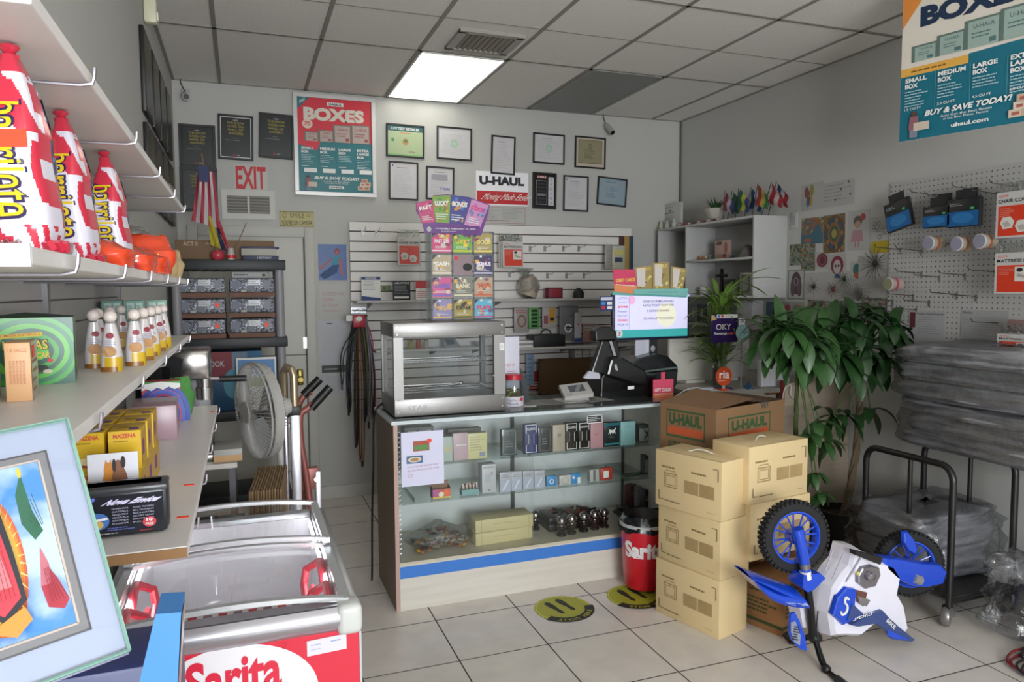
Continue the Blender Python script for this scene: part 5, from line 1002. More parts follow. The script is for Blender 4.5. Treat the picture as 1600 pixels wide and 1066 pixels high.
# marshmallow candy bags on the second shelf
BR = M('#c83046', .25, coat=.3); BW = M('#d8d4e0', .25, coat=.3)
BNAVY = M('#27306e', .25, coat=.3)
def candy_bag(h=.232, w=.066, d=.08, sticker=False):
    t = thing('candy_bag', None, None)
    def surf(u, v, off=0.0):
        # u around (0..1), v height; soft pillow with a gathered top
        a = 2 * pi * u; k = (1 - .80 * max(0, (v - .60) / .40) ** 1.15) * (.86 + .14 * min(1, v / .12)); e = .5
        cx, sy = cos(a), sin(a); x = math.copysign(abs(cx) ** e, cx) * w / 2 * k; y = math.copysign(abs(sy) ** e, sy) * d / 2 * (k * .9 + .1)
        x += .003 * sin(v * 9) ; r = off; return Vector((x + cx * r, y + sy * r, h * v))
    m = MB(); m.grid(lambda u, v: surf(u, v), 96, 72, BW, True)
    for f in range(len(m.f)):
        j, i = divmod(f, 96); v = (j + .5) / 72; u = (i + .5) / 96
        if v > .90: c_ = BR
        elif v > .60 and sin(u * 14 + v * 13) > .15: c_ = BR
        elif v < .14: c_ = BR if sin(u * 60 + v * 30) > 0 else BW
        elif .96 < u or u < .02: c_ = BR if sin(v * 26) > -.3 else BW
        elif .02 <= u < .20: c_ = (BNAVY if sin(u * 90) * sin(v * 60) < .75 else BW) if v > .42 else (M('#8a7c6c', .4) if sin(u * 80 + v * 60) > 0 else BR)
        elif .86 < u <= .96 and .25 < v < .55 and u - .86 > .25 * abs(v - .40): c_ = BR
        elif .52 < u < .62 and v < .30: c_ = BNAVY if v > .20 and sin(u * 200) * sin(v * 200) < .6 else BR
        elif .50 < u < .56 and .3 < v < .6: c_ = BR
        else: c_ = BW
        m.fm[f] = m.mi(c_)
    m.build('bag', t)
    m = MB(); 
    def fnm(u, v, hh):   # front face mapper: u across .., v along the height
        return surf(.5 + .06 + u * .38, .14 + v * .64, .0006 + hh)
    def word(mt, grow, lift):
        c = Cv(m, fn=fnm, lift=.0003); c.l = lift
        c.t('barrilete', .36 - grow * .8, .06 - grow * .35, .66 + grow * .8, .94 + grow * .35, mt, .005 + grow * .5, vert=True)
    word(M('#2c1c4c', .4), .07, 1); word(M('#e0c022', .35), .0, 4); m.build('lettering', t)
    m = MB(); c = Cv(m, fn=lambda u, v, hh: surf(.04 + .12 * u, .52 + v * .3, .001 + hh)); c.r(.1, .45, .9, .95, INK); c.t('barrilete', .2, .02, .6, .95, M('#d0b428'), .03, vert=True); c.r(.15, -.3, .85, -.02, PAPER); c.t('EN BARRAS', .5, .5, .85, .92, PAPER, .0, vert=True); m.build('side_print', t)
    m = MB(); m.lathe([(.008, -.012), (.011, .0), (.006, .003), (.012, .009), (.010, .012)], BR, (0, 0, h), 7); m.build('twisted_top', t)
    m = MB(); 
    for k in range(16): m.T = Matrix.Translation((w * .45 * cos(k), d * .5 * sin(k), .006)) @ Matrix.Rotation(k, 4, 'Z') @ Matrix.Rotation(.5, 4, 'X'); m.box(-.016, .016, -.004, .004, -.004, .008, POLY if k % 3 else BR)
    m.T = Matrix(); m.build('crimped_base', t)
    return t
cb = candy_bag(h=.230)
BL = 'tall red and white barrilete candy bag on the second shelf, '
stands = [(38, 1.02, 'nearest, with an orange sticker'), (110, 1.36, 'middle one of three'), (172, 1.72, 'farthest of three')]
bags = []
for k, (px, y, lb) in enumerate(stands):
    o = cb if k == 0 else copy_thing(cb, (0, 0, 0)); bags.append(o)
    o.location = (at(px, 300, y=y).x, y, Z2s); o.rotation_euler = (0, RAD(-2), RAD(-8)); o['label'] = BL + lb; o['category'] = 'candy bag'; o['group'] = 'barrilete candy bags'
for k, (x, y) in enumerate(((-.365, 1.12), (-.365, 1.5), (-.36, 1.95))):
    o = copy_thing(cb, (x, y, Z2s), label=BL + ('nearest of the rear row', 'middle of the rear row', 'farthest of the rear row')[k], rot=(0, 0, RAD(10)))
m = MB(); m.box(-.002, .026, -.0425, -.0415, .118, .138, PRICE); m.build('price_sticker', cb)
# orange snack bags
def crinkle(name, label, cat, loc, w, d, h, mat, rz=0, seed=0, group=None, extra=None):
    m = MB()
    def fn(u, v):
        a = 2 * pi * u; k = .75 + .25 * sin(pi * min(1, v * 1.1)); n_ = noise.noise(Vector((cos(a) * 2.5 + seed, sin(a) * 2.5, v * 5)))
        kk = 1 + .10 * n_; dd = d / 2 * (1 - v) ** .5 if v > .6 else d / 2 * (.4 ** .5 + .2)
        return Vector((math.copysign(abs(cos(a)) ** .6, cos(a)) * w / 2 * k * kk, math.copysign(abs(sin(a)) ** .6, sin(a)) * dd * kk * 1.1, h * v + .006 * n_ * v))
    m.grid(fn, 24, 12, mat, True); m.add([fn(i / 24, 0) for i in range(24)], [tuple(range(24))], mat)
    if extra: extra(m)
    o = m.build(name, None, loc); o.rotation_euler = (0, 0, rz); return tag(o, label, cat, group)
ORB = M('#d84420', .25, coat=.4, var=.2, sc=40)
crinkle('orange_snack_bag', 'glossy orange snack bag standing right of the candy bags', 'snack bag', (-.225, 2.10, Z2s), .13, .10, .10, ORB, RAD(20), 1, 'orange snack bags', lambda m: m.box(-.01, .012, -.062, -.06, .03, .05, YELLOW))
for k, (x, y, h) in enumerate(((-.24, 1.48, .05), (-.235, 1.78, .055), (-.225, 1.95, .06))): crinkle('orange_snack_bag', 'low orange snack bag lying along the shelf edge, ' + ('nearest the camera', 'middle', 'next to the standing one')[k], 'snack bag', (x, y, Z2s), .10, .13, h, ORB, RAD(80), k + 4, 'orange snack bags')
t = thing('clear_snack_bag', 'clear puffed plastic bag behind the standing orange bag', 'snack bag', (-.30, 2.32, Z2s)); m = MB(); blob(m, (0, 0, .07), .085, POLY, (1, .7, .85), .15, 4); m.build('bag', t); m = MB()
for k in range(20): m.ball((rd.uniform(-.05, .05), rd.uniform(-.03, .03), rd.uniform(.012, .06)), .012, M('#b9a27c', .6), 8)
m.build('contents', t)['kind'] = 'stuff'
for k, (y, x, h, w) in enumerate(((2.42, -.25, .11, .07), (2.56, -.245, .10, .07), (2.70, -.24, .095, .08), (2.85, -.238, .10, .09))):
    crinkle('tan_snack_bag', 'tan paper snack bag at the far end of the second shelf, ' + ('nearest', 'second nearest', 'third nearest', 'farthest, at the corner')[k], 'snack bag', (x, y, Z2s), w, .09, h, M('#b59c72', .5), RAD(20), k, 'tan snack bags', (lambda m: (m.box(-.012, 0, -.052, -.05, .05, .062, PRICE), m.box(.006, .016, -.052, -.05, .052, .062, PRICE))) if k == 2 else None)
# green dome on shelf top beside plaques
m = MB(); m.lathe([(.06, 0), (.075, .03), (.06, .07), (.02, .095), (0, .1)], M('#3f9c50', .3), cap=False); q = at(222, 238, x=-.3); tag(m.build('green_bowl', None, (-.30, q.y, 2.008)), 'glossy green upturned bowl on top of the left wall shelving', 'bowl')
t = thing('clear_bottle_bag', 'clear plastic wrapped pack on top of the shelving by the green bowl', 'pack', (-.30, q.y + .22, 2.008)); m = MB(); m.box(-.05, .05, -.06, .06, 0, .09, M('#8a9a80', .5), .01); m.build('contents', t); m = MB(); blob(m, (0, 0, .056), .086, POLY, (.9, 1, .62), .1, 2); m.build('wrapping', t)

# third shelf: peach boxes, green mint box, pouches
PEA = M('#d8a878', .45)
def peach(c): c.t('LA DULCE', .15, .84, .85, .9, M('#b86040'), 0); [c.t('INGREDIENTES AZUCAR', .16 + .13 * k, .30, .25 + .13 * k, .70, M('#b46040'), 0, vert='up') for k in range(5)]
box_thing('peach_box', 'pale peach carton with tiny red print, standing in front of the green box', 'box', (-.322, 1.315, Z3s), RAD(8), .033, .09, .088, PEA, peach, lambda c: (c.r(.1, .75, .4, .95, PRICE), c.r(0, 0, 1, 1, M('#b8a894', .3)), c.lines(.1, .1, .9, .9, 5, M('#a07a60'), 4), c.r(.12, .72, .5, .94, PRICE)), group='peach cartons')
box_thing('peach_box', 'pale peach carton cut off by the left edge of the photo', 'box', (-.375, 1.31, Z3s), RAD(8), .04, .09, .088, PEA, peach, group='peach cartons')
def mint(c):
    cs = ('#1e5c46', '#3f9e3e', '#2c7a52', '#58b038', '#1e5c46', '#3f9e3e', '#17523c', '#66ba3c')
    c.r(0, 0, 1, 1, M('#1e5a48', .3))
    for k, hx in enumerate(cs):
        r = .62 - .07 * k; pts = [(min(1, max(0, .5 + r * cos(a * pi / 16) + .05 * k * .3)), min(1, max(0, .5 + r * 1.02 * sin(a * pi / 16)))) for a in range(32)]; c.p(pts, M(hx, .3))
    c.p([(.24, .70), (.68, .73), (.68, .79), (.24, .76)], M('#d8c23c')); c.t('LIMON INTENSO', .26, .725, .66, .76, RED, .01, rise=.02)
    c.t('MENTAS', .28, .52, .74, .68, M('#1e3c28'), .05); c.t('MENTAS', .28, .53, .73, .67, YELLOW, .02); c.t('SIN AZUCAR', .35, .40, .75, .49, YELLOW, .02); c.e(.75, .36, .03, .03, RED); c.e(.66, .25, .07, .05, M('#1c2c20')); c.e(.60, .22, .03, .05, M('#b8503c')); c.e(.72, .2, .05, .03, M('#c8c0a8'))
t = thing('mint_box', 'large green swirl patterned mint candy box on the third shelf', 'box', (-.365, 1.535, Z3s), RAD(9)); m = MB(); m.box(-.073, .073, -.05, .06, 0, .118, M('#2c6a44', .35), .001); mint(front(m, -.073, .073, -.05, 0, .118)); c = rside(m, .073, -.05, .06, 0, .118); c.r(0, 0, 1, 1, M('#41803c', .3)); c.e(.5, .5, .4, .45, M('#1e5a3c', .3)); c.e(.5, .5, .3, .36, M('#5a9a48', .3)); c.e(.5, .5, .18, .25, M('#2c6a44', .3)); m.build('carton', t)
m = MB(); m.add([(-.073, -.05, .118), (.073, -.05, .118), (.073, .06, .118), (-.073, .06, .118), (0, -.01, .127)], [(0, 1, 4), (1, 2, 4), (2, 3, 4), (3, 0, 4)], M('#24402c', .5)); m.build('lid', t)
def pouch():
    t = thing('spout_pouch', None, None, group='white capped pouches')
    m = MB()
    def fn(u, v): a = 2 * pi * u; k = 1 - .55 * v ** 2.2; return Vector((math.copysign(abs(cos(a)) ** .7, cos(a)) * .021 * k, sin(a) * .020 * (1 - .45 * v), .098 * v))
    m.grid(fn, 20, 10, M('#c8c2c2', .2, coat=.3), True); m.add([fn(i / 20, 0) for i in range(20)], [tuple(range(20))], M('#c8c2c2', .3))
    for f in range(200):
        j, i = divmod(f, 20)
        if j < 3 and 10 <= i < 20: m.fm[f] = m.mi(M('#c8a422', .3) if (i > 13) else M('#c8c2c2', .2, coat=.3))
        if j == 0 and 10 < i < 17: m.fm[f] = m.mi(M('#8a5a20', .3))
    m.build('pouch', t)
    m = MB(); m.ball((0, 0, .112), .0135, M('#d8ccc4', .35), 12, (1, 1, .95)); m.build('cap', t)
    m = MB(); c = Cv(m, fn=lambda u, v, h: fn(.55 + u * .4, .3 + v * .6) + Vector((0, -.0012 - h, 0))); c.e(.55, .75, .15, .1, M('#8a3440')); c.e(.5, .2, .25, .18, M('#b88a5c')); c.lines(.25, .35, .8, .6, 4, M('#8a84a0'), 4); m.build('pouch_print', t)
    return t
po = pouch(); pos = [(-.255, 1.69, 'first of the row beside the green box'), (-.225, 1.80, 'second in the front row'), (-.222, 1.93, 'third in the front row'), (-.221, 2.07, 'fourth in the front row'), (-.22, 2.22, 'fifth in the front row'), (-.22, 2.37, 'sixth, farthest of the front row'), (-.30, 1.78, 'first of the rear row'), (-.32, 1.95, 'second of the rear row'), (-.32, 2.12, 'third of the rear row'), (-.32, 2.30, 'fourth of the rear row'), (-.39, 1.68, 'behind the green box, right'), (-.40, 1.60, 'behind the green box, left')]
for k, (x, y, lb) in enumerate(pos):
    lab = 'silver spout pouch with a round cream cap, ' + lb
    o = po if k == 0 else copy_thing(po, (0, 0, 0))
    o.location = (x, y, Z3s); o.rotation_euler = (0, 0, RAD(12 + 9 * ((k * 7) % 5 - 2))); o['label'] = lab; o['category'] = 'pouch'
def soup(c):
    c.r(0, 0, 1, 1, M('#2c7a64', .35))
    for i in range(2):
        for j in range(2): c.r(.1 + .45 * i, .12 + .45 * j, .47 + .42 * i, .5 + .45 * j, M('#a8c4b8', .4)); c.e(.28 + .45 * i, .16 + .45 * j, .12, .07, M('#c8963c')); c.lines(.14 + .45 * i, .25 + .45 * j, .42 + .45 * i, .45 + .45 * j, 4, M('#6a8a80'), 3)
for k, (x, y) in enumerate(((-.38, 2.58), (-.32, 2.60), (-.26, 2.62))): box_thing('teal_carton', 'teal carton at the far end of the third shelf, ' + ('left of three', 'middle of three', 'right one, with an orange sticker')[k], 'box', (x, y, Z3s), RAD(6), .056, .10, .135, M('#2c7a64', .35), soup, (lambda c: c.r(.2, .75, .5, .88, PRICE)) if k == 2 else None, group='teal cartons')

# fourth shelf
def maiz(c):
    c.r(0, 0, 1, 1, M('#d8b020', .35)); c.t('MAIZENA', .15, .82, .85, .93, M('#c8402c'), .04); c.r(.15, .12, .5, .2, M('#b8402c')); c.lines(.15, .7, .8, .78, 1, M('#8a6a1c'), 3); c.e(.5, .28, .3, .1, M('#e8dca0'))
mz = None
for r_ in range(3):
    for c_ in range(3):
        for l_ in range(2):
            x = -.352 + .062 * c_; y = 1.66 + .105 * r_ + .05 * 0; z = Z4s + l_ * .078
            lb = 'yellow cornstarch carton on the fourth shelf, %s column, %s row, %s' % (('left', 'middle', 'right')[c_], ('front', 'middle', 'back')[r_], ('bottom layer', 'top layer')[l_])
            if mz is None:
                mz = box_thing('cornstarch_box', lb, 'box', (x, y, z), 0, .058, .10, .0775, M('#cfa81e', .35), maiz, lambda c: (c.r(.08, .1, .92, .9, M('#c89a1a', .35)), c.r(.2, .3, .5, .7, M('#7a3c8a'))), None, lambda c: (c.lines(.2, .3, .8, .6, 2, M('#8a6a1c'), 3), c.r(.6, .1, .9, .35, M('#6a4a8a'))), group='yellow cornstarch cartons')
            else: o = mz.copy(); COL.objects.link(o); o.location = (x, y, z); o['label'] = lb; o.rotation_euler = (0, 0, RAD(((r_ * 5 + c_ * 3 + l_ * 2) % 5 - 2) * 1.2))
def pets(c):
    k = M('#2c2024'); OR = M('#d0862c'); BRn = M('#8a5a3c')
    c.r(0, 0, 1, 1, M('#dcdce4', .5)); c.e(.43, .50, .16, .28, OR); c.e(.40, .74, .09, .13, OR); c.p([(.32, .8), (.36, .92), (.40, .84)], OR); c.p([(.41, .84), (.46, .92), (.48, .8)], OR); c.e(.62, .52, .17, .30, BRn); c.e(.60, .76, .09, .14, BRn); c.e(.52, .82, .04, .1, k); c.e(.70, .86, .05, .09, k)
    c.e(.5, .42, .07, .16, M('#dcdce4')); c.ring(.52, .5, .27, .33, .05, k, 28, 180, 360); c.e(.87, .36, .035, .06, k)
    for a in range(4): c.e(.83 + .028 * a, .48 + .03 * (a % 3 > 0), .012, .035, k)
    c.t('PETS WELCOME  SERVICE', .06, .05, .95, .13, M('#a0622c'), .03)
b0 = at(137, 780, y=1.52); b1 = at(213, 700, y=1.52)
box_thing('pets_card', 'white card printed with an orange cat, a brown dog and a paw', 'sign', ((b0.x + b1.x) / 2 - .0, 1.535, Z4s), RAD(3), b1.x - b0.x + .0, .004, .128, PAPER, pets)
def envios(c):
    k = M('#1c1e26', .25); c.r(0, 0, 1, 1, k); c.t('Nova Envios', .22, .76, .90, .90, M('#d8d4f0'), .045, slant=2.2); c.t("g'", .04, .74, .16, .98, M('#6a7ae0'), .05)
    for q in range(6): c.t(('HONDURAS', 'GUATEMALA', 'ARGENTINA', 'VENEZUELA', 'COLOMBIA', 'ECUADOR')[q], .36, .64 - .075 * q, .56, .68 - .075 * q, M('#b8b4cc'), .0)
    for q in range(6): c.t(('MONEY TRANSFERS', 'BILL PAYMENT', 'RECHARGES', 'DELIVERY GROUP', 'DIRECT TRANSFER', 'P.O. BOX')[q], .62, .64 - .075 * q, .88, .68 - .075 * q, M('#b8b4cc'), .0)
    c.e(.18, .38, .15, .22, M('#3a6ab0')); c.e(.16, .30, .10, .12, M('#c8a860')); c.p([(.1, .42), (.3, .48), (.32, .42), (.12, .38)], PAPER); c.e(.82, .26, .085, .13, M('#c83a48')); c.t('10', .78, .28, .86, .36, PAPER, .04); c.t('FREE', .77, .18, .87, .24, PAPER, .02); c.lines(.3, .12, .66, .22, 2, M('#5c6ac0'), 3); c.lines(.05, .04, .6, .09, 1, LGREY, 3); c.lines(.7, .04, .92, .09, 1, RED, 3)
b0 = at(120, 832, y=1.42); b1 = at(260, 740, y=1.42); t = thing('black_organizer_box', 'black Nova Envios plastic box at the near end of the fourth shelf', 'box', ((b0.x + b1.x) / 2, 1.45, Z4s), RAD(2)); w = b1.x - b0.x; h = b1.z - b0.z
m = MB(); m.box(-w / 2, w / 2, -.03, .03, 0, h, M('#24262a', .3), .012); envios(front(m, -w / 2 + .008, w / 2 - .008, -.03, .006, h - .014)); m.build('case', t)
m = MB(); m.box(-w / 2, w / 2, -.033, .033, h - .012, h, M('#3c3e42', .3), .004); m.build('lid', t)
# red blue swirl carton and green bag at the far end
def swirl(c):
    c.r(0, 0, 1, 1, M('#c83044', .4)); 
    for k in range(5): c.ring(.55, .2, .7 - .14 * k, .75 - .15 * k, .18, (M('#24409c', .4), M('#3c58b8', .4))[k % 2])
    c.p([(0, .78), (.12, .84), (.25, .78), (.4, .86), (.55, .8), (.7, .87), (.85, .8), (1, .85), (1, 1), (0, 1)], PAPER); c.p([(0, .94), (.5, 1.0), (1, .94), (1, 1), (0, 1)], M('#3a9a40'))
q = at(266, 650, z=Z4s)
box_thing('swirl_carton', 'red and blue swirl carton with a white wavy top on the fourth shelf', 'box', (-.262, 2.68, Z4s), RAD(4), .115, .07, .135, M('#b83040', .4), swirl, lambda c: (c.r(0, 0, 1, 1, M('#5c3a80', .4)), [c.e(.3 + .3 * (k % 2), .1 + .17 * k, .25, .1, (M('#c83044'), M('#3a58b8'))[k % 2]) for k in range(5)]))
crinkle('green_snack_bag', 'green and white snack bag behind the swirl carton', 'snack bag', (-.215, 2.80, Z4s), .09, .06, .13, M('#4c8a44', .35, var=.3, sc=30), RAD(30), 3)
box_thing('clear_pink_pack', 'clear wrapped pale pink pack behind the cornstarch cartons', 'pack', (-.255, 2.42, Z4s), RAD(3), .12, .2, .10, M('#a88a94', .3), None)
m = MB(); m.prism([(-.01, 0, 0), (.01, 0, 0), (.012, 0, .09), (-.012, 0, .09)], (0, .01, 0), BLACK); 
# black jacket-like cloth behind
m = MB(); m.grid(lambda u, v: Vector((-.37 + .11 * u + .01 * sin(9 * u), 3.02 + .02 * sin(u * 12), 1.18 + .28 * v - .05 * u)), 10, 6, M('#1a1a1d', .9)); m.prism([(-.39, 3.04, 1.2), (-.26, 3.04, 1.2), (-.22, 3.04, 1.44), (-.38, 3.04, 1.5)], (0, .03, 0), M('#1a1a1d', .9)); tag(m.build('black_cloth', None), 'black cloth hanging at the far end of the left shelving', 'cloth')

# ------------------------------------------------------------------ picture and boxes in the near left corner
def _sky():
    mt, nt, N, L, b = nodes_mat('cloud_print'); tc = N.new('ShaderNodeTexCoord'); nz = N.new('ShaderNodeTexNoise'); nz.inputs['Scale'].default_value = 14; nz.inputs['Detail'].default_value = 5; L.new(tc.outputs['Object'], nz.inputs[0])
    cr = N.new('ShaderNodeValToRGB'); cr.color_ramp.elements[0].position = .42; cr.color_ramp.elements[0].color = lin('#4f92d8'); cr.color_ramp.elements[1].position = .58; cr.color_ramp.elements[1].color = lin('#ccdaec'); L.new(nz.outputs['Fac'], cr.inputs[0]); L.new(cr.outputs[0], b.inputs['Base Color']); b.inputs['Roughness'].default_value = .35; return mt
SKYM = _sky()
def saint(c):
    """plain generic stand-in: a robed figure in a glowing oval between draped cloths"""
    c.r(0, 0, 1, 1, M('#8a8484', .35)); c.frame(.0, .0, 1, 1, .012, .01, M('#5c5658')); c.frame(.05, .045, .95, .955, .012, .01, M('#d8c0b0')); c.r(.065, .058, .935, .942, SKYM)
    for (x, y, r) in ((.72, .42, .16), (.82, .60, .12), (.55, .80, .2), (.2, .75, .2), (.7, .16, .16), (.3, .1, .2), (.85, .3, .08), (.86, .75, .07), (.14, .4, .08)): None
    f0 = c.fn; c.fn = lambda u, v, h: f0(min(.93, .61 + (u - .34) * .62), v, h)
    c.p([(.62, .78), (.70, .90), (.73, .66), (.78, .56), (.70, .52), (.62, .62)], M('#2c6a4c', .35)); c.e(.69, .90, .018, .03, YELLOW)
    c.p([(.72, .40), (.80, .30), (.90, .18), (.80, .14), (.68, .17), (.66, .28)], M('#b83a48', .35)); c.p([(.66, .28), (.72, .48), (.76, .38), (.74, .28)], M('#c8707c'))
    for k, hx in enumerate(('#d8603c', '#e88a3c', '#f0b040', '#e8c858')): c.e(.34, .46, .25 - .022 * k, .37 - .025 * k, M(hx, .35), 32)
    for a in range(36): s_ = a * pi / 18; c.p([(.34 + .20 * cos(s_ - .02), .46 + .30 * sin(s_ - .02)), (.34 + .20 * cos(s_ + .02), .46 + .30 * sin(s_ + .02)), (.34 + .26 * cos(s_), .46 + .39 * sin(s_))], M('#f0d078', .35))
    c.p([(.34, .80), (.46, .72), (.50, .5), (.53, .22), (.34, .14), (.16, .22), (.20, .5), (.23, .72)], M('#2c2c34', .35)); c.frame(.0, .0, .0, .0, 0, 0, INK)
    c.p([(.34, .76), (.42, .66), (.46, .45), (.49, .24), (.34, .17), (.2, .24), (.24, .45), (.27, .66)], M('#c0404c', .35)); c.e(.34, .70, .05, .05, M('#c08a68')); c.p([(.30, .56), (.38, .56), (.44, .3), (.25, .3)], M('#d07a80', .35)); c.p([(.30, .14), (.50, .19), (.54, .12), (.4, .06), (.25, .1)], M('#d88a40', .35)); c.p([(.16, .12), (.3, .18), (.24, .08)], M('#3a7a4c'))
    for k in range(5): c.p([(.66 + .02 * k, .62 + .03 * k), (.665 + .02 * k, .62 + .03 * k), (.735 + .012 * k, .56 - .0 * k), (.73 + .012 * k, .56)], M('#1e4c38')); c.p([(.70 + .01 * k, .34), (.705 + .01 * k, .34), (.72 + .03 * k, .17), (.71 + .03 * k, .17)], M('#8a2434'))
    for k in range(7): c.p([(.28 + .02 * k, .62), (.283 + .02 * k, .62), (.24 + .035 * k, .24), (.235 + .035 * k, .24)], M('#8c2836'))
PY = .70
A_br, A_tr = at(203, 1017, y=PY), at(105, 656, y=PY + .13)
V = A_tr - A_br; Hh = V.length; v = V.normalized(); dl = at(60, 1066, y=PY - .02) - A_br; u = -(dl - v * dl.dot(v)).normalized(); W = .20; A_bl = A_br - u * W; n = u.cross(v).normalized()
t = thing('framed_picture', 'white matted picture of a robed figure in a golden oval, leaning at the lower left', 'picture'); mw = Matrix((u, v, n)).transposed().to_4x4(); mw.translation = A_bl; t.matrix_world = mw
m = MB(); m.box(0, W, 0, Hh, -.012, -.002, M('#b2b5c8', .4)); m.build('mat_board', t)
m = MB(); c = Cv(m, (W * .14, Hh * .125, -.0018), (W * .745, 0, 0), (0, Hh * .76, 0)); saint(c); m.build('picture_print', t)
m = MB(); m.box(0, W, 0, Hh, .0, .003, glass_mat('picture_glass', tint=(.95, .97, .98), refl=.05)); m.build('glass', t); m = MB(); E_ = M('#7da396', .2); m.box(W - .002, W + .001, 0, Hh, 0, .003, E_); m.box(0, W, -.001, .002, 0, .003, E_); m.box(0, W, Hh - .002, Hh + .001, -.0, .003, E_); m.build('glass_edge', t)
# navy stand below and blue slab
m = MB(); a = at(0, 1066, y=.86); b_ = at(283, 985, y=.86)
m.box(-.43, -.075, .80, .90, 1.06, b_.z - .005, M('#202c60', .4), .004); m.box(-.43, -.08, .64, .80, 1.06, 1.27, M('#202c60', .4), .004); m.box(-.42, -.085, .66, .89, 0, 1.06, M('#28304c', .5)); tag(m.build('display_stand', None), 'dark blue display stand under the leaning picture', 'stand')
a, b_, c2, d2 = [at(*p_, y=.66) for p_ in ((243, 960), (283, 957), (275, 1120), (205, 1120))]
t = thing('blue_carton', 'upright blue slab shaped carton with a printed side in front of the freezer', 'box', a.lerp(c2, .5)); L0 = t.location.copy()
m = MB(); m.prism([q - L0 for q in (a, b_, c2, d2)], (0, .045, 0), M('#3a78b8', .5)); m.build('carton', t)
m = MB(); bb_ = [b_ - L0 + Vector((.0005, .002, -.004)), b_ - L0 + Vector((.0005, .043, -.004)), c2 - L0 + Vector((.0005, .043, 0)), c2 - L0 + Vector((.0005, .002, 0))]
m.add(bb_, [(0, 3, 2, 1)], M('#9a8078', .3)); m.add([b_.lerp(c2, .15) - L0 + Vector((.001, .004, 0)), b_.lerp(c2, .15) - L0 + Vector((.001, .04, 0)), b_.lerp(c2, .5) - L0 + Vector((.001, .04, 0)), b_.lerp(c2, .5) - L0 + Vector((.001, .004, 0))], [(0, 3, 2, 1)], M('#c8c0c4', .3)); m.build('printed_side', t)

# ------------------------------------------------------------------ ice cream freezer
FX0_, FX1, FY0_, FY1, FZ = -.385, .272, 1.97, 2.92, .85
t = thing('ice_cream_freezer', 'red Sarita ice cream chest freezer with curved sliding glass lids', 'freezer', ((FX0_ + FX1) / 2, (FY0_ + FY1) / 2, 0)); FZR = t; o0 = t.location
w = FX1 - FX0_; d = FY1 - FY0_; x0, x1, y0, y1 = -w / 2, w / 2, -d / 2, d / 2
FW = M('#c9cacc', .35); RIM = M('#a8aaac', .3, .5); FRED = M('#d0203a', .35); SILVR = M('#b0aeb4', .28, .7)
m = MB(); m.box(x0, x1, y0, y0 + .05, .04, FZ - .07, FRED); m.box(x0, x1, y1 - .05, y1, .04, FZ - .07, FW); m.box(x0, x0 + .05, y0 + .05, y1 - .05, .04, FZ - .07, FW); m.box(x1 - .05, x1, y0 + .05, y1 - .05, .04, FZ - .07, M('#b8babc', .4)); m.box(x0, x1, y0, y1, .0, .04, BLACK); m.box(x0 + .05, x1 - .05, y0 + .05, y1 - .05, .25, .27, PAPER)
m.build('body', t)
m = MB(); m.box(x0 + .05, x0 + .055, y0 + .05, y1 - .05, .27, FZ - .02, M('#d0d2d6')); m.box(x1 - .055, x1 - .05, y0 + .05, y1 - .05, .27, FZ - .02, M('#d0d2d6')); m.box(x0 + .055, x1 - .055, y0 + .05, y0 + .055, .27, FZ - .02, M('#d0d2d6')); m.box(x0 + .055, x1 - .055, y1 - .055, y1 - .05, .27, FZ - .02, M('#d0d2d6')); m.build('liner', t)
m = MB(); m.grid(lambda u, v: Vector((x0 + w * u, y0 + .012 - .035 * sin(pi * v * .75 + .2), FZ - .075 + .075 * v)), 1, 8, SILVR); m.box(x0, x1, y0 + .005, y0 + .05, FZ - .072, FZ - .001, SILVR); m.build('front_rim', t)
m = MB(); m.box(x1 - .05, x1 + .004, y0 + .02, y1, FZ - .07, FZ, RIM, .01); m.build('side_rim', t); m = MB(); m.box(x0 - .004, x0 + .05, y0 + .02, y1, FZ - .07, FZ, RIM, .01); m.build('side_rim', t); m = MB(); m.box(x0 + .05, x1 - .05, y1 - .05, y1, FZ - .07, FZ, RIM, .01); m.build('rear_rim', t)
m = MB(); m.box(x1 - .06, x1 + .008, y0 - .026, y0 + .05, FZ - .078, FZ + .006, M('#c8cac6', .35), .018, 3); m.build('corner_cap', t)
def lid(yA, yB, z, nm, par):
    ar = lambda u: z + .024 * sin(pi * u) ** .8
    xa, xb = x0 + .035, x1 - .035; hw = xb - xa
    fl = lambda u, v: Vector((xa + hw * u, yA + (yB - yA) * v, ar(u)))
    m = MB(); m.grid(lambda u, v: fl(u, v), 20, 2, LIDGLASS); g = m.build('glass', None)
    m = MB(); FR = M('#c4c6c8', .25, .4)
    for vv in (0, 1):
        n = 24; pts = [fl(k / n, vv) + Vector((0, .012 * (1 if vv == 0 else -1), 0)) for k in range(n + 1)]
        prof = [(-.010, -.007), (.010, -.007), (.010, .006), (-.010, .006)]
        vs = [p + Vector((0, q[0], q[1])) for p in pts for q in prof]; m.add(vs, [(i * 4 + a_, i * 4 + (a_ + 1) % 4, i * 4 + 4 + (a_ + 1) % 4, i * 4 + 4 + a_) for i in range(n) for a_ in range(4)] + [(0, 1, 2, 3)], FR)
    for uu, sx in ((0, .012), (1, -.012)): m.box(xa - .012 if uu == 0 else xb - .012, xa + .012 if uu == 0 else xb + .012, yA, yB, z - .012, z + .006, FR)
    f = m.build(nm, par); g.parent = f; return f
lid(y0 + .02, y0 + .50, FZ + .004, 'sliding_lid', t); lid(y0 + .47, y1 - .02, FZ + .028, 'sliding_lid', t)
RB = M('#d83a50', .35)
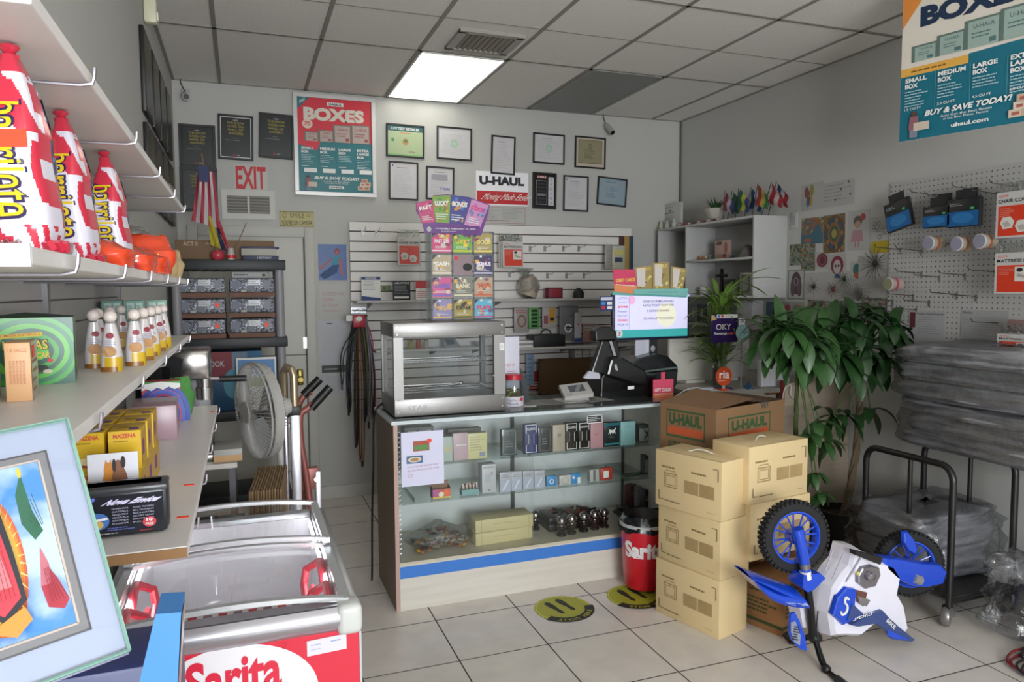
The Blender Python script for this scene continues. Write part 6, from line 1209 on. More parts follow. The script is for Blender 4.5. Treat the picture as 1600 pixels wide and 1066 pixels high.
for sx, ys in ((x0 + .085, (y0 + .16, y0 + .36)), (x1 - .085, (y0 + .16, y0 + .36))):
    for yy in ys:
        m = MB(); m.tube([(sx - .02 * (1 if sx < 0 else -1), yy - .07, FZ - .055), (sx - .02 * (1 if sx < 0 else -1), yy - .03, FZ - .02), (sx - .02 * (1 if sx < 0 else -1), yy + .05, FZ - .02), (sx + .02 * (1 if sx < 0 else -1), yy + .075, FZ - .05), (sx + .03 * (1 if sx < 0 else -1), yy + .05, FZ - .09), (sx + .03 * (1 if sx < 0 else -1), yy - .05, FZ - .10)], .013, RB, 8, close=True); m.build('basket_handle', t)
    m = MB(); 
    for k in range(9): m.tube([(sx + (.012 if sx < 0 else -.012), y0 + .08 + k * .045, FZ - .12), (sx + (.012 if sx < 0 else -.012), y0 + .08 + k * .045, FZ - .38)], .004, RB, 5)
    m.tube([(sx, y0 + .07, FZ - .12), (sx, y0 + .46, FZ - .12)], .009, RB, 6); m.build('basket_side', t)
m = MB(); m.box(x0 + .06, x1 - .06, y0 + .056, y0 + .062, FZ - .06, FZ - .018, PAPER)
for k in range(14): xx = x0 + .08 + (w - .16) * k / 13; m.box(xx - .011, xx + .011, y0 + .0625, y0 + .064, FZ - .05, FZ - .025, RED if k % 2 == 0 else M('#7a4c50'))
m.box(x0 + .055, x1 - .055, y0 + .055, y0 + .125, FZ - .029, FZ - .025, PAPER)
for k in range(14): xx = x0 + .08 + (w - .16) * k / 13; m.box(xx - .011, xx + .011, y0 + .09, y0 + .12, FZ - .025, FZ - .0235, RED if k % 2 == 0 else M('#8c6c70'))
m.build('price_strip', t)
m = MB(); m.box(x0 + .1, x1 - .1, y0 + .1, y0 + .42, .27, .50, M('#d8d8dc', .5), .01); m.box(x0 + .1, x1 - .1, y0 + .5, y1 - .1, .27, .48, M('#cfd0d4', .5), .01)
for k in range(22): m.box(x0 + .34 + .012 * k * .9, x0 + .35 + .012 * k * .9, y0 + .3 + .02 * (k % 3), y0 + .33 + .02 * (k % 3), .50, .515, M(('#5c6c58', '#8a8c80', '#6a5c50')[k % 3]))
m.build('stock', t)
lo = lambda px, py: at(px, py, y=FY0_) - o0
oT = lo(400, 1003); oR = lo(490, 1045); oL = lo(225, 1045); ocx = (oR.x + oL.x) / 2 - .0; orx = (oR.x - oL.x) / 2 + .012; orz = .155; ocz = oT.z - orz
m = MB(); c = Cv(m, (ocx - orx, y0 - .0005, ocz - orz), (2 * orx, 0, 0), (0, 0, 2 * orz)); c.e(.5, .5, .5, .5, M('#e2dfe4', .35), 56); m.build('logo_oval', t)
tb = lo(290, 1075); tr = lo(437, 1026)
m = MB(); c = Cv(m, (tb.x, y0 - .0015, tb.z - .055), (tr.x - tb.x + .004, 0, 0), (0, 0, .125)); c.t('Sarita', .0, .0, 1, .92, M('#cf1f3c', .35), .03, rise=.08); c.ring(1.03, .99, .03, .07, .2, RED); m.build('logo_lettering', t)
a_, b_ = lo(480, 1026), lo(541, 992)
m = MB(); c = Cv(m, (a_.x, y0 - .0015, a_.z), (b_.x - a_.x, 0, .004), (0, 0, b_.z - a_.z)); c.r(0, 0, 1, 1, M('#d8d4e0', .35)); c.lines(.1, .6, .45, .75, 1, M('#7a98c8'), 3); c.lines(.6, .6, .9, .8, 1, M('#7a98c8'), 5); c.lines(.1, .3, .45, .45, 1, M('#9ab0d0'), 4); m.build('service_sticker', t)
LED = M('#f4eef0', .4, em=32.0)
for sx in (x0 + .056, x1 - .062): m = MB(); m.box(sx, sx + .006, y0 + .07, y1 - .08, FZ - .035, FZ - .025, LED); m.build('led_strip', t)
m = MB(); m.box(x1 - .001, x1 + .006, y0, y0 + .004, .04, FZ - .08, M('#b8babc', .4)); m.build('edge_trim', t)

# ------------------------------------------------------------------ grey plastic rack in front of the back door
RX0, RX1, RY0, RY1 = -.425, .272, 5.0, 5.42
t = thing('storage_rack', 'grey and black plastic storage rack in front of the back door', 'rack', ((RX0 + RX1) / 2, (RY0 + RY1) / 2, 0)); r0 = t.location
SB = M('#1e2022', .5); PO = M('#8e8c90', .45)
zs = [.38, .93, 1.40, 1.90]
for z in zs:
    m = MB(Matrix.Translation(-r0)); m.box(RX0, RX1, RY0, RY1, z - .065, z, SB, .006)
    for k in range(10): m.box(RX0 + .05 + .062 * k, RX0 + .075 + .062 * k, RY0 + .03, RY1 - .03, z - .067, z - .06, BLACK)
    m.build('rack_shelf', t)
for x in (RX0 + .04, RX1 - .04):
    for y in (RY0 + .045, RY1 - .045):
        m = MB(Matrix.Translation(-r0))
        for za, zb in ((0, zs[0] - .065), (zs[0], zs[1] - .065), (zs[1], zs[2] - .065), (zs[2], zs[3] - .065)): m.tube([(x, y, za), (x, y, zb)], .028, PO, 14)
        m.build('post', t)
# snack trays 2 x 3
FO = mottled('foil_snacks', ['#3c3c40', '#8c8c94', '#24242c', '#6a6e7c', '#b0b0b8', '#2c3448'], 38, .3, .2, .5)
zt_ = 1.40
for c_ in range(2):
    for r_ in range(3):
        cx = -.24 + .30 * c_; h = .13
        lb = 'plastic wrapped snack tray on the grey rack, %s stack, %s' % (('left', 'right')[c_], ('bottom', 'middle', 'top')[r_])
        t2 = thing('snack_tray', lb, 'tray', (cx, 5.17, zt_ + r_ * .131), RAD(1.5 * (r_ - 1)), 'wrapped snack trays')
        m = MB(); m.box(-.14, .14, -.13, .13, 0, .028, M('#6a4430', .6)); m.build('tray', t2)
        m = MB(); m.box(-.138, .138, -.128, .128, .028, .122, FO, .012)
        c = front(m, -.138, .138, -.128, .028, .122); c.r(.42, .5, .68, .88, M('#b0b0b4', .3)); c.r(.40, .12, .56, .5, M('#6a727a')); c.r(.06, .25, .22, .8, M('#6c7280')); c.r(.25, .05, .36, .2, M('#a8a49c'))
        c.r(.76, .3, .90, .85, M('#80848c')); c.lines(.44, .55, .66, .83, 2, GREYTXT, 3)
        if (c_, r_) in ((0, 0), (0, 1), (1, 0)): c.e(.82, .55, .05, .17, PRICE, 8)
        m.build('snack_packs', t2)
box_thing('white_card_box', 'white printed card standing behind the right snack stack', 'card', (.06, 5.34, zt_), 0, .24, .02, .43, PAPER, lambda c: (c.lines(.05, .93, .6, .98, 1, INK, 3), c.e(.85, .95, .05, .02, M('#6a2c30'))))
m = MB(); m.tube([(.03, 5.38, zt_ + .42), (.03, 5.38, zt_ + .50)], .02, RED, 10); 
q = at(400, 442, y=YB - .03); m = MB(); m.box(-.02, .02, -.015, 0, -.06, .07, M('#8a2028', .4), .01); tag(m.build('red_latch', None, (q.x, YB - .012, q.z)), 'red latch handle on the back door seen between the rack shelves', 'latch')
# on top of the rack
box_thing('brown_carton', 'long open brown carton lying on top of the grey rack', 'box', (-.09, 5.24, 1.90), 0, .60, .22, .13, M('#7a6048', .7), lambda c: (c.t('ACT II', .08, .7, .22, .92, M('#a89888'), .02), c.lines(.3, .75, .45, .9, 1, M('#a89888'), 3)))
box_thing('paperback_book', 'dark blue spined book at the bottom right on top of the grey rack', 'book', (.12, 5.07, 1.90), RAD(2), .22, .09, .028, M('#1c2648', .5), lambda c: c.t('HISTORY', .4, .25, .8, .75, LGREY, .02), group='books on the grey rack')
box_thing('paperback_book', 'thick pale book between the two dark books on the grey rack', 'book', (.11, 5.07, 1.928), RAD(-2), .21, .09, .045, M('#a8a69c', .6), None, group='books on the grey rack')
box_thing('paperback_book', 'thin navy book on top of the pile on the grey rack', 'book', (.12, 5.07, 1.973), RAD(1), .23, .09, .012, M('#262c50', .5), None, group='books on the grey rack')
def tableflag(x, y, z, top_, mats, label, ang, swap=False):
    t = thing('table_flag', label, 'flag', (x, y, z))
    d = Vector((sin(RAD(ang)), 0, cos(RAD(ang)))); L_ = top_
    m = MB(); m.tube([(0, 0, .01), d * L_], .004, M('#8a6a44', .5), 6); m.build('flagpole', t)
    return t, d, L_
q = at(340, 393, y=5.08); t2 = thing('flag_vase', 'small pink glass vase holding a furled Ecuador coloured flag', 'vase', (q.x, 5.08, 1.90)); m = MB(); m.lathe([(.03, 0), (.042, .02), (.042, .045), (.03, .06)], M('#b8404c', .2)); m.build('vase', t2)
def flagcloth(name, label, p_top, p_bot, wid, stripes, y, pole=None, cat='flag', wav=.012):
    a, b_ = at(*p_top, y=y), at(*p_bot, y=y); t = thing(name, label, cat, b_); m = MB(); n = len(stripes)
    for i, cm_ in enumerate(stripes):
        m.grid(lambda u, v, i=i: Vector((((i + u) / n - .5) * wid * (.55 + .45 * (1 - v)) + (a.x - b_.x) * v + .0, wav * sin(((i + u) / n) * 11 + v * 3), (a.z - b_.z) * v - .05 * ((i + u) / n) * (1 - v) * 1.0)), 3, 8, cm_)
    m.build('cloth', t)
    if pole: pa, pb = at(*pole[0], y=y + .015), at(*pole[1], y=y + .015); m = MB(Matrix.Translation(-b_)); m.tube([pa, pb], .004, M('#8c6c48', .5), 6); m.build('flagpole', t)
    return t
RS, WS = M('#9c2c3c', .6), M('#bcb4b8', .6)
t2 = flagcloth('national_flag', 'small United States flag furled on a stick above the grey rack', (322, 268), (322, 345), .17, [RS, WS, RS, WS, RS, WS, RS], 5.06, ((315, 240), (338, 392)))
m = MB(); m.grid(lambda u, v: Vector((-.035 + .06 * u, -.014, .24 + .1 * v)), 2, 2, M('#26305c', .6)); m.build('canton', t2)
flagcloth('national_flag', 'yellow, blue and red flag in the pink vase on the grey rack', (333, 338), (345, 383), .12, [M('#b0a030', .6), M('#b0a030', .6), M('#232c58', .6), M('#a82438', .6)], 5.07, ((337, 340), (341, 395)))
q = at(361, 398, y=5.05); t2 = thing('stick_jar', 'small red and white jar holding a thin wooden stick on the rack', 'jar', (q.x, 5.05, 1.90)); m = MB(); m.lathe([(.022, 0), (.026, .03), (.018, .06), (.02, .075)], M('#b0a8a4', .3)); m.lathe([(.027, .01), (.0275, .03)], RED, cap=False); m.build('jar', t2); m = MB(); m.tube([(0, 0, .01), (.1, 0, .24)], .003, M('#7a6250'), 6); m.tube([(0, 0, .01), (-.06, 0, .16)], .003, M('#7a6250'), 6); m.build('stick', t2)
# below: teal box, blue moving poster, espresso machine
box_thing('appliance_box', 'red and blue printed appliance box on the third level of the grey rack', 'box', (-.12, 5.2, .93), 0, .46, .3, .38, M('#1f4a6c', .4), lambda c: (c.r(0, .55, .6, 1, M('#7a2430')), c.t('COOK', .25, .75, .5, .85, LGREY, .02), c.e(.6, .45, .12, .25, M('#4c8aa0')), c.r(.8, 0, 1, 1, M('#1c5a80'))))
def upost(c):
    c.r(0, 0, 1, 1, PAPER); c.r(.04, .62, .96, .96, M('#5c8ac0')); c.r(.04, .45, .96, .62, M('#a8b890')); c.t('UNIVERSAL', .25, .72, .9, .80, PAPER, .03); c.t('RENTALS', .3, .62, .85, .70, PAPER, .03); c.lines(.1, .1, .5, .4, 5, GREYTXT, 3); c.r(.68, .1, .92, .5, M('#3c6aa0')); c.lines(.7, .14, .9, .45, 6, PAPER, 3)
q = at(371, 626, y=5.0); q2 = at(431, 558, y=5.0); h = q2.z - q.z
t2 = thing('counter_poster', 'small white and blue printed poster leaning on the grey rack', 'poster', ((q.x + q2.x) / 2, 4.985, .932), rot=(RAD(-2), 0, 0)); m = MB(); w = q2.x - q.x; m.box(-w / 2, w / 2, 0, .008, 0, q2.z - .93, PAPER); upost(front(m, -w / 2, w / 2, -.0005, .0, q2.z - .93)); m.build('poster_sheet', t2)
q = at(300, 600, y=3.25)
SEY = 3.22
t2 = thing('steel_table', 'low steel topped side table under the espresso machine', 'table', (-.20, 3.36, 0)); m = MB(); m.box(-.23, .16, -.2, .28, .98, 1.0, M('#a8a49c', .4)); m.build('top', t2)
for x in (-.21, .14):
    for y in (-.18, .26): m = MB(); m.box(x - .012, x + .012, y - .012, y + .012, 0, .98, DGREY); m.build('leg', t2)
m = MB(); m.box(-.22, .15, -.19, .27, .45, .46, M('#7a776f', .5)); m.build('shelf', t2)
t2 = thing('espresso_machine', 'chrome espresso machine with a black handled portafilter beyond the left shelving', 'espresso machine', (-.215, 3.36, 1.0)); ST = M('#8c8884', .18, .9)
m = MB(); m.box(-.10, .08, -.12, .14, .34, .46, ST, .012); m.build('head', t2); m = MB(); m.box(-.10, .08, .02, .14, .03, .34, M('#2a2a2c', .3), .008); m.build('body', t2); m = MB(); m.box(-.10, .09, -.14, .14, 0, .03, ST, .006); m.build('drip_tray', t2)
m = MB(); m.lathe([(.024, .30), (.028, .34)], CHROME, (.055, -.06, 0)); m.lathe([(.03, .25), (.032, .30)], CHROME, (.055, -.06, 0)); m.tube([(.075, -.06, .335), (.12, -.06, .332)], .008, CHROME, 8); m.tube([(.115, -.06, .332), (.222, -.06, .33)], .013, BLACK, 10); m.build('portafilter', t2)
m = MB(); m.lathe([(.03, .03), (.034, .10)], CHROME, (.05, -.06, 0)); tag(m.build('steel_cup', None, (-.215, 3.36, 1.0)), 'small chrome cup under the espresso machine spout', 'cup')
box_thing('tan_tray', 'shallow tan edged tray on the steel table by the fan', 'tray', (-.075, 3.30, 1.0), 0, .11, .2, .05, M('#8f8f88', .5), lambda c: c.r(0, 0, 1, .5, M('#a88458')))
box_thing('brown_case', 'dark brown case on the lower shelf of the steel table', 'case', (-.17, 3.32, .46), 0, .3, .3, .24, M('#3c2c20', .6), lambda c: c.r(0, .85, 1, .88, BLACK))
# flattened boxes behind the freezer
for k in range(12):
    m = MB(); cm_ = M('#8a6f50' if k % 2 else '#7a6144', .8); m.box(-.004, .004, -.22, .22, 0, .88, cm_); o = m.build('flattened_carton', None, (.005 + .011 * k, 3.36, 0)); o.rotation_euler = (0, RAD(1.5), RAD(-6)); tag(o, 'flattened brown carton standing on edge between freezer and hand truck, ' + ('leftmost', 'second from left', 'third from left', 'fourth from left', 'fifth from left', 'sixth from left', 'sixth from right', 'fifth from right', 'fourth from right', 'third from right', 'second from right', 'rightmost')[k], 'carton', 'flattened cartons')
# pedestal fan, edge on, facing left
q = at(402, 642, y=3.75); t2 = thing('pedestal_fan', 'white pedestal fan turned edge on behind the freezer', 'fan', (q.x + .10, 3.78, 0)); FG = M('#a9a6a2', .4); fz = q.z; fx = -.10
ax = Vector((-.93, -.34, -.05)).normalized(); sd = Vector((0, 0, 1)).cross(ax).normalized(); upv = ax.cross(sd); C0 = Vector((fx, -.03, fz)); R_ = .235
def fcirc(r, off, n=36): return [C0 + ax * off + sd * r * cos(2 * pi * k / n) + upv * r * sin(2 * pi * k / n) for k in range(n)]
m = MB(); m.tube(fcirc(R_, 0), .007, FG, 6, close=True); m.tube(fcirc(R_ * .99, .02), .005, FG, 6, close=True)
for k in range(72):
    a = 2 * pi * k / 72; dv = sd * cos(a) + upv * sin(a)
    m.tube([C0 + ax * .055 + dv * .05, C0 + ax * .05 + dv * R_ * .7, C0 + ax * .02 + dv * R_], .0016, FG, 4); m.tube([C0 - ax * .075 + dv * .06, C0 - ax * .07 + dv * R_ * .75, C0 - ax * .035 + dv * R_ * .97, C0 + dv * R_], .0016, FG, 4)
m.tube(fcirc(.05, .055, 18), .004, FG, 5, close=True); m.lathe([(.05, -.004), (.05, .004)], FG, C0 + ax * .057, axis=ax); m.build('guard', t2)
m = MB()
ring = [fcirc(R_ * .99, .0), fcirc(R_ * .99, -.04)]; m.grid(lambda u, v: C0 - ax * (.0 + .045 * v) + (sd * cos(2 * pi * u) + upv * sin(2 * pi * u)) * R_ * (1.0 - .03 * v), 36, 1, FG, True); m.build('guard_band', t2)
for k in range(4):
    a = 2 * pi * k / 4 + .4; m = MB(); dv = sd * cos(a) + upv * sin(a); dw = -sd * sin(a) + upv * cos(a)
    m.grid(lambda u, v: C0 + dv * (.04 + .165 * v) + dw * (-.02 + (.05 + .1 * v) * u) + ax * (.02 - .03 * u), 4, 4, M('#b8b8ba', .4)); m.build('blade', t2)
m = MB(); m.tube([C0 - ax * .07, C0 - ax * .14], .05, FG, 16); m.tube([C0 - ax * .14, C0 - ax * .16], .04, FG, 16); m.build('motor', t2)
m = MB(); m.tube([C0 - ax * .11 + Vector((0, 0, -.03)), (C0 - ax * .11).xy.to_3d() + Vector((0, 0, fz - .15))], .02, FG, 10); base = C0 - ax * .11; m.tube([(base.x, base.y, .03), (base.x, base.y, fz - .12)], .016, M('#b4b2ae', .35), 10); m.build('pole', t2)
m = MB(); m.lathe([(.18, 0), (.18, .015), (.05, .03), (.025, .05)], FG, (base.x, base.y, 0), 24); m.build('base', t2)
# folded aluminium stepladder
t2 = thing('step_ladder', 'folded aluminium step ladder with a rounded top handle beside the fan', 'ladder', (.235, 3.9, 0)); AL = M('#b4b2b8', .3, .7)
def l2(px, py, y): v = at(px, py, y=y); return v - Vector((.235, 3.9, 0))
m = MB(); lx = l2(462, 700, 3.85).x; m.box(lx - .024, lx + .024, -.07, -.035, 0, l2(462, 645, 3.85).z, AL, .004); m.build('front_rail', t2)
m = MB(); m.box(lx - .05, lx - .032, 0.02, .06, 0, l2(462, 625, 3.9).z, AL, .004); m.build('rear_rail', t2)
ztop = l2(458, 578, 3.85).z; m = MB(); zz = l2(462, 645, 3.85).z; m.tube([(lx, -.05, zz - .06), (lx, -.05, ztop - .03), (lx - .008, -.045, ztop), (lx - .03, -.0, ztop + .01), (lx - .045, .03, ztop - .02), (lx - .045, .04, zz)], .02, M('#a8977c', .3, .6), 12); m.build('top_handle', t2)
m = MB(); m.box(lx - .028, lx + .028, -.075, -.03, zz - .012, zz + .035, BLACK, .004); m.build('bracket', t2)
for k in range(4): m = MB(); m.box(lx - .03, lx + .01, -.035, .02, .25 + .25 * k, .27 + .25 * k, AL); m.build('step', t2)
# hand truck
t2 = thing('hand_truck', 'worn red hand truck with two black rubber grips against the back door', 'hand truck', (.36, 4.1, 0)); HR = M('#9a5c54', .4, .3)
def h2(px, py, y): v = at(px, py, y=y); return v - Vector((.36, 4.1, 0))
for (pts, y, nm) in (([(486, 612), (470, 625), (464, 655), (470, 700)], 4.25, 'rear_handle'), ([(500, 622), (481, 638), (469, 650), (470, 690), (478, 740), (486, 800)], 4.05, 'front_handle')):
    P3 = [h2(*p_, y) for p_ in pts]; last = P3[-1]; P3 = spline(P3, 4) + [Vector((last.x + .01, last.y + .02, .15))]
    m = MB(); m.tube(P3, .018, HR, 12); m.build(nm, t2)
for (p_, q_, y) in (((474, 618), (500, 592), 4.25), ((486, 638), (516, 605), 4.05)): m = MB(); m.tube([h2(*p_, y), h2(*q_, y)], .024, BLACK, 12); m.build('grip', t2)
m = MB(); a = h2(472, 735, 4.05); m.box(a.x - .02, a.x + .09, -.02, .03, a.z - .12, a.z + .0, HR, .006); m.build('crossbar', t2); m = MB(); m.box(a.x + .07, a.x + .10, -.03, .0, .0, a.z - .02, AL, .003); m.tube([(a.x + .075, -.03, a.z - .06), (a.x + .075, -.04, a.z - .06)], .014, CHROME, 10); m.build('side_strut', t2)
m = MB(); m.box(a.x - .06, a.x + .12, -.15, .03, 0, .012, HR); m.build('toe_plate', t2)
for s_ in (-.09, .15): m = MB(); m.lathe([(.02, -.02), (.11, -.025), (.12, 0), (.11, .025), (.02, .02)], BLACK, (a.x + s_, .1, .12), 20, axis=(1, 0, 0)); m.build('wheel', t2)
q = at(470, 590, y=5.98); m = MB(); m.box(-.025, .025, -.02, 0, -.07, .06, M('#8a7a40', .25, .8), .012); m.lathe([(.02, 0), (.028, .02), (.02, .045)], M('#9a8848', .2, .9), (0, -.02, -.02), 14, axis=(0, -1, 0)); c = front(m, -.022, .022, -.021, .01, .055); c.lines(.1, .1, .9, .9, 3, INK, 3); tag(m.build('brass_door_lock', None, (q.x, YB - .012, q.z)), 'brass keypad lock with a round knob on the back door', 'lock')
q = at(448, 575, y=4.9)
m = MB(); m.tube(arc((0, 0, 0), .03, 0, 330, 14), .006, CHROME, 8); 
# ------------------------------------------------------------------ floor stickers, bin
def foot_sticker(px, py, rz, label):
    q = at(px, py, z=0.0); m = MB(); Y_ = M('#a4a32a', .5); K_ = M('#26261c', .6); n = 40
    pts = [(.155 * cos(2 * pi * k / n), .155 * sin(2 * pi * k / n), .0008) for k in range(n)]; m.prism([Vector(p) for p in pts][::-1], (0, 0, .0006), Y_)
    c = Cv(m, (-.16, -.16, .0015), (.32, 0, 0), (0, .32, 0)); c.ring(.5, .5, .47, .47, .05, M('#c8c84a'))
    for sx in (-1, 1):
        cx = .5 + .115 * sx; c.p([(cx - .055, .80), (cx, .86), (cx + .055, .80), (cx + .06, .66), (cx + .035, .52), (cx + .042, .38), (cx, .32), (cx - .042, .38), (cx - .035, .52), (cx - .06, .66)], K_)
    vs = []; fs = []
    for k in range(17): a = RAD(200 + 140 * k / 16); vs += [c.P(.5 + .52 * cos(a), .5 + .52 * sin(a)), c.P(.5 + .36 * cos(a), .5 + .36 * sin(a))]
    m.add(vs, [(2 * k, 2 * k + 1, 2 * k + 3, 2 * k + 2) for k in range(16)], K_); c.nx()
    for i, ch in enumerate('STAND HERE'):
        if ch == ' ': continue
        a = RAD(222 + 96 * (i + .5) / 10); r = .44; cx, cy = .5 + r * cos(a), .5 + r * sin(a); vs, fs = glyphs(ch, .03); ca, sa = cos(a + pi / 2), sin(a + pi / 2)
        m.add([c.P(cx + (x - .5) * .055 * ca - (y - .5) * .075 * sa, cy + (x - .5) * .055 * sa + (y - .5) * .075 * ca) for x, y in vs], fs, Y_)
    o = m.build('floor_sticker', None, (q.x, q.y, 0)); o.rotation_euler = (0, 0, rz); return tag(o, label, 'floor sticker', 'stand here floor stickers')
foot_sticker(880, 951, RAD(14), 'round yellow STAND HERE footprint sticker in the open floor before the counter')
foot_sticker(992, 932, RAD(6), 'yellow STAND HERE footprint sticker half hidden under the red bin')
q = at(997, 918, z=0); BX, BY = 2.095, 3.56; t = thing('waste_bin', 'red Sarita waste bin with a black liner beside the counter', 'bin', (BX, BY, 0)); BR2 = M('#c4142a', .3, coat=.3)
m = MB(); m.lathe([(.105, .02), (.112, .03), (.132, .37)], BR2, cap=True); m.build('body', t)
m = MB(); m.lathe([(.132, .37), (.139, .375), (.139, .39), (.13, .392)], M('#b0b0b0', .4), cap=False); m.build('rim', t)
m = MB(); m.grid(lambda u, v: Vector(((.142 - .03 * v) * cos(2 * pi * u) * (1 + .12 * noise.noise(Vector((cos(2 * pi * u) * 6, sin(2 * pi * u) * 6, v * 4)))), (.142 - .03 * v) * sin(2 * pi * u) * (1 + .05 * sin(13 * u * pi * 2)), (.350 + .08 * v ** .7) + .03 * noise.noise(Vector((cos(2 * pi * u) * 2, sin(2 * pi * u) * 2, 3))))), 48, 6, M('#17181a', .25), True)
m.grid(lambda u, v: Vector(((.112 * (1 - v) + .002) * cos(2 * pi * u), (.112 * (1 - v) + .002) * sin(2 * pi * u), .43 - .16 * v)), 24, 3, M('#101112', .4), True); m.build('liner', t)
m = MB(); c = Cv(m, fn=lambda u, v, h: Vector(((.1085 + .027 * ((v * .35)) + h + .0012) * sin((u - .5) * 2.4 - .30), -(.1085 + .027 * (v * .35) + h + .0012) * cos((u - .5) * 2.4 - .30), .03 + .34 * v)))
c.fn = lambda u, v, h: (lambda r, a: Vector((r * sin(a), -r * cos(a), .03 + .34 * v)))(.112 + .02 * v + h + .001, (u - .5) * 2.0 - .50)
c.t('Sarita', .02, .52, .98, .80, M('#e4e0e2', .4), .05); m.build('lettering', t)

# ------------------------------------------------------------------ carton stacks
def heatbox(c):
    k = M('#5c4c36'); g = M('#a0885c'); c.lines(.10, .70, .40, .74, 1, M('#8a7448'), 3, .8); c.lines(.56, .70, .82, .74, 1, M('#8a7448'), 5, .8)
    c.frame(.14, .36, .35, .62, .012, .02, g); c.frame(.17, .40, .32, .58, .008, .015, g); c.p([(.14, .62), (.18, .67), (.31, .67), (.35, .62), (.31, .655), (.18, .655)], g)
    c.r(.46, .34, .67, .56, M('#b09566')); c.r(.69, .34, .9, .56, M('#b09566')); c.lines(.46, .34, .67, .56, 9, M('#a0855a'), 7, .2); c.lines(.69, .34, .9, .56, 9, M('#a0855a'), 8, .2)
    c.r(.88, .86, .96, .87, k); c.r(.95, .66, .96, .87, k); c.r(.06, .12, .07, .28, k); c.r(.06, .12, .14, .13, k); c.lines(.16, .10, .44, .14, 1, k, 5); c.lines(.8, .1, .93, .12, 1, g, 6)
CB = M('#dcc393', .75, var=.04, sc=4)
def carton(label, loc, rz, w, d, h, group='tan cartons stacked by the counter', right=None):
    t = thing('tan_carton', label, 'box', loc, rz, group)
    m = MB(); m.box(-w / 2, w / 2, -d / 2, d / 2, 0, h, CB, .003)
    heatbox(front(m, -w / 2, w / 2, -d / 2, 0, h)); heatbox(Cv(m, (w / 2, d / 2, 0), (-w, 0, 0), (0, 0, h)))
    c = top(m, -w / 2, w / 2, -d / 2, d / 2, h); k = M('#8a7450'); c.r(0, .497, 1, .503, k); c.r(.02, .02, .45, .03, k); c.r(.5, .06, .98, .075, M('#4c3c28')); c.r(.3, .6, .42, .62, k)
    m.build('carton', t)
    m = MB(); m.tube(spline([(-.06, -.02, h), (-.02, 0, h + .012), (.02, .01, h + .012), (.06, .02, h)]), .004, M('#d8d4c8', .4), 6); m.build('carry_strap', t)
    return t
import mathutils
HB_ = .290; B1 = at(1123, 1001, z=0)
dv = Vector((.268, -.963, 0)).normalized()      # along the long printed side, towards the camera
rz1 = math.atan2(dv.y, dv.x)
def cornerbox(B, w, d, z): return Vector((B.x, B.y, z)) - dv * (w / 2) + Vector((-dv.y, dv.x, 0)) * (d / 2)
for k, (du, lb) in enumerate(((0, 'bottom'), (.010, 'middle'), (-.004, 'top'))):
    c_ = cornerbox(B1 + Vector((du, 0, 0)), .41, .215, k * HB_); carton('tan appliance carton, %s of the front stack of three beside the red bin' % lb, c_, rz1 + RAD((0, -2, 2)[k]), .41, .215, HB_ - .001)
# rear stack: brown moving boxes at the floor, tan cartons above
KRAFT = M('#9a6e44', .8, var=.06, sc=5); KG = M('#3c4a28', .7)
rb = RAD(-24); ub = at(1197, 997, z=0); ur = at(1238, 976, z=0); 
BC = Vector((2.56, 3.04, 0))
def moving(c):
    c.frame(.15, .70, .85, .92, .02, .03, KG); c.t('U-HAUL', .2, .75, .8, .88, KG, .04); c.r(0, .12, 1, .18, KG); c.lines(.1, .3, .9, .6, 4, KG, 3, .5)
a_, b_ = at(1163, 962, z=0), at(1197, 997, z=0); 
loc1 = Vector((b_.x + .15, b_.y + .17, 0))
box_thing('brown_moving_box', 'small brown U-HAUL box on the floor between the tan stack and the toy bike', 'box', (b_.x + .155, b_.y + .115, 0), RAD(18), .24, .22, .27, KRAFT, moving, moving, moving, bev=.003)
box_thing('brown_moving_box', 'taller brown moving box carrying the rear tan cartons', 'box', (2.66, 3.26, 0), RAD(18), .40, .26, .355, KRAFT, moving, None, lambda c: c.lines(.1, .75, .6, .85, 2, KG, 3), bev=.003)
w2, d2, h2_ = .43, .24, .285
F1 = at(1168, 789, z=.645); rz2 = RAD(9)
dv2 = Vector((cos(rz2), sin(rz2), 0)); nv2 = Vector((-sin(rz2), cos(rz2), 0))
c2_ = F1 + dv2 * (w2 / 2) + nv2 * (d2 / 2)
carton('tan appliance carton on the rear stack, directly behind the bike front wheel', Vector((c2_.x + .02, c2_.y, .356)), rz2, w2, d2, h2_)
carton('topmost tan appliance carton of the rear stack in front of the U-HAUL box', Vector((c2_.x, c2_.y, .642)), rz2 + RAD(1), w2, d2, h2_)
# big U-HAUL carton on its own support behind
BM_ = M('#8c6a4a', .8, var=.06, sc=5); GRN = M('#3c5a34', .7); ORG = M('#c85a30', .6)
def uh(c, more=True):
    c.frame(.12, .52, .82, .92, .015, .03, GRN); c.t('U-HAUL', .17, .70, .77, .87, GRN, .06); c.r(.15, .56, .79, .67, ORG)
    if more: c.t('SIZE MATTERS!', .16, .36, .78, .46, GRN, .03); c.lines(.15, .18, .3, .3, 1, GRN, 2); c.p([(.14, .2), (.2, .3), (.26, .2)], GRN); c.lines(.5, .18, .7, .24, 2, GRN, 3)
P_m = at(1118, 641, y=3.25); P_l = at(1032, 630, y=3.62); P_r = at(1226, 634, y=3.42)
zt = P_m.z; P_m = Vector((P_m.x, P_m.y, zt)); P_l.z = zt; P_r.z = zt; zb_ = .66
t = thing('moving_carton', 'large brown U-HAUL carton with green and orange logo behind the tan stacks', 'box', (P_m.x, P_m.y, zb_)); O_ = Vector((P_m.x, P_m.y, zb_))
P_b = P_l + P_r - P_m; hh = zt - zb_
def L(p, z): return Vector((p.x - O_.x, p.y - O_.y, z))
m = MB(); pts = [L(P_m, 0), L(P_r, 0), L(P_b, 0), L(P_l, 0)]
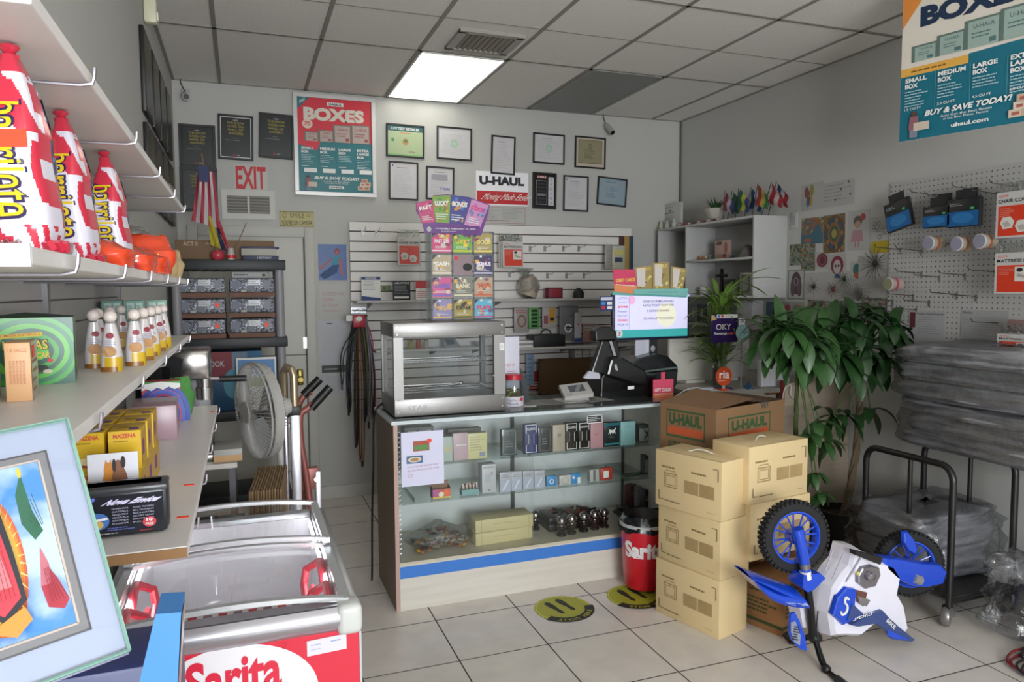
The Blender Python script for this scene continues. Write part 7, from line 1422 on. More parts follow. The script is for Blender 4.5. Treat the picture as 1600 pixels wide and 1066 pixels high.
for i in range(4): a_, b_ = pts[i], pts[(i + 1) % 4]; m.quad(a_, b_, b_ + Vector((0, 0, hh)), a_ + Vector((0, 0, hh)), BM_)
m.add(pts, [(3, 2, 1, 0)], BM_)
c = Cv(m, pts[0], pts[1] - pts[0], Vector((0, 0, hh)));
c.frame(.17, .50, .78, .86, .012, .025, GRN); c.t('U-HAUL', .22, .66, .73, .81, GRN, .06); c.r(.2, .54, .75, .63, ORG); c.r(0, 0, .004, 1, M('#6c5238'))
c = Cv(m, pts[3], pts[0] - pts[3], Vector((0, 0, hh))); uh(c)
m.build('carton', t)
m = MB(); a0_, a1_, a2_, a3_ = [p + Vector((0, 0, hh)) for p in pts]; midL = (a3_ + a0_) / 2; cen = (a0_ + a1_ + a2_ + a3_) / 4 + Vector((0, 0, .045))
m.add([a0_, a3_, a3_.lerp(a2_, .5) + Vector((0, 0, .05)), a0_.lerp(a1_, .55) + Vector((0, 0, .028))], [(0, 1, 2, 3)], BM_); m.add([a1_, a2_, a3_.lerp(a2_, .45) + Vector((0, 0, .03)), a0_.lerp(a1_, .52) + Vector((0, 0, .012))], [(0, 1, 2, 3)], M('#6e523a', .8)); m.build('flap', t)
m = MB(); m.add([a0_.lerp(a1_, .6) + Vector((0, -.002, .015)), a0_.lerp(a1_, .75) + Vector((0, -.002, .005)), a0_.lerp(a1_, .72) + Vector((.01, -.003, -.03)), a0_.lerp(a1_, .62) + Vector((.01, -.003, -.03))], [(0, 1, 2, 3)], POLY); m.build('tape', t)
box_thing('brown_support_box', 'brown carton under the large U-HAUL carton, hidden behind the tan stacks', 'box', (P_m.lerp(P_b, .62).x, P_m.lerp(P_b, .62).y + .06, 0), math.atan2(P_r.y - P_m.y, P_r.x - P_m.x), .36, .24, .66, BM_, None)

# ------------------------------------------------------------------ toy motorbike resting upside down
BKY = 2.58; BBLUE = M('#1848c8', .25, coat=.4); BWH = M('#e8e6f2', .3, coat=.3); TYRE = M('#1a1a1c', .8); BMET = M('#8a8688', .3, .7)
t = thing('toy_motorbike', 'blue and white toy motorbike resting upside down on its handlebar', 'toy motorbike', at(1290, 1010, y=BKY).xy.to_3d()); b0 = t.location.copy()
def bp(px, py, dy=0): return at(px, py, y=BKY + dy) - b0
def wheel(name, c, R, W, nrm, spokes, disc=None):
    nrm = Vector(nrm).normalized(); sd = Vector((0, 0, 1)).cross(nrm).normalized(); up = nrm.cross(sd); q = Matrix((sd, up, nrm)).transposed().to_4x4(); q.translation = c
    m = MB(q); m.lathe([(R * .74, -W * .42), (R * .82, -W * .5), (R * .95, -W * .42), (R, -W * .2), (R, W * .2), (R * .95, W * .42), (R * .82, W * .5), (R * .74, W * .42), (R * .74, -W * .42)], TYRE, seg=48, cap=False)
    for k in range(44):
        a = 2 * pi * k / 44
        for s_ in (-1, 0, 1):
            aa = a + (.5 if s_ == 0 else 0) * 2 * pi / 44; m.T = q @ Matrix.Rotation(aa, 4, 'Z') @ Matrix.Translation((R * (1.0 if s_ == 0 else .985), 0, s_ * W * .33)); m.box(-R * .025, R * .045, -R * .045, R * .045, -W * .11, W * .11, TYRE)
    t1 = m.build(name + '_tyre', t)
    m = MB(q); m.lathe([(R * .66, -W * .3), (R * .76, -W * .4), (R * .76, W * .4), (R * .70, W * .42), (R * .66, W * .3), (R * .66, -W * .3)], BBLUE, seg=40, cap=False); m.lathe([(R * .2, -W * .4), (R * .2, W * .4), (R * .14, W * .5)], BBLUE, seg=20)
    for k in range(spokes):
        a = 2 * pi * (k + .3) / spokes
        for e in (-.16, .16): m.tube([(R * .18 * cos(a), R * .18 * sin(a), W * .15), (R * .69 * cos(a + e), R * .69 * sin(a + e), W * .2)], R * .024, BBLUE, 6)
    m.build('rim', t1)
wheel('front_wheel', bp(1240, 838, .04), .160, .062, (-.16, -.97, .05), 8)
wheel('rear_wheel', bp(1420, 880, .06), .156, .058, (-.42, -.9, .05), 8)
m = MB(); m.tube([bp(1246, 826, -.035), bp(1253, 858, -.04), bp(1257, 880, -.04)], [.026, .025, .022], BBLUE, 12); m.tube([bp(1244, 826, .11), bp(1257, 895, .10)], .022, BBLUE, 12); m.build('fork_leg', t)
m = MB(); m.tube([bp(1257, 880, -.04), bp(1258, 888, -.04)], .0235, BMET, 12); m.tube([bp(1258, 892, -.04), bp(1260, 904, -.04)], .024, PAPER, 12); m.tube([bp(1258, 888, -.04), bp(1258, 892, -.04)], .0225, BBLUE, 12); m.build('fork_band', t)
m = MB(); m.tube([bp(1260, 904, -.04), bp(1266, 950, -.03), bp(1270, 992, -.02)], .018, BLACK, 12); m.tube([bp(1260, 900, .08), bp(1272, 995, .04)], .016, BLACK, 12); m.build('steering_tube', t)
m = MB(); m.puffy([bp(*p_, -.06) for p_ in ((1256, 899), (1282, 896), (1290, 904), (1272, 922), (1262, 926), (1254, 918))], (0, .10, 0), BBLUE, .9)
def fendf(u, v):
    pts = spline([bp(1173, 903, -.02), bp(1196, 919, -.03), bp(1225, 932, -.04), bp(1256, 932, -.05)], 8); p2 = spline([bp(1174, 905, -.02), bp(1204, 936, -.03), bp(1235, 948, -.04), bp(1268, 951, -.05)], 8)
    i = min(len(pts) - 1, int(round(u * (len(pts) - 1)))); return pts[i].lerp(p2[i], v) + Vector((0, -.012 * sin(pi * v), 0))
m.grid(fendf, 24, 5, BBLUE, True); m.grid(lambda u, v: fendf(u, v) + Vector((0, .12, .015)), 24, 5, BBLUE, True); m.grid(lambda u, v: fendf(u, 0) + Vector((0, .12 * v, .015 * v + .012 * sin(pi * v))), 24, 4, BBLUE, True); m.grid(lambda u, v: fendf(u, 1) + Vector((0, .12 * v, .015 * v)), 24, 4, BBLUE, True)
fd = m.build('front_fender', t)
m = MB(); c = Cv(m, fn=lambda u, v, h: fendf(.96 - u * .5, .92 - v * .62) + Vector((0, -.002 - h, 0))); c.t('MOTOR', .0, .25, .62, .75, M('#a8b8d8', .3), .03, slant=1); c.lines(.7, .4, .95, .6, 1, M('#a8b8d8', .3), 3); m.build('fender_lettering', fd)
# number plate
m = MB(); m.puffy([bp(*p_, -.07) for p_ in ((1236, 960), (1242, 957), (1250, 972), (1258, 995), (1261, 1018), (1250, 1014), (1240, 1004), (1234, 990))], (0, .02, 0), BBLUE, .9); npl = m.build('number_plate', t)
m = MB(); m.prism([bp(*p_, -.073) for p_ in ((1236, 973), (1243, 971), (1251, 994), (1250, 1009), (1241, 1003), (1236, 988))], (0, .002, 0), M('#8a90a4', .4)); c = Cv(m, bp(1237, 1002, -.075), bp(1249, 1004, -.075) - bp(1237, 1002, -.075), bp(1241, 976, -.075) - bp(1237, 1002, -.075)); c.lines(.05, .05, .95, .95, 6, INK, 4, .5); m.build('plate_sticker', npl)
# handlebar down to the floor
e1 = at(1312, 1064, z=.018) - b0; m = MB(); m.tube(spline([bp(1270, 992, -.02), bp(1277, 1012, -.05), bp(1283, 1032, -.08), bp(1292, 1048, -.12), e1], 5), .012, M('#1c1c20', .2, .6), 10); m.tube(spline([bp(1270, 992, -.0), bp(1252, 1000, .06), bp(1236, 1003, .12), bp(1226, 990, .16)], 5), .012, M('#1c1c20', .2, .6), 10); m.build('handlebar', t)
m = MB(); d_ = (e1 - bp(1292, 1048, -.12)).normalized(); m.tube([e1 - d_ * .02, e1 + d_ * .06], .017, BLACK, 12); m.ball(bp(1291, 1046, -.12), .022, BLACK, 10); m.tube([bp(1226, 990, .16), bp(1238, 1004, .12)], .017, BLACK, 12); m.ball(bp(1273, 996, -.02), .034, BLACK, 12, (1, 1, .8)); m.build('grip', t)
m = MB(); m.tube(spline([bp(1278, 955, -.08), bp(1276, 990, -.1), bp(1284, 1020, -.11), bp(1293, 1044, -.12)], 6), .0035, BLACK, 6); m.build('brake_cable', t)
m = MB(); m.prism([bp(*p_, .0) for p_ in ((1249, 947), (1262, 950), (1266, 981), (1255, 981))], (0, .08, 0), BWH); m.build('side_cover', t)
# body shell
m = MB(); m.puffy([bp(*p_, .07) for p_ in ((1301, 845), (1317, 846), (1330, 856), (1367, 868), (1378, 886), (1373, 912), (1366, 924), (1345, 955), (1312, 981), (1281, 980), (1268, 981), (1262, 945), (1269, 904), (1284, 881), (1295, 869))], (0, -.13, 0), BWH, .88); m.build('body_shell', t)
m = MB(); m.puffy([bp(*p_, .03) for p_ in ((1373, 912), (1384, 920), (1394, 938), (1401, 975), (1396, 982), (1376, 962), (1361, 956), (1345, 950))], (0, -.07, 0), BWH, .9); m.build('tail_panel', t)
m = MB()
for (p_, q_) in (((1301, 860), (1288, 895)), ((1318, 866), (1300, 905)), ((1345, 872), (1322, 910))): m.tube([bp(*p_, -.067), bp(*q_, -.067)], .004, M('#a8a6b8', .4), 6)
m.build('shell_rib', t)
m = MB(); m.puffy([bp(*p_, -.055) for p_ in ((1317, 915), (1332, 918), (1330, 943), (1344, 958), (1312, 975), (1295, 958), (1303, 930))], (0, -.025, 0), BBLUE, .9); m.build('blue_panel', t)
m = MB(); m.puffy([bp(*p_, -.055) for p_ in ((1321, 973), (1346, 960), (1373, 951), (1388, 968), (1424, 997), (1418, 1000), (1388, 996), (1380, 985), (1361, 970), (1330, 975))], (0, -.03, 0), M('#3a4c80', .35), .94)
m.prism([bp(*p_, -.07) for p_ in ((1328, 942), (1345, 957), (1320, 968))], (0, -.015, 0), M('#3a4c80', .35)); wing = m.build('side_wing', t)
m = MB(); m.prism([bp(*p_, -.087) for p_ in ((1387, 984), (1420, 999), (1400, 999), (1386, 994))], (0, -.001, 0), BBLUE); m.build('wing_tip', wing)
m = MB(); c = Cv(m, bp(1331, 972, -.088), bp(1362, 962, -.088) - bp(1331, 972, -.088), bp(1332, 966, -.088) - bp(1331, 972, -.088)); c.t('SPORTS', .02, .1, .95, .95, PAPER, .02, slant=1); m.build('wing_lettering', wing); m = MB()
c = Cv(m, bp(1384, 972, -.088), bp(1398, 986, -.088) - bp(1384, 972, -.088), bp(1388, 966, -.088) - bp(1384, 972, -.088)); c.t('BIKE', .0, .1, .9, .9, PAPER, .02); m.build('wing_tip_lettering', wing)
m = MB(); m.tube(spline([bp(1326, 937, -.085), bp(1322, 934, -.085), bp(1320, 941, -.085), bp(1324, 948, -.085), bp(1322, 957, -.085), bp(1316, 961, -.085), bp(1314, 956, -.085)], 5), .0055, PAPER, 8); m.build('s_mark', t)
m = MB(); m.prism([bp(*p_, -.06) for p_ in ((1327, 857), (1370, 868), (1366, 879), (1328, 864))], (0, -.035, 0), M('#201c1c', .5)); m.build('seat_pad', t)
m = MB(); m.puffy([bp(*p_, -.05) for p_ in ((1340, 884), (1355, 880), (1368, 884), (1370, 896), (1362, 914), (1346, 918), (1333, 908), (1333, 896))], (0, -.03, 0), M('#8e8a90', .25, .6), .85)
m.lathe([(.020, 0), (.020, .03), (.012, .034)], M('#9a969c', .2, .8), bp(1355, 899, -.08), 20, axis=(0, -1, 0)); m.ball(bp(1340, 896, -.09), .010, M('#c8c060', .3), 8); m.prism([bp(*p_, -.05) for p_ in ((1334, 920), (1350, 924), (1344, 945), (1334, 938))], (0, -.02, 0), M('#6a4438', .4)); m.prism([bp(*p_, -.05) for p_ in ((1334, 928), (1352, 934), (1346, 944), (1336, 940))], (0, -.03, 0), M('#9a9698', .3, .6)); m.build('engine_block', t)
m = MB(); m.puffy([bp(*p_, -.01) for p_ in ((1366, 866), (1388, 867), (1425, 874), (1460, 878), (1470, 890), (1464, 908), (1436, 914), (1410, 911), (1386, 899), (1368, 882))], (0, -.05, 0), BBLUE, .88); m.puffy([bp(*p_, .10) for p_ in ((1366, 868), (1400, 868), (1425, 880), (1425, 900), (1390, 898))], (0, -.02, 0), BBLUE, .85); m.build('swingarm', t)
m = MB(); m.tube([bp(1426, 903, -.05), bp(1437, 907, -.05)], .024, M('#8a8888', .4), 16); m.build('exhaust_tip', t)
m = MB(); m.puffy([bp(*p_, -.01) for p_ in ((1407, 830), (1414, 829), (1424, 842), (1430, 860), (1426, 866), (1416, 860), (1408, 846))], (0, -.02, 0), BBLUE, .8); m.build('mud_flap', t)

# ------------------------------------------------------------------ cart with blankets
t = thing('platform_cart', 'black tubular platform cart by the right wall loaded with wrapped blankets', 'cart', (3.55, 2.86, 0)); c0_ = t.location; TB = M('#1c1a1b', .35)
def cart(nm, P3, r=.017): m = MB(Matrix.Translation(-c0_)); m.tube(P3, r, TB, 12); return m.build(nm, t)
y0c, y1c, zh, xA, xB = 2.60, 3.14, .805, 3.28, 3.72
for xx in (xA, xB):
    cart('handle', [(xx, y0c, .06)] + [(xx, y0c, zh - .08)] + [(xx, y0c + .07 - .07 * cos(a * pi / 12), zh - .08 + .08 * sin(a * pi / 12)) for a in range(1, 7)] + [(xx, y1c - .07 + .07 * sin(a * pi / 12), zh - .08 + .08 * cos(a * pi / 12)) for a in range(0, 7)] + [(xx, y1c, .06)])
    cart('centre_bar', [(xx, (y0c + y1c) / 2 - .02, .12), (xx, (y0c + y1c) / 2 - .02, zh - .01)], .012)
for yy in (y0c, y1c): cart('deck_rail', [(xA, yy, .12), (xB, yy, .12)], .015)
m = MB(Matrix.Translation(-c0_)); m.box(xA, xB, y0c, y1c, .125, .14, M('#2a2826', .7)); m.build('deck', t)
for (xx, yy) in ((xA, y0c), (xB, y0c), (xA, y1c), (xB, y1c)):
    m = MB(Matrix.Translation(-c0_)); m.lathe([(.008, -.018), (.044, -.018), (.048, -.009), (.048, .009), (.044, .018), (.008, .018)], M('#8a8888', .25, .6), (xx - .016, yy, .048), 20, axis=(.5, -.87, 0)); m.prism([(xx - .03, yy - .022, .05), (xx + .02, yy - .022, .05), (xx + .012, yy - .022, .10), (xx - .02, yy - .022, .10)], (0, .044, 0), CHROME); m.build('caster', t)
def fold_mat():
    mt, nt, N, L, b = nodes_mat('grey_felt'); tc = N.new('ShaderNodeTexCoord'); mp = N.new('ShaderNodeMapping'); mp.inputs['Scale'].default_value = (4, 4, 26); L.new(tc.outputs['Object'], mp.inputs[0])
    n1 = N.new('ShaderNodeTexNoise'); n1.inputs['Scale'].default_value = 1.2; n1.inputs['Detail'].default_value = 5; L.new(mp.outputs[0], n1.inputs[0]); cr = N.new('ShaderNodeValToRGB')
    cr.color_ramp.elements[0].position = .3; cr.color_ramp.elements[0].color = (.13, .13, .14, 1); cr.color_ramp.elements[1].position = .75; cr.color_ramp.elements[1].color = (.38, .38, .40, 1); L.new(n1.outputs['Fac'], cr.inputs[0]); L.new(cr.outputs[0], b.inputs['Base Color']); b.inputs['Roughness'].default_value = .9
    bp_ = N.new('ShaderNodeBump'); bp_.inputs['Strength'].default_value = .6; bp_.inputs['Distance'].default_value = .02; L.new(n1.outputs['Fac'], bp_.inputs['Height']); L.new(bp_.outputs[0], b.inputs['Normal']); return mt
FELT = fold_mat()
def lumpy(m, x0, x1, y0, y1, z0, z1, mat, amp=.02, fr=4, seed=0, layers=0, rnd=.25, n=26):
    cx, cy, cz = (x0 + x1) / 2, (y0 + y1) / 2, (z0 + z1) / 2; hx, hy, hz = (x1 - x0) / 2, (y1 - y0) / 2, (z1 - z0) / 2
    def fn(u, v):
        a = 2 * pi * u; b_ = pi * (.001 + .998 * v); dx, dy, dz = cos(a) * sin(b_), sin(a) * sin(b_), -cos(b_)
        f = lambda q, e: math.copysign(abs(q) ** e, q)
        s_ = max(abs(dx), abs(dy), 1e-6); sz = sin(b_) ** .28
        X = f(cos(a), rnd) ; Y = f(sin(a), rnd); Z = f(dz, .45)
        w = amp * noise.noise(Vector((X * hx * fr + seed, Y * hy * fr, Z * hz * fr * 1.5)) * 1.0) * 2
        if layers: w += -.012 * abs(sin(layers * pi * (Z + 1) / 2)) ** 6 - .0 ; 
        return Vector((cx + X * (hx + w) * sz, cy + Y * (hy + w) * sz, cz + Z * hz + (amp * .8 * noise.noise(Vector((X * 2 + seed, Y * 2, 5))) * (1 if Z > .5 else 0))))
    m.grid(fn, n * 2, n, mat, True)
for k, (za, zb, lb, dx) in enumerate(((zh + .018, zh + .285, 'lower', .0), (zh + .285, zh + .575, 'upper', -.05))):
    t = thing('blanket_bundle', '%s bundle of grey moving blankets in clear plastic on the black cart' % lb, 'blankets', (3.66, 2.64, za), group='wrapped blanket bundles'); h = zb - za
    nL = 3
    for j in range(nL):
        m = MB(); lumpy(m, -.25 + dx + .012 * (j % 2), .27, -.50, .44 - .03 * (j % 2), h * j / nL + .002, h * (j + 1) / nL + .012, FELT, .016, 5, k * 5 + j, 3); m.build('folded_blanket', t)
    m = MB(); lumpy(m, -.265 + dx, .275, -.52, .46, .0, h + .02, WRAP, .03, 8, k + 20, 0, .3); m.build('plastic_wrap', t)
t = thing('blanket_bundle', 'large plastic wrapped bundle sagging over the lower deck of the cart', 'blankets', (3.52, 2.92, .141), group='wrapped blanket bundles')
m = MB(); lumpy(m, -.31, .31, -.18, .26, .0, .19, FELT, .02, 5, 3, 2, .3); m.build('folded_blanket', t); m = MB(); lumpy(m, -.29, .30, -.19, .25, .175, .37, FELT, .025, 5, 8, 2, .3); m.build('folded_blanket', t); m = MB(); lumpy(m, -.35, .34, -.22, .29, -.0, .395, WRAP, .03, 12, 9, 0, .3, 44); m.build('plastic_wrap', t)
t = thing('loose_wrap', 'crumpled clear plastic hanging off the cart near the floor cables', 'plastic wrap', (3.52, 2.40, .02)); m = MB(); lumpy(m, -.14, .2, -.12, .12, .0, .36, WRAP, .04, 9, 4, 0, .5); m.build('wrap', t)
m = MB(); m.T = Matrix.Translation((3.62, 2.42, .04)); lumpy(m, -.03, .2, -.07, .12, .0, .14, M('#141415', .6), .02, 9, 5, 0, .5); m.prism([(.0, -.09, .05), (.02, -.09, .05), (.03, -.09, .09), (.01, -.09, .09)], (0, .01, 0), M('#c8d040')); tag(m.build('black_tool_bag', None), 'black bag with a yellow tag on the floor at the right edge', 'bag')
for k, (cc, lb, sd) in enumerate((('#161617', 'black', 1), ('#7a1c20', 'dark red', 4))):
    rd = random.Random(sd); m = MB(); pts = []
    for i in range(34): a = i * .42 + sd; r = .22 + .05 * sin(i * 1.3 + sd) + .03 * k; pts.append((3.42 + .05 * k + r * 1.1 * cos(a), 2.10 + r * .75 * sin(a) + .03 * k, .008 + .012 * abs(sin(i * .9)) + .004 * (i > 17)))
    pts.append((3.6, 2.38, .03)); m.tube(spline(pts, 4), .006, M(cc, .4), 6); tag(m.build('jumper_cable', None), lb + ' cable coiled loosely on the floor in the lower right corner', 'cable')

# ------------------------------------------------------------------ white wall cabinet on the right wall
CX0, CX1, CY0, CY1, CZ0, CZ1 = 3.635, XR, 4.59, 5.96, 1.62, 2.245
t = thing('wall_cabinet', 'white open shelved cabinet mounted high on the right wall', 'cabinet', ((CX0 + CX1) / 2, (CY0 + CY1) / 2, CZ0)); cc0 = t.location; CWM = M('#b5b5b3', .45)
def cb_(nm, q, mt=CWM): m = MB(Matrix.Translation(-cc0)); m.box(*q, mt, .002); return m.build(nm, t)
cb_('end_panel', (CX0, CX1 - .001, CY0, CY0 + .018, CZ0, CZ1)); cb_('end_panel', (CX0, CX1 - .001, CY1 - .018, CY1, CZ0, CZ1)); cb_('top_panel', (CX0, CX1 - .001, CY0 + .018, CY1 - .018, CZ1 - .018, CZ1)); cb_('bottom_panel', (CX0, CX1 - .001, CY0 + .018, CY1 - .018, CZ0, CZ0 + .018))
yd = 5.49; cb_('divider', (CX0, CX1 - .001, yd, yd + .018, CZ0 + .018, CZ1 - .018)); cb_('back_panel', (CX1 - .012, CX1 - .001, CY0 + .018, CY1 - .018, CZ0 + .018, CZ1 - .018), M('#a6a5a2', .5)); zsh = 1.935; cb_('shelf', (CX0, CX1 - .012, CY0 + .018, yd, zsh - .018, zsh))
def onc(px, z, x=CX0 + .1): return at(px, 400, x=x).y
for px, zz, nm, cat, lab, fn in (
    (1080, zsh, 'pink_figurine', 'figurine', 'small pink figurine at the left of the cabinet shelf', lambda m: (m.lathe([(.02, 0), (.022, .03), (.012, .045)], M('#a83a5c')), m.ball((0, 0, .065), .024, M('#b84a68'), 10))),
    (1095, zsh, 'orange_figurine', 'figurine', 'tiny orange figurine on the cabinet shelf', lambda m: (m.lathe([(.012, 0), (.014, .02)], M('#b8622c')), m.ball((0, 0, .03), .013, M('#c87a3c'), 8))),
    (1103, zsh, 'brown_figurine', 'figurine', 'tiny brown and cream figurine on the cabinet shelf', lambda m: (m.lathe([(.012, 0), (.014, .015)], M('#8a6a4c')), m.ball((0, 0, .025), .014, M('#c8a880'), 8))),
    (1110, zsh, 'teal_figurine', 'figurine', 'tiny teal figurine left of the pink card on the cabinet shelf', lambda m: (m.lathe([(.012, 0), (.01, .03)], M('#3a6a64')), m.ball((0, 0, .035), .011, M('#5a8a84'), 8))),
    (1132, zsh, 'red_figurine', 'figurine', 'tiny red and brown figurine in front of the pink card', lambda m: (m.lathe([(.016, 0), (.014, .02)], M('#8a3a2c')), m.ball((0, 0, .03), .015, M('#5c2c20'), 8))),
    (1145, zsh, 'dark_figurine', 'figurine', 'tiny dark figurine right of the pink card', lambda m: (m.lathe([(.02, 0), (.014, .02)], M('#2c3440')), m.ball((.0, 0, .025), .012, M('#3c4c5c'), 8))),
    (1159, zsh, 'green_ornament', 'ornament', 'small green leaf ornament on the cabinet shelf', lambda m: m.lathe([(.025, 0), (.02, .02), (.004, .05)], M('#3f9a3c'))),
    (1168, zsh, 'dome_ornament', 'ornament', 'silver grey arched ornament at the right end of the cabinet shelf', lambda m: (m.lathe([(.05, 0), (.048, .05), (.03, .09), (.004, .105)], M('#6c6868', .3, .3)))),
    (1100, CZ0 + .018, 'white_cup', 'cup', 'white cup on the cabinet bottom shelf', lambda m: m.lathe([(.03, 0), (.034, .07), (.03, .07), (.027, .005)], M('#bcbab6', .3)))):
    m = MB(); fn(m); yy = onc(px, zz); tag(m.build(nm, None, (CX0 + .1, yy, zz)), lab, cat)
def rbox(name, label, cat, px0, px1, z, h, mat, draw=None, x=CX0 + .15, d=.02, tilt=0):
    ya, yb = at(px0, 420, x=x).y, at(px1, 420, x=x).y; return box_thing(name, label, cat, (x, (ya + yb) / 2, z), RAD(-90), abs(ya - yb), d, h, mat, draw, tilt=tilt)
rbox('pink_card', 'pale pink greeting card standing on the cabinet shelf', 'card', 1118, 1141, zsh, .16, M('#b89a90', .5), lambda c: (c.e(.75, .6, .12, .3, M('#a86a5c')), c.e(.3, .85, .2, .1, M('#6c5048')), c.lines(.1, .2, .6, .3, 2, M('#8c6c64'), 3)))
rbox('silver_photo_frame', 'tilted silver photo frame on the bottom shelf of the cabinet', 'frame', 1158, 1176, CZ0 + .018, .18, M('#b0aeac', .25, .6), lambda c: (c.r(.1, .08, .9, .92, M('#5c5c58')), c.e(.5, .5, .3, .3, M('#8a8880'))), CX0 + .10)
rbox('green_photo_card', 'small green picture card on the bottom shelf of the cabinet', 'card', 1135, 1150, CZ0 + .018, .09, M('#5c6c48', .5), None, CX0 + .09)
m = MB(); m.box(-.012, .012, -.01, .01, 0, .22, BLACK); m.box(-.05, .05, -.01, .01, .15, .175, BLACK); m.lathe([(.04, 0), (.04, .01)], BLACK); o = tag(m.build('cross_ornament', None, (CX0 + .15, onc(1120, 0), CZ0 + .018)), 'small black cross ornament on the bottom shelf of the cabinet', 'ornament'); o.rotation_euler = (0, 0, RAD(-70))
rbox('black_picture', 'small black framed picture leaning behind the cross ornament', 'picture', 1128, 1148, CZ0 + .018, .13, M('#1e2420', .4), lambda c: c.frame(.05, .05, .95, .95, .06, .06, M('#5c5c54')), CX0 + .2)
# on top of the cabinet
zt2 = CZ1
rbox('white_certificate', 'white certificate card standing at the far end on top of the cabinet', 'card', 1032, 1065, zt2, .24, M('#b8b8b4', .5), lambda c: (c.lines(.2, .82, .8, .9, 1, GREYTXT, 3), c.e(.5, .72, .05, .03, DGREY), c.lines(.1, .6, .9, .68, 1, DGREY, 4), c.lines(.25, .1, .75, .5, 5, GREYTXT, 5, .3)))
for k, px in enumerate((1033, 1042, 1053)): m = MB(); m.lathe([(.022, 0), (.024, .04), (.014, .055), (.014, .075)], M(('#b4b09c', '#a8a8a4', '#b8b6b0')[k], .3)); tag(m.build('white_figurine', None, (CX0 + .06, onc(px, 0, CX0 + .06), zt2)), 'small pale figurine before the white certificate, ' + ('left', 'middle', 'right')[k] + ' of three', 'figurine', 'pale figurines')
rd = random.Random(12)
for k in range(9):
    px = 1062 + 7.5 * k; m = MB(); m.ball((0, 0, .014), .016, M(('#a8a098', '#8a3a34', '#b0a89c', '#5c4038')[k % 4], .5), 8, (1.2, 1, .85)); m.ball((0.012, 0.01, .02), .012, M(('#7a2c2c', '#b0a89c')[k % 2], .5), 8)
    tag(m.build('trinket', None, (CX0 + .05, onc(px, 0, CX0 + .05), zt2)), 'tiny red and cream trinket along the front edge of the cabinet top', 'trinket', 'trinkets on the cabinet top')
yy = onc(1117, 0, CX0 + .14); t = thing('potted_plant', 'spiky small plant in a white fluted pot on top of the cabinet', 'plant', (CX0 + .14, yy, zt2))
m = MB()
def fl(u, v): a = 2 * pi * u; r = (.035 + .055 * v) * (1 + .06 * abs(sin(8 * a / 2))); return Vector((r * cos(a), r * sin(a), .12 * v))
m.grid(fl, 48, 4, M('#b6b0a6', .5), True); m.lathe([(.03, .001), (.001, .001)], M('#b6b0a6', .5), cap=False); m.lathe([(.08, .105), (.001, .108)], M('#4a3a2c', .9), cap=False); m.build('pot', t)
def blade(m, base, d, ln, wd, mat, droop=.3, n=8, tw=0):
    d = Vector(d).normalized(); s_ = d.cross(Vector((0, 0, 1))); s_ = s_.normalized() if s_.length > .05 else Vector((1, 0, 0)); P3 = []
    p = Vector(base); dd = d.copy()
    vs = []
    for k in range(n + 1):
        f = k / n; w = wd * sin(pi * min(.98, .08 + f * .92)) ** .8; nn = s_ * w; up = s_.cross(dd).normalized() * w * .25
        vs += [p - nn + up, p.copy(), p + nn + up]; p = p + dd * (ln / n); dd = (dd + Vector((0, 0, -droop / n))).normalized()
    m.add(vs, [(3 * k, 3 * k + 1, 3 * k + 4, 3 * k + 3) for k in range(n)] + [(3 * k + 1, 3 * k + 2, 3 * k + 5, 3 * k + 4) for k in range(n)], mat, True)
LF = M('#2f4c28', .45, var=.3, sc=6); m = MB()
for k in range(22): a = k * 2.4; blade(m, (.02 * cos(a), .02 * sin(a), .1), (cos(a) * .6, sin(a) * .6, 1.0), .10 + .006 * (k % 7), .007, LF, .5)
m.build('leaves', t)
for k, (px, dx, cols, lb) in enumerate(((1137, -.03, ('#7a2c3c', '#a8a0a8', '#2c3468'), 'red, white and blue'), (1143, .04, ('#2c5c48', '#2c5c48', '#b0a8a0'), 'dark green'), (1156, 0, ('#1e5a40', '#a8a83c', '#26386c'), 'green, yellow and blue'), (1169, .05, ('#24406c', '#b0b0b0', '#24406c'), 'blue and white'), (1182, -.02, ('#8c2430', '#a8963c', '#2c6a3c'), 'red, yellow and green'), (1196, .0, ('#a02430', '#b8b0b0', '#a02430'), 'red and white'), (1207, .05, ('#26406c', '#b0a8ac', '#8c2430'), 'blue, white and red'))):
    x = CX0 + .14 + dx; yy = onc(px - 8, 0, x); t = thing('table_flag', 'small %s striped table flag on a stick on the cabinet' % lb, 'flag', (x, yy, zt2), group='table flags on the cabinet')
    lean = Vector((-.02 + .03 * (k % 2), -.04 - .012 * k, .25)); m = MB(); m.tube([(0, 0, 0), lean], .003, M('#2c2420', .5), 6); m.lathe([(.018, 0), (.018, .006)], BLACK); m.build('flagpole', t)
    for j, hx in enumerate(cols):
        m = MB(); m.grid(lambda u, v, j=j: lean + Vector((.008 * sin(8 * v + k), -.012 - .038 * (j + u) + .03 * v * (1 - (j + u) / 3) , -.01 - .15 * v * (1 - .12 * (j + u)) - .035 * (j + u))), 2, 6, M(hx, .6)); m.build('stripe', t)
# light switch and shallow white box beside cabinet
q = at(1242, 345, x=XR); m = MB(); m.box(-.035, .035, -.012, -.001, -.06, .06, M('#b4b4b2', .4), .003); m.box(-.02, .02, -.016, -.010, -.03, .03, M('#9a9a9a', .4)); o = tag(m.build('wall_switch', None, q), 'white switch box on the right wall beside the cabinet', 'switch'); o.rotation_euler = (0, 0, RAD(-90))

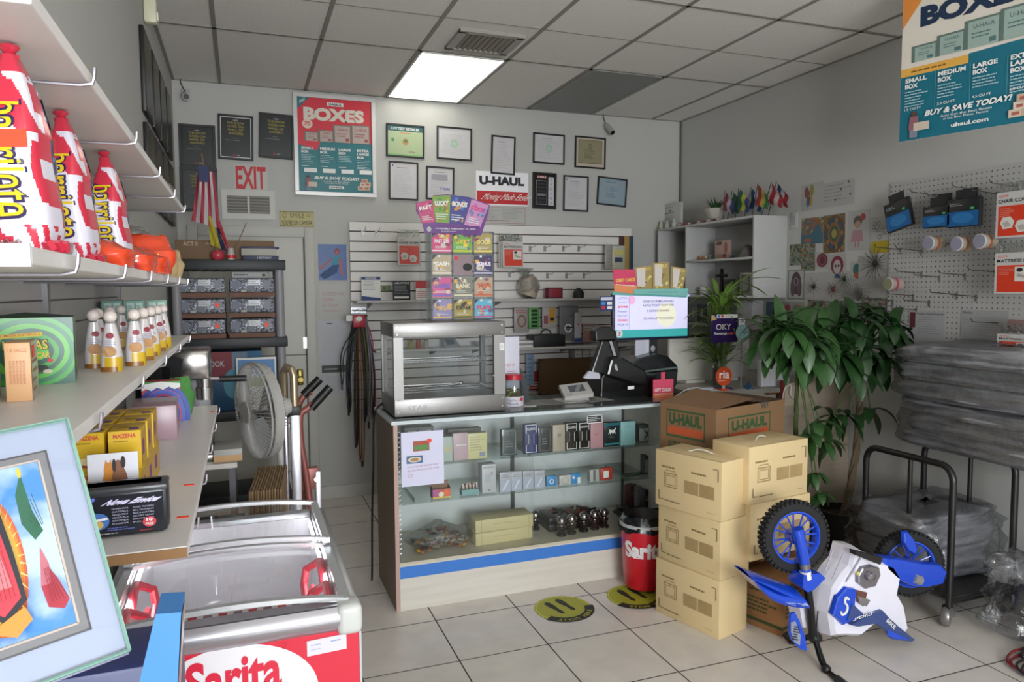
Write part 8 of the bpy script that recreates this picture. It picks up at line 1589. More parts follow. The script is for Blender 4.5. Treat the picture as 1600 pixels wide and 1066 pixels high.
# ------------------------------------------------------------------ drawings on the right wall
GP = M('#aaa8a4', .6)
def butterfly(c):
    c.e(.24, .68, .10, .22, M('#8a4a48')); c.e(.48, .74, .10, .22, M('#8a8a4c')); c.e(.30, .32, .08, .2, M('#4c6a84')); c.e(.44, .34, .07, .2, M('#a8883c')); c.e(.36, .5, .02, .26, M('#5c4a3c'))
MOSA = mottled('painted_mandala', ['#3a5068', '#9a8a4c', '#5c4a34', '#8a5c3a', '#405c40', '#a89a80'], 30, .6)
MOSB = mottled('painted_sea', ['#a88a34', '#3f6474', '#8a5a48', '#5c7a6c', '#b09c4c'], 16, .6)
MOSC = mottled('painted_leaves', ['#3f5c60', '#6a7a5c', '#8a8a78', '#3c4c44', '#8a5a3c'], 24, .6)
def mandala(c):
    c.r(0, 0, 1, 1, MOSA)
    for k, hx in enumerate(('#5c4a34', '#3a5068', '#8a5c3a', '#405c40', '#9a8a4c')): c.e(.5, .5, .48 - .09 * k, .48 - .09 * k, M(hx))
    for a in range(10): c.e(.5 + .36 * cos(a * .628), .5 + .36 * sin(a * .628), .07, .07, M(('#8a6a48', '#3c5468')[a % 2]))
def sunsea(c): c.r(0, 0, 1, 1, MOSB); c.p([(0, 0), (1, 0), (1, .3), (.75, .8), (.55, .45), (.2, .3), (0, .4)], M('#3f6474')); c.e(.3, .12, .2, .1, M('#8a5a48')); c.e(.75, .85, .15, .1, M('#8a5a30'))
def doll(c): c.e(.45, .72, .2, .14, M('#5c5a50')); c.e(.45, .64, .14, .1, M('#a88a78')); c.e(.68, .82, .13, .09, M('#9a4c44')); c.p([(.25, .5), (.65, .5), (.75, .22), (.15, .22)], M('#a88088')); c.r(.35, .08, .41, .22, M('#a87a74')); c.r(.5, .08, .56, .22, M('#a87a74'))
def flowerpot(c):
    c.r(.05, .0, .95, .32, M('#b09c20')); 
    for (x, y, r) in ((.35, .72, .17), (.78, .6, .14)):
        for a in range(6): c.ring(x + r * cos(a * 1.05), y + r * .6 * sin(a * 1.05), r * .5, r * .32, .2, M('#4c3440'))
    c.ring(.5, .44, .1, .06, .2, M('#4c3440'))
def skull(c): c.e(.5, .55, .34, .38, M('#7a2c3c')); c.e(.5, .48, .2, .3, M('#b0a8a4')); c.e(.42, .52, .05, .06, M('#2c3a4c')); c.e(.58, .52, .05, .06, M('#2c3a4c')); c.p([(.4, .2), (.6, .2), (.7, .02), (.35, .04)], M('#3a5074'))
def roundel(c): c.r(0, 0, 1, 1, GP); [c.e(.5, .5, .4 - .1 * k, .42 - .1 * k, M(('#6a3038', '#8a4a4c', '#5c2c34')[k])) for k in range(3)]
def paint(cs, sd):
    def f(c):
        rr = random.Random(sd); c.r(0, 0, 1, 1, MOSC)
        for k in range(10): c.e(rr.uniform(.12, .88), rr.uniform(.12, .88), rr.uniform(.04, .1), rr.uniform(.04, .1), M(rr.choice(cs)), 10)
    return f
def creature(c): c.e(.5, .55, .3, .38, M('#4c3c40')); c.e(.3, .4, .14, .3, M('#5c4a50')); c.e(.7, .4, .14, .3, M('#5c4a50')); c.ring(.5, .6, .14, .14, .3, M('#8a7a80')); c.frame(.02, .02, .98, .98, .03, .02, M('#5c6a58'))
def bird(c): c.e(.4, .6, .25, .3, M('#2f6a5c')); c.e(.55, .3, .3, .18, M('#9a4a2c')); c.e(.65, .6, .14, .2, M('#3c4c8a'))
def blank(c): pass
def letter(c): c.lines(.05, .2, .95, .92, 5, GREYTXT, 3, .25); [c.e(x, y, .025, .05, M(hx)) for x, y, hx in ((.82, .9, '#5c3038'), (.6, .65, '#3c3c44'), (.88, .4, '#3c5c5c'), (.42, .25, '#4c4438'))]
def pinkf(c): c.e(.25, .7, .13, .18, M('#9a4c5c')); c.e(.7, .6, .2, .25, M('#a85c68')); c.e(.6, .3, .1, .1, M('#9a7a3c'))
DR = [('butterfly_drawing', 'drawing', 'colouring sheet with a red and yellow butterfly at the top of the wall display', (1253, 330), (1288, 283), butterfly, GP),
 ('handwritten_letter', 'letter', 'handwritten letter with small coloured dots beside the butterfly drawing', (1285, 325), (1336, 278), letter, GP),
 ('sea_painting', 'painting', 'yellow painting with blue waves on the wall display', (1252, 382), (1287, 338), sunsea, GP), ('mandala_painting', 'painting', 'dark round mandala painting beside the yellow one', (1287, 396), (1322, 333), mandala, GP),
 ('doll_drawing', 'drawing', 'drawing of a small figure in a pink skirt with a balloon', (1324, 392), (1360, 326), doll, GP), ('flower_drawing', 'drawing', 'outlined flowers in a yellow pot drawing next to the pegboard', (1360, 396), (1393, 336), flowerpot, GP),
 ('green_painting', 'painting', 'small blue green abstract painting left of the orange one', (1234, 415), (1253, 381), paint(('#3f5c60', '#6a7a5c', '#8a8a78', '#3c4c44'), 3), GP), ('orange_painting', 'painting', 'small orange and green painting under the yellow one', (1251, 408), (1274, 380), paint(('#5c6a3c', '#a8702c', '#8a4a2c', '#3c5c40'), 4), GP), ('brown_painting', 'painting', 'small brown painting below the orange one', (1252, 424), (1274, 403), paint(('#4c4a38', '#6c5048', '#7a6a60'), 5), GP),
 ('red_roundel', 'drawing', 'dark red round flower drawing below the mandala', (1274, 420), (1296, 393), roundel, GP), ('portrait_drawing', 'drawing', 'drawing of a red haired face beside the red flower drawing', (1294, 436), (1324, 396), skull, GP),
 ('creature_drawing', 'drawing', 'framed dark winged creature drawing at the left of the display', (1231, 468), (1258, 421), creature, GP), ('bird_drawing', 'drawing', 'small bird drawing in green and orange', (1329, 440), (1352, 408), bird, GP),
 ('blank_sheet', 'paper', 'large pale sheet behind the feathers on the right wall', (1258, 468), (1330, 424), blank, GP), ('feather_sheet', 'paper', 'pale sheet behind the peacock feather next to the pegboard', (1340, 470), (1392, 398), blank, M('#a19e99', .6)),
 ('pink_flower_card', 'card', 'pale card with pink flowers under the creature drawing', (1222, 502), (1258, 472), pinkf, M('#9a9a90', .6)), ('blue_card', 'card', 'narrow blue card at the lower left of the wall display', (1197, 505), (1220, 472), lambda c: (c.e(.6, .5, .15, .25, M('#23303c'))), M('#56717c', .5)), ('poppy_print', 'print', 'dark red floral print below the sheets', (1261, 506), (1303, 470), paint(('#5c2c28', '#8a3830', '#3c4c2c', '#9a8a80'), 8), GP), ('small_print', 'print', 'small red edged print right of the floral print', (1306, 506), (1322, 470), paint(('#7a7a60', '#8a3834', '#5c8a4c'), 9), GP), ('pink_print', 'print', 'pale pink print low beside the pegboard', (1345, 500), (1392, 466), paint(('#8c7478', '#9a8488', '#6c6a74'), 10), GP)]
for i, (nm, cat, lb, p0, p1, fn, pm) in enumerate(DR): flat(nm, lb, cat, 'right', p0, p1, fn, th=.002, paper=pm, tilt=((i * 7) % 5 - 2) * .8, off=.0008 * (i % 4) + .0005, group='drawings on the right wall')
# feather ornaments
def feather(px, py, label, r=.07, n=18, col='#3c3c34', eye='#1e2c24'):
    q = at(px, py, x=XR - .02); m = MB(); 
    for k in range(n): a = 2 * pi * k / n + .3; e_ = Vector((-.02, -cos(a) * r * (1 + .4 * (k % 3) / 2), sin(a) * r * (1 + .3 * (k % 2)))); m.tube([(0, 0, 0), e_ * .6 + Vector((-.01, 0, 0)), e_], [.0025, .0015, .0006], M(col, .7), 4)
    m.ball((-.012, 0, 0), .018, M(eye, .4), 10, (.5, 1, 1)); tag(m.build('feather_ornament', None, q), label, 'ornament', 'feather ornaments')
feather(1369, 412, 'round peacock feather ornament beside the pegboard', .10, 26); feather(1273, 448, 'spiky dark feather ornament above the blank sheet', .06, 12, '#5c4a44'); feather(1321, 436, 'dark green feather ornament left of the long feathers', .05, 14, '#3c4438'); feather(1304, 452, 'brown feather rosette ornament', .05, 16, '#5c4438', '#6c3a2c')
q = at(1340, 470, x=XR - .03); t = thing('feather_spray', 'spray of long thin feathers on the right wall below the peacock feather', 'ornament', q); m = MB()
for k in range(24): a = RAD(-30 + 9 * k); e_ = Vector((-.05, -cos(a) * .17, abs(sin(a)) * .20 - .02)); m.tube([(0, 0, 0), e_ * .55 + Vector((-.02, 0, .03)), e_], [.003, .002, .0006], M('#6a6660', .7), 4)
m.build('feathers', t)

# ------------------------------------------------------------------ pegboard on the right wall
pb0, pb1 = at(1394, 604, x=XR), at(1392, 298, x=XR); PYA, PYB = 3.63, 2.30; PZ0, PZ1 = 1.04, 2.36
def peg_mat():
    mt, nt, N, L, b = nodes_mat('pegboard'); tc = N.new('ShaderNodeTexCoord'); vm = N.new('ShaderNodeVectorMath'); vm.operation = 'MODULO'; vm.inputs[1].default_value = (.0305, .0305, .0305); ad = N.new('ShaderNodeVectorMath'); ad.inputs[1].default_value = (10 * .0305 * 10, 3.05, 3.05)
    L.new(tc.outputs['Object'], ad.inputs[0]); L.new(ad.outputs[0], vm.inputs[0]); sb = N.new('ShaderNodeVectorMath'); sb.operation = 'SUBTRACT'; sb.inputs[1].default_value = (.01525,) * 3; L.new(vm.outputs[0], sb.inputs[0])
    mu = N.new('ShaderNodeVectorMath'); mu.operation = 'MULTIPLY'; mu.inputs[1].default_value = (1, 0, 1); L.new(sb.outputs[0], mu.inputs[0]); le = N.new('ShaderNodeVectorMath'); le.operation = 'LENGTH'; L.new(mu.outputs[0], le.inputs[0])
    lt = N.new('ShaderNodeMath'); lt.operation = 'LESS_THAN'; lt.inputs[1].default_value = .0042; L.new(le.outputs['Value'], lt.inputs[0]); mx = N.new('ShaderNodeMix'); mx.data_type = 'RGBA'; mx.inputs[6].default_value = (.44, .43, .415, 1); mx.inputs[7].default_value = (.06, .055, .055, 1)
    L.new(lt.outputs[0], mx.inputs[0]); L.new(mx.outputs[2], b.inputs['Base Color']); b.inputs['Roughness'].default_value = .5; return mt
w = PYA - PYB; t = thing('pegboard', 'white pegboard full of small holes on the right wall', 'pegboard', (XR, (PYA + PYB) / 2, PZ0), RAD(-90)); m = MB(); m.box(-w / 2, w / 2, -.012, -.001, 0, PZ1 - PZ0, peg_mat()); m.build('board', t)
XP = XR - .013
ph = None; PH = 'long empty wire hook sticking out of the white pegboard'
hk = [(1463, 305), (1490, 311), (1530, 297), (1560, 303), (1590, 292), (1440, 392), (1407, 390), (1440, 427), (1468, 433), (1508, 430), (1555, 425), (1495, 460), (1525, 463), (1427, 462), (1452, 472), (1408, 488), (1395, 470), (1560, 505), (1432, 484)]
for px, py in hk:
    q = at(px, py, x=XP)
    if ph is None:
        m = MB(); m.box(-.006, .006, -.003, 0, -.03, .012, WIRE); m.tube([(0, -.003, 0), (0, -.2, .012), (0, -.215, .03)], .0026, M('#6a686a', .35, .8), 6); ph = tag(m.build('peg_hook', None, q, RAD(-90)), PH, 'hook', 'empty pegboard hooks')
    else: o = ph.copy(); COL.objects.link(o); o.location = q
def peg_item(px0, px1, pyb, pyt, xoff, builder, name, label, cat, tilt=0, group=None):
    x = XP - xoff; a, b_ = at(px0, pyb, x=x), at(px1, pyb, x=x); zt = at((px0 + px1) / 2, pyt, x=x).z; w = abs(a.y - b_.y); h = zt - (a.z + b_.z) / 2
    t = thing(name, label, cat, (x, (a.y + b_.y) / 2, (a.z + b_.z) / 2), group=group); t.rotation_euler = (Matrix.Rotation(RAD(-90), 4, 'Z') @ Matrix.Rotation(RAD(tilt), 4, 'Y')).to_euler(); builder(t, w, h); return t
def strap_pack(t, w, h):
    m = MB(); m.box(-w / 2, w / 2, -.03, .0, 0, h, M('#18191b', .35), .008); c = front(m, -w / 2 + .006, w / 2 - .006, -.03, .006, h - .006); c.r(0, 0, 1, .55, M('#1c5c94', .25)); c.e(.5, .3, .35, .2, M('#2a74b0', .25)); c.lines(.08, .75, .5, .88, 2, LGREY, 3); c.e(.8, .64, .07, .05, M('#3cb06a')); m.build('pack', t)
    m = MB(); m.box(-w * .3, w * .3, -.012, -.008, h, h + .05, M('#202224', .4)); m.build('hang_tab', t)
peg_item(1392, 1432, 358, 312, .10, strap_pack, 'strap_pack', 'tilted blue and black strap pack hanging alone at the left of the pegboard', 'pack', -14, 'blue and black packs')
peg_item(1446, 1490, 356, 322, .12, strap_pack, 'strap_pack', 'blue and black pack, left of the pair on the pegboard', 'pack', 0, 'blue and black packs')
peg_item(1484, 1536, 355, 310, .12, strap_pack, 'strap_pack', 'blue and black pack, right of the pair on the pegboard', 'pack', 0, 'blue and black packs')
peg_item(1460, 1496, 340, 316, .06, strap_pack, 'strap_pack', 'dark pack hanging behind the pair on the pegboard, left', 'pack', 0, 'blue and black packs'); peg_item(1498, 1536, 338, 308, .06, strap_pack, 'strap_pack', 'dark pack hanging behind the pair on the pegboard, right', 'pack', 0, 'blue and black packs')
def roll(px, py, label, col='#8c8a9c', side='#a39a8a', ln=.09, off=.17, band=None):
    q = at(px, py, x=XP - off); t = thing('tape_roll', label, 'tape', q, group='tape rolls on the pegboard'); SM = M(side, .25, coat=.3)
    m = MB(); m.lathe([(.022, 0), (.034, 0), (.042, .004), (.042, ln), (.022, ln)], SM, seg=26, axis=(1, 0, 0), cap=False); m.build('roll', t); m = MB(); m.lathe([(.036, -.001), (.001, -.002)], M(col, .3), seg=24, axis=(1, 0, 0), cap=False); m.lathe([(.036, -.001), (.042, .003)], M('#b8b6b4', .3), seg=24, axis=(1, 0, 0), cap=False); m.build('wrapper', t)
    m = MB(); m.lathe([(.0425, ln * .35), (.0425, ln * .55)], M(band or '#a8583c', .3), seg=26, axis=(1, 0, 0), cap=False); m.build('printed_band', t)
    m = MB(); m.tube([(ln - .01, 0, 0), (off, 0, 0)], .004, WIRE, 6); m.build('hook', t)
roll(1450, 380, 'leftmost clear tape roll of the row of three on the pegboard'); roll(1494, 381, 'middle clear tape roll with a green dot on the pegboard'); roll(1530, 377, 'rightmost clear tape roll of the row of three on the pegboard'); roll(1387, 444, 'single tape roll with a red and white printed band beside the feathers', '#8a8a68', '#a8908c', .09, .12, '#a04a50')
def cov(title, kind):
    def f(t, w, h):
        m = MB(); m.box(-w / 2, w / 2, -.03, 0, 0, h, M('#b2afab', .3), .006); cover_bag(front(m, -w / 2 + .004, w / 2 - .004, -.03, .004, h - .004), title, kind); m.build('pack', t); m = MB(); m.box(-w / 2 + .01, w / 2 - .01, -.016, -.012, h, h + .05, POLY); m.build('hang_tab', t)
    return f
peg_item(1560, 1625, 372, 298, .14, cov('CHAIR COVERS', 'chair'), 'cover_pack', 'red and white chair covers pack at the right edge of the pegboard', 'pack', 0, 'moving cover packs')
peg_item(1558, 1625, 460, 394, .14, cov('MATTRESS BAG', 'bed'), 'cover_pack', 'red and white mattress bag pack under the chair covers pack', 'pack', 0, 'moving cover packs')
peg_item(1562, 1625, 560, 522, .14, cov('MATTRESS BAG', 'bed'), 'cover_pack', 'red and white mattress bag pack partly hidden by the grey blankets', 'pack', 0, 'moving cover packs')
peg_item(1577, 1625, 520, 500, .10, lambda t, w, h: MB().box(-w / 2, w / 2, -.02, 0, 0, h, M('#8c6c6c', .4), .005).build('pack', t), 'small_red_pack', 'small red topped pack above the lowest mattress bag pack', 'pack')
flat('printed_form', 'printed form with a dark red photo strip pinned to the pegboard', 'notice', 'right', (1420, 536), (1478, 488), lambda c: (c.r(.02, .5, .18, .97, M('#5c2830')), c.t('Penske Recommends', .22, .9, .95, .97, DGREY, 0), c.lines(.25, .3, .9, .86, 8, GREYTXT, 3, .25)), paper=M('#a6a5a6', .5), off=.014)
flat('printed_letter', 'typed letter pinned to the pegboard above the grey blankets', 'notice', 'right', (1501, 540), (1577, 486), lambda c: (c.t('Notice', .04, .9, .25, .96, DGREY, .02), c.lines(.04, .1, .9, .82, 12, GREYTXT, 5, .25)), paper=M('#a09f9e', .5), off=.014)

# ------------------------------------------------------------------ right service counter
DX0, DX1, DY0, DY1, DZ = 2.72, XR - .005, 3.93, 4.95, 1.04; DW = wood_mat('beige_laminate', (.36, .29, .215), (.44, .36, .28), 0, 6)
t = thing('service_counter', 'beige wood laminate service counter along the right wall', 'counter', ((DX0 + DX1) / 2, (DY0 + DY1) / 2, 0)); k0 = t.location
def kd(nm, q, mt): m = MB(Matrix.Translation(-k0)); m.box(*q, mt, .002); return m.build(nm, t)
kd('end_panel', (3.38, DX1, DY0, DY0 + .02, 0, 1.06), DW); kd('front_panel', (DX0, 3.36, DY0 + .06, DY0 + .08, 0, 1.0), DW); kd('counter_top', (DX0 - .02, DX1, DY0 + .02, DY1, 1.0, 1.03), M('#8f8a80', .35)); kd('side_panel', (DX0, DX0 + .02, DY0 + .08, DY1, 0, 1.0), DW); kd('corner_post', (3.36, 3.38, DY0, DY0 + .03, 0, 1.08), M('#7a2428', .4))
kd('panel_seam', (3.38, DX1, DY0 - .001, DY0, .60, .604), M('#6a5a44', .6))
kd('magazine_ledge', (3.06, 3.35, DY0 + .0, DY0 + .06, .84, .86), M('#26282a', .5)); kd('magazine_ledge', (3.06, 3.35, DY0, DY0 + .06, .62, .64), M('#26282a', .5))
def dk(px0, px1, pyb, pyt, y=DY0 + .03): l, w, h = ppx((px0, pyb), (px1, pyt), y); return l, w, h
for (a_, b_, c_, d_, hx, nm, lb) in ((1197, 1236, 617, 609, '#3c2418', 'dark_catalogue', 'dark orange patterned catalogue in the counter front rack'), (1200, 1236, 640, 623, '#2c7488', 'teal_brochure', 'teal and white brochure in the counter front rack'), (1220, 1236, 668, 642, '#2a5c78', 'blue_brochure', 'dark teal brochure below the teal and white one')):
    l, w, h = dk(a_, b_, c_, d_); box_thing(nm, lb, 'brochure', (l.x, DY0 + .03, l.z), 0, w, .012, h, M(hx, .4), lambda c: (c.lines(.1, .3, .9, .7, 1, M('#b8803c') if hx == '#3c2418' else PAPER, 3)))
# white flat screen backs / papers
l, w, h = ppx((1054, 608), (1120, 538), 4.35); t = thing('office_monitor', 'white office monitor seen from behind on the service counter', 'monitor', (l.x + .02, 4.4, 1.03)); m = MB(); m.box(-w / 2 - .03, w / 2, 0, .03, .02, h + .02, M('#cfccc2', .4), .006); m.build('panel', t); m = MB(); m.box(-w / 2 - .04, w / 2 - .02, .01, .05, h + .02, h + .04, BLACK, .003); m.build('webcam_bar', t); m = MB(); m.box(-.08, .08, -.02, .1, 0, .02, M('#cfccc2', .4)); m.build('base', t)
l, w, h = ppx((1120, 605), (1188, 540), 4.3); t = thing('office_monitor', 'second white monitor back behind the orange ria sign', 'monitor', (l.x, 4.42, 1.03)); m = MB(); m.box(-w / 2, w / 2, 0, .03, .02, h + .03, M('#c2c0ba', .4), .006); m.build('panel', t); m = MB(); m.box(-.07, .07, -.02, .1, 0, .02, M('#c2c0ba', .4)); m.build('base', t)
l, w, h = ppx((1187, 605), (1229, 565), 4.05); box_thing('paper_tray', 'stack of white papers standing in a holder on the service counter', 'papers', (l.x, 4.05, 1.03), RAD(-4), w, .05, h + .01, M('#d8d8dc', .6), lambda c: [c.r(.1 + .1 * k, .02, .105 + .1 * k, .98, M('#9a9aa0')) for k in range(9)])
# ria sign
q = at(1131, 588, y=3.98); t = thing('round_sign', 'round orange ria sign standing on the service counter', 'sign', (q.x, 3.98, 1.03)); r = .062; m = MB(); m.lathe([(r, 0), (r, .006), (.001, .006)], M('#c84a1e', .4), (0, .003, q.z - 1.03), 32, axis=(0, -1, 0)); c = front(m, -r, r, -.0035, q.z - 1.03 - r, q.z - 1.03 + r); c.t('ria', .2, .38, .82, .80, PAPER, .02); c.lines(.15, .24, .85, .3, 1, PAPER, 3); m.build('disc', t)
m = MB(); m.box(-.03, .03, -.01, .03, 0, .012, M('#c84a1e', .4)); m.box(-.01, .01, 0, .006, 0, q.z - 1.03 - r * .8, M('#a8a8a8')); m.build('stand', t)
m = MB(); m.box(-.06, .06, -.02, .02, 0, .022, M('#b4b4b8', .4), .004); q = at(1100, 606, y=4.02); tag(m.build('white_adapter', None, (q.x, 4.02, 1.03)), 'white power adapter lying beside the ria sign', 'adapter')
m = MB(); P3 = [at(1092, 606, y=4.02), at(1075, 608, y=3.95), at(1058, 618, y=3.9), at(1040, 628, y=3.85), at(1025, 638, y=3.84)]; m.tube(spline(P3, 5), .004, PAPER, 6); tag(m.build('white_cable', None), 'white cable running from the adapter to the lottery counter', 'cable')
q = at(1170, 607, y=3.97); m = MB(Matrix.Rotation(RAD(-38), 4, 'Y')); m.box(-.026, .026, -.002, .002, -.034, .034, M('#24425c', .4)); front(m, -.026, .026, -.002, -.034, .034).r(0, .3, 1, .4, M('#4c7a8c')); m.T = Matrix(); m.box(-.012, .012, -.002, .02, -(q.z - 1.03), -.03, M('#24425c', .4)); tag(m.build('leaflet_card', None, q), 'small dark blue leaflet tilted at the counter edge right of the ria sign', 'leaflet')
m = MB(); m.box(-.13, .13, -.07, .07, 0, .002, PAPER); Cv(m, (-.12, -.06, .0022), (.24, 0, 0), (0, .12, 0)).lines(0, 0, 1, 1, 6, M('#7a88b0'), 4, .3); tag(m.build('printed_form_pad', None, (at(1110, 622, y=4.02).x, 4.05, 1.031)), 'white form with blue print lying on the service counter', 'form')
m = MB(); P3 = [at(1222, 632, y=3.92), at(1226, 608, y=3.9), at(1236, 602, y=3.9), at(1236, 618, y=3.9), at(1246, 630, y=3.92), at(1240, 650, y=3.92), at(1246, 655, y=3.92), at(1245, 668, y=3.92)]; m.tube(spline(P3, 5), .003, PAPER, 6); tag(m.build('white_string', None), 'knotted white string hanging at the corner post of the service counter', 'string')
# OKY sign and trailing potted plant
VX = at(1131, 540, y=4.15).x
t = thing('bamboo_plant', 'leafy light green plant in a tall glass vase behind the purple sign', 'plant', (VX, 4.2, 1.03)); GBc = M('#6c8c3a', .4, var=.3, sc=8)
m = MB(); m.lathe([(.045, 0), (.05, .02), (.05, .22)], ACRYL, cap=False, seg=20); m.lathe([(.04, .01), (.045, .12), (.001, .12)], M('#6a6a58', .5), cap=False); m.build('vase', t)
m = MB(); rd = random.Random(5)
for k in range(10): a = k * .63; m.tube([(.02 * cos(a), .02 * sin(a), .05), (.03 * cos(a), .03 * sin(a), .35), (.06 * cos(a), .05 * sin(a), .55)], .005, M('#5c6c34', .5), 6)
m.build('stems', t)
m = MB()
for k in range(150):
    a = rd.uniform(0, 2 * pi); z = rd.uniform(.12, .62); blade(m, (.035 * cos(a), .035 * sin(a), z), (cos(a), .7 * sin(a), rd.uniform(.3, 1.4)), rd.uniform(.13, .26), rd.uniform(.011, .018), GBc, rd.uniform(.6, 1.8))
for (px, py, px2, py2) in ((1150, 445, 1205, 414), (1160, 440, 1225, 432), (1150, 440, 1200, 462), (1140, 470, 1190, 475)):
    a_, b_ = at(px, py, y=4.15) - t.location, at(px2, py2, y=4.12) - t.location; blade(m, a_, b_ - a_ + Vector((0, 0, .05)), (b_ - a_).length, .02, GBc, .5)
m.build('leaves', t)
l, w, h = ppx((1111, 536), (1153, 492), 4.04); t = thing('recharge_sign', 'purple OKY Recarga sign on a stand in front of the leafy plant', 'sign', (l.x, 4.04, 1.03)); z0 = l.z - 1.03; m = MB(); m.box(-w / 2, w / 2, 0, .004, z0, z0 + h, M('#2f1a58', .35)); c = front(m, -w / 2, w / 2, 0, z0, z0 + h); c.t('OKY', .18, .46, .75, .68, PAPER, .01); c.t('Recarga', .12, .26, .6, .38, PAPER, .04); c.t('aqui', .63, .26, .9, .38, M('#d86a3c'), .04); c.lines(.4, .14, .62, .18, 1, PURPLE, 2); c.p([(0, .8), (.2, .85), (.1, 1), (0, 1)], M('#c8a878')); m.build('panel', t)
m = MB(); m.box(-w / 2 + .04, w / 2 - .005, -.004, -.001, z0 + h - .02, z0 + h + .004, PAPER); c = front(m, -w / 2 + .04, w / 2 - .005, -.004, z0 + h - .02, z0 + h + .004); c.r(.04, .2, .16, .8, M('#3c6ac8')); c.r(.2, .2, .32, .8, RED); c.lines(.38, .3, .95, .7, 1, GREYTXT, 3); m.build('card_strip', t); m = MB(); m.box(-.004, .004, .004, .01, .01, z0 + .02, M('#4a5a34', .5)); m.box(-.05, .05, -.03, .04, 0, .01, M('#2f1a58', .4)); m.build('stand', t)
l, w, h = ppx((1150, 531), (1171, 509), 3.985); t = thing('round_logo_sign', 'round mint green sign beside the purple sign', 'sign', (l.x, 3.99, 1.03)); z0 = l.z - 1.03 + h / 2; m = MB(); m.lathe([(w / 2, 0), (w / 2, .004), (.001, .004)], M('#8fb4b4', .4), (0, 0, z0), 28, axis=(0, -1, 0)); c = front(m, -w / 2, w / 2, -.0045, z0 - w / 2, z0 + w / 2); c.ring(.5, .5, .46, .46, .05, M('#4c7a7c')); c.t('Tuyi', .22, .35, .8, .7, M('#1c3c44'), 0, slant=.5); m.build('disc', t)
m = MB(); m.box(-.025, .02, -.001, .003, z0 + .045, z0 + .095, PAPER); front(m, -.025, .02, -.001, z0 + .045, z0 + .095).lines(.1, .1, .9, .9, 4, M('#7aa0c8'), 3); m.box(-.004, .004, .004, .008, 0, z0 - .02, M('#8a8a8c', .3)); m.lathe([(.03, 0), (.03, .006)], M('#8a8a8c', .3)); m.build('stand', t)
# wall shelf and dark goods under the cabinet
m = MB(); m.box(3.66, XR - .001, 4.62, 5.9, 1.38, 1.40, M('#8a8884', .5)); tag(m.build('wall_shelf', None), 'lower grey shelf on the right wall beneath the white cabinet', 'shelf')
for k, (px, hx, lb) in enumerate(((1085, '#5c5f60', 'grey'), (1098, '#2c2c2e', 'black'), (1070, '#7a7876', 'pale grey'))): rbox('hanging_pack', lb + ' blister pack standing on the lower wall shelf', 'pack', px - 5, px + 6, 1.40, .16, M(hx, .5), lambda c: c.e(.5, .5, .2, .2, M('#8a8886')), 3.72)
rbox('white_binder', 'row of pale binders on the lower wall shelf behind the sign', 'binders', 1160, 1185, 1.40, .20, M('#97979a', .5), lambda c: [c.r(.2 * k, 0, .2 * k + .01, 1, GREYTXT) for k in range(5)], 3.75, .1)

# ------------------------------------------------------------------ money tree plants
LG = M('#22401e', .35, var=.4, sc=5); LG2 = M('#33562a', .35, var=.35, sc=5); BARK = M('#6a5a44', .8, bump=.4)
def leafcluster(m, c, d, n, ln, wd, mat, rd, droop=1.1):
    d = Vector(d).normalized(); s1 = d.orthogonal().normalized(); s2 = d.cross(s1)
    for k in range(n): a = 2 * pi * k / n + rd.uniform(-.2, .2); dd = d * rd.uniform(.25, .6) + (s1 * cos(a) + s2 * sin(a)); blade(m, c, dd, ln * rd.uniform(.8, 1.1), wd * rd.uniform(.85, 1.1), mat, droop * rd.uniform(.7, 1.3), 9)
def moneytree(loc, label, trunk, clusters, seed, mat, pot_r=.15, leaf=.2, tk=1.0):
    t = thing('money_tree', label, 'plant', loc, group='money trees'); L0_ = Vector(loc); rd = random.Random(seed)
    m = MB(); m.lathe([(pot_r * .72, 0), (pot_r * .78, .02), (pot_r, .24), (pot_r * 1.05, .245), (pot_r * 1.05, .27), (pot_r * .95, .27), (pot_r * .9, .22)], M('#1c1a1a', .5), seg=28); m.build('pot', t); m = MB(); m.lathe([(pot_r * .93, .23), (.001, .235)], M('#2c2018', .95), seg=20, cap=False); m.build('soil', t)
    tr = [p - L0_ for p in trunk]; m = MB(); sp = spline(tr, 8); n = len(sp)
    for j in range(3): m.tube([p + Vector((.014 * cos(i * .5 + j * 2.09), .014 * sin(i * .5 + j * 2.09), 0)) * (1 - .7 * i / n) * tk for i, p in enumerate(sp)], [(.018 - .010 * i / n) * tk for i in range(n)], BARK if tk > .8 else M('#4c5c2c', .6), 8)
    m.build('braided_trunk', t)
    m = MB(); m2 = MB()
    for (px, py, y, nn, s_) in clusters:
        c = at(px, py, y=y) - L0_; base = sp[-1] if py < 560 else sp[int(n * .72)]
        m2.tube(spline([base, (base + c) / 2 + Vector((0, 0, .05)), c], 5), .0045, M('#4c5c2c', .5), 6); leafcluster(m, c, (c - base).normalized() + Vector((0, -.25, .35)), nn, leaf * s_, .038 * s_, mat, rd, 1.9)
    m2.build('branches', t); m.build('leaves', t)
p1_ = Vector((3.60, 3.62, 0))
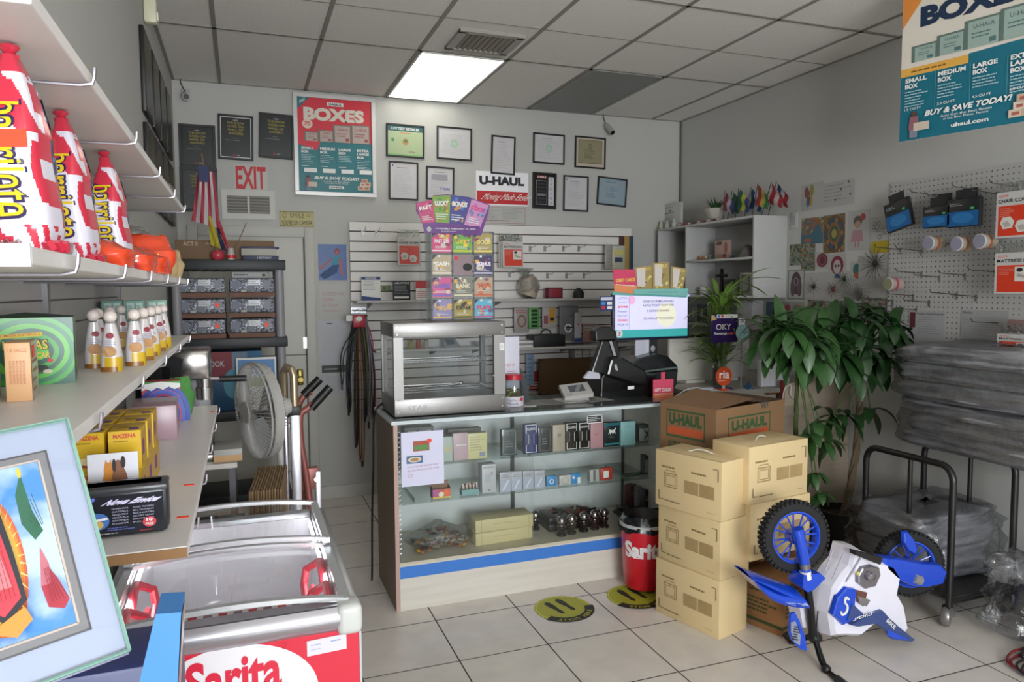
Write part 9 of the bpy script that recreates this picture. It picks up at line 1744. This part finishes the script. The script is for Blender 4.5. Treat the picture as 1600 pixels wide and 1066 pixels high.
moneytree(p1_, 'money tree in a black pot with a braided trunk next to the cart', [Vector((3.60, 3.62, .22)), at(1325, 780, y=3.58), at(1338, 700, y=3.55), at(1342, 640, y=3.52), at(1350, 570, y=3.5), at(1355, 545, y=3.48)],
 [(1300, 520, 3.4, 7, 1), (1335, 500, 3.35, 7, 1.05), (1370, 510, 3.4, 7, 1.05), (1395, 540, 3.4, 7, .95), (1350, 545, 3.25, 7, 1.1), (1385, 500, 3.6, 6, .9), (1315, 555, 3.3, 7, 1.1), (1370, 570, 3.3, 6, 1), (1330, 480, 3.6, 6, .9), (1395, 510, 3.3, 6, .9), (1360, 640, 3.4, 4, .9), (1325, 650, 3.4, 5, .8), (1300, 650, 3.4, 5, .8), (1290, 540, 3.5, 6, 1), (1345, 515, 3.5, 7, 1), (1310, 500, 3.45, 7, 1), (1385, 560, 3.25, 7, 1), (1355, 485, 3.5, 7, .95), (1335, 580, 3.25, 6, .95), (1300, 575, 3.35, 6, .95), (1405, 525, 3.3, 6, .8)], 3, LG, .15, .21)
p2_ = Vector((3.13, 3.52, 0))
moneytree(p2_, 'light green money tree rising behind the tan cartons', [Vector((3.13, 3.52, .22)), at(1243, 720, y=3.5), at(1244, 640, y=3.48), at(1246, 570, y=3.45), at(1248, 540, y=3.42)],
 [(1220, 525, 3.3, 7, 1.05), (1250, 515, 3.25, 7, 1.1), (1195, 525, 3.3, 6, .95), (1270, 525, 3.25, 7, 1.1), (1235, 500, 3.4, 7, 1), (1285, 545, 3.3, 7, 1.05), (1250, 545, 3.2, 7, 1.05), (1210, 545, 3.25, 5, .95), (1265, 495, 3.4, 6, .9), (1265, 680, 3.3, 5, .8), (1275, 660, 3.35, 5, .9), (1270, 740, 3.35, 6, .65), (1280, 770, 3.35, 5, .6), (1290, 690, 3.4, 5, .8), (1230, 515, 3.15, 7, 1), (1260, 530, 3.1, 7, 1), (1205, 510, 3.35, 6, .9), (1285, 515, 3.2, 7, 1), (1240, 550, 3.15, 6, 1), (1270, 560, 3.15, 6, 1)], 7, LG2, .12, .21, .6)
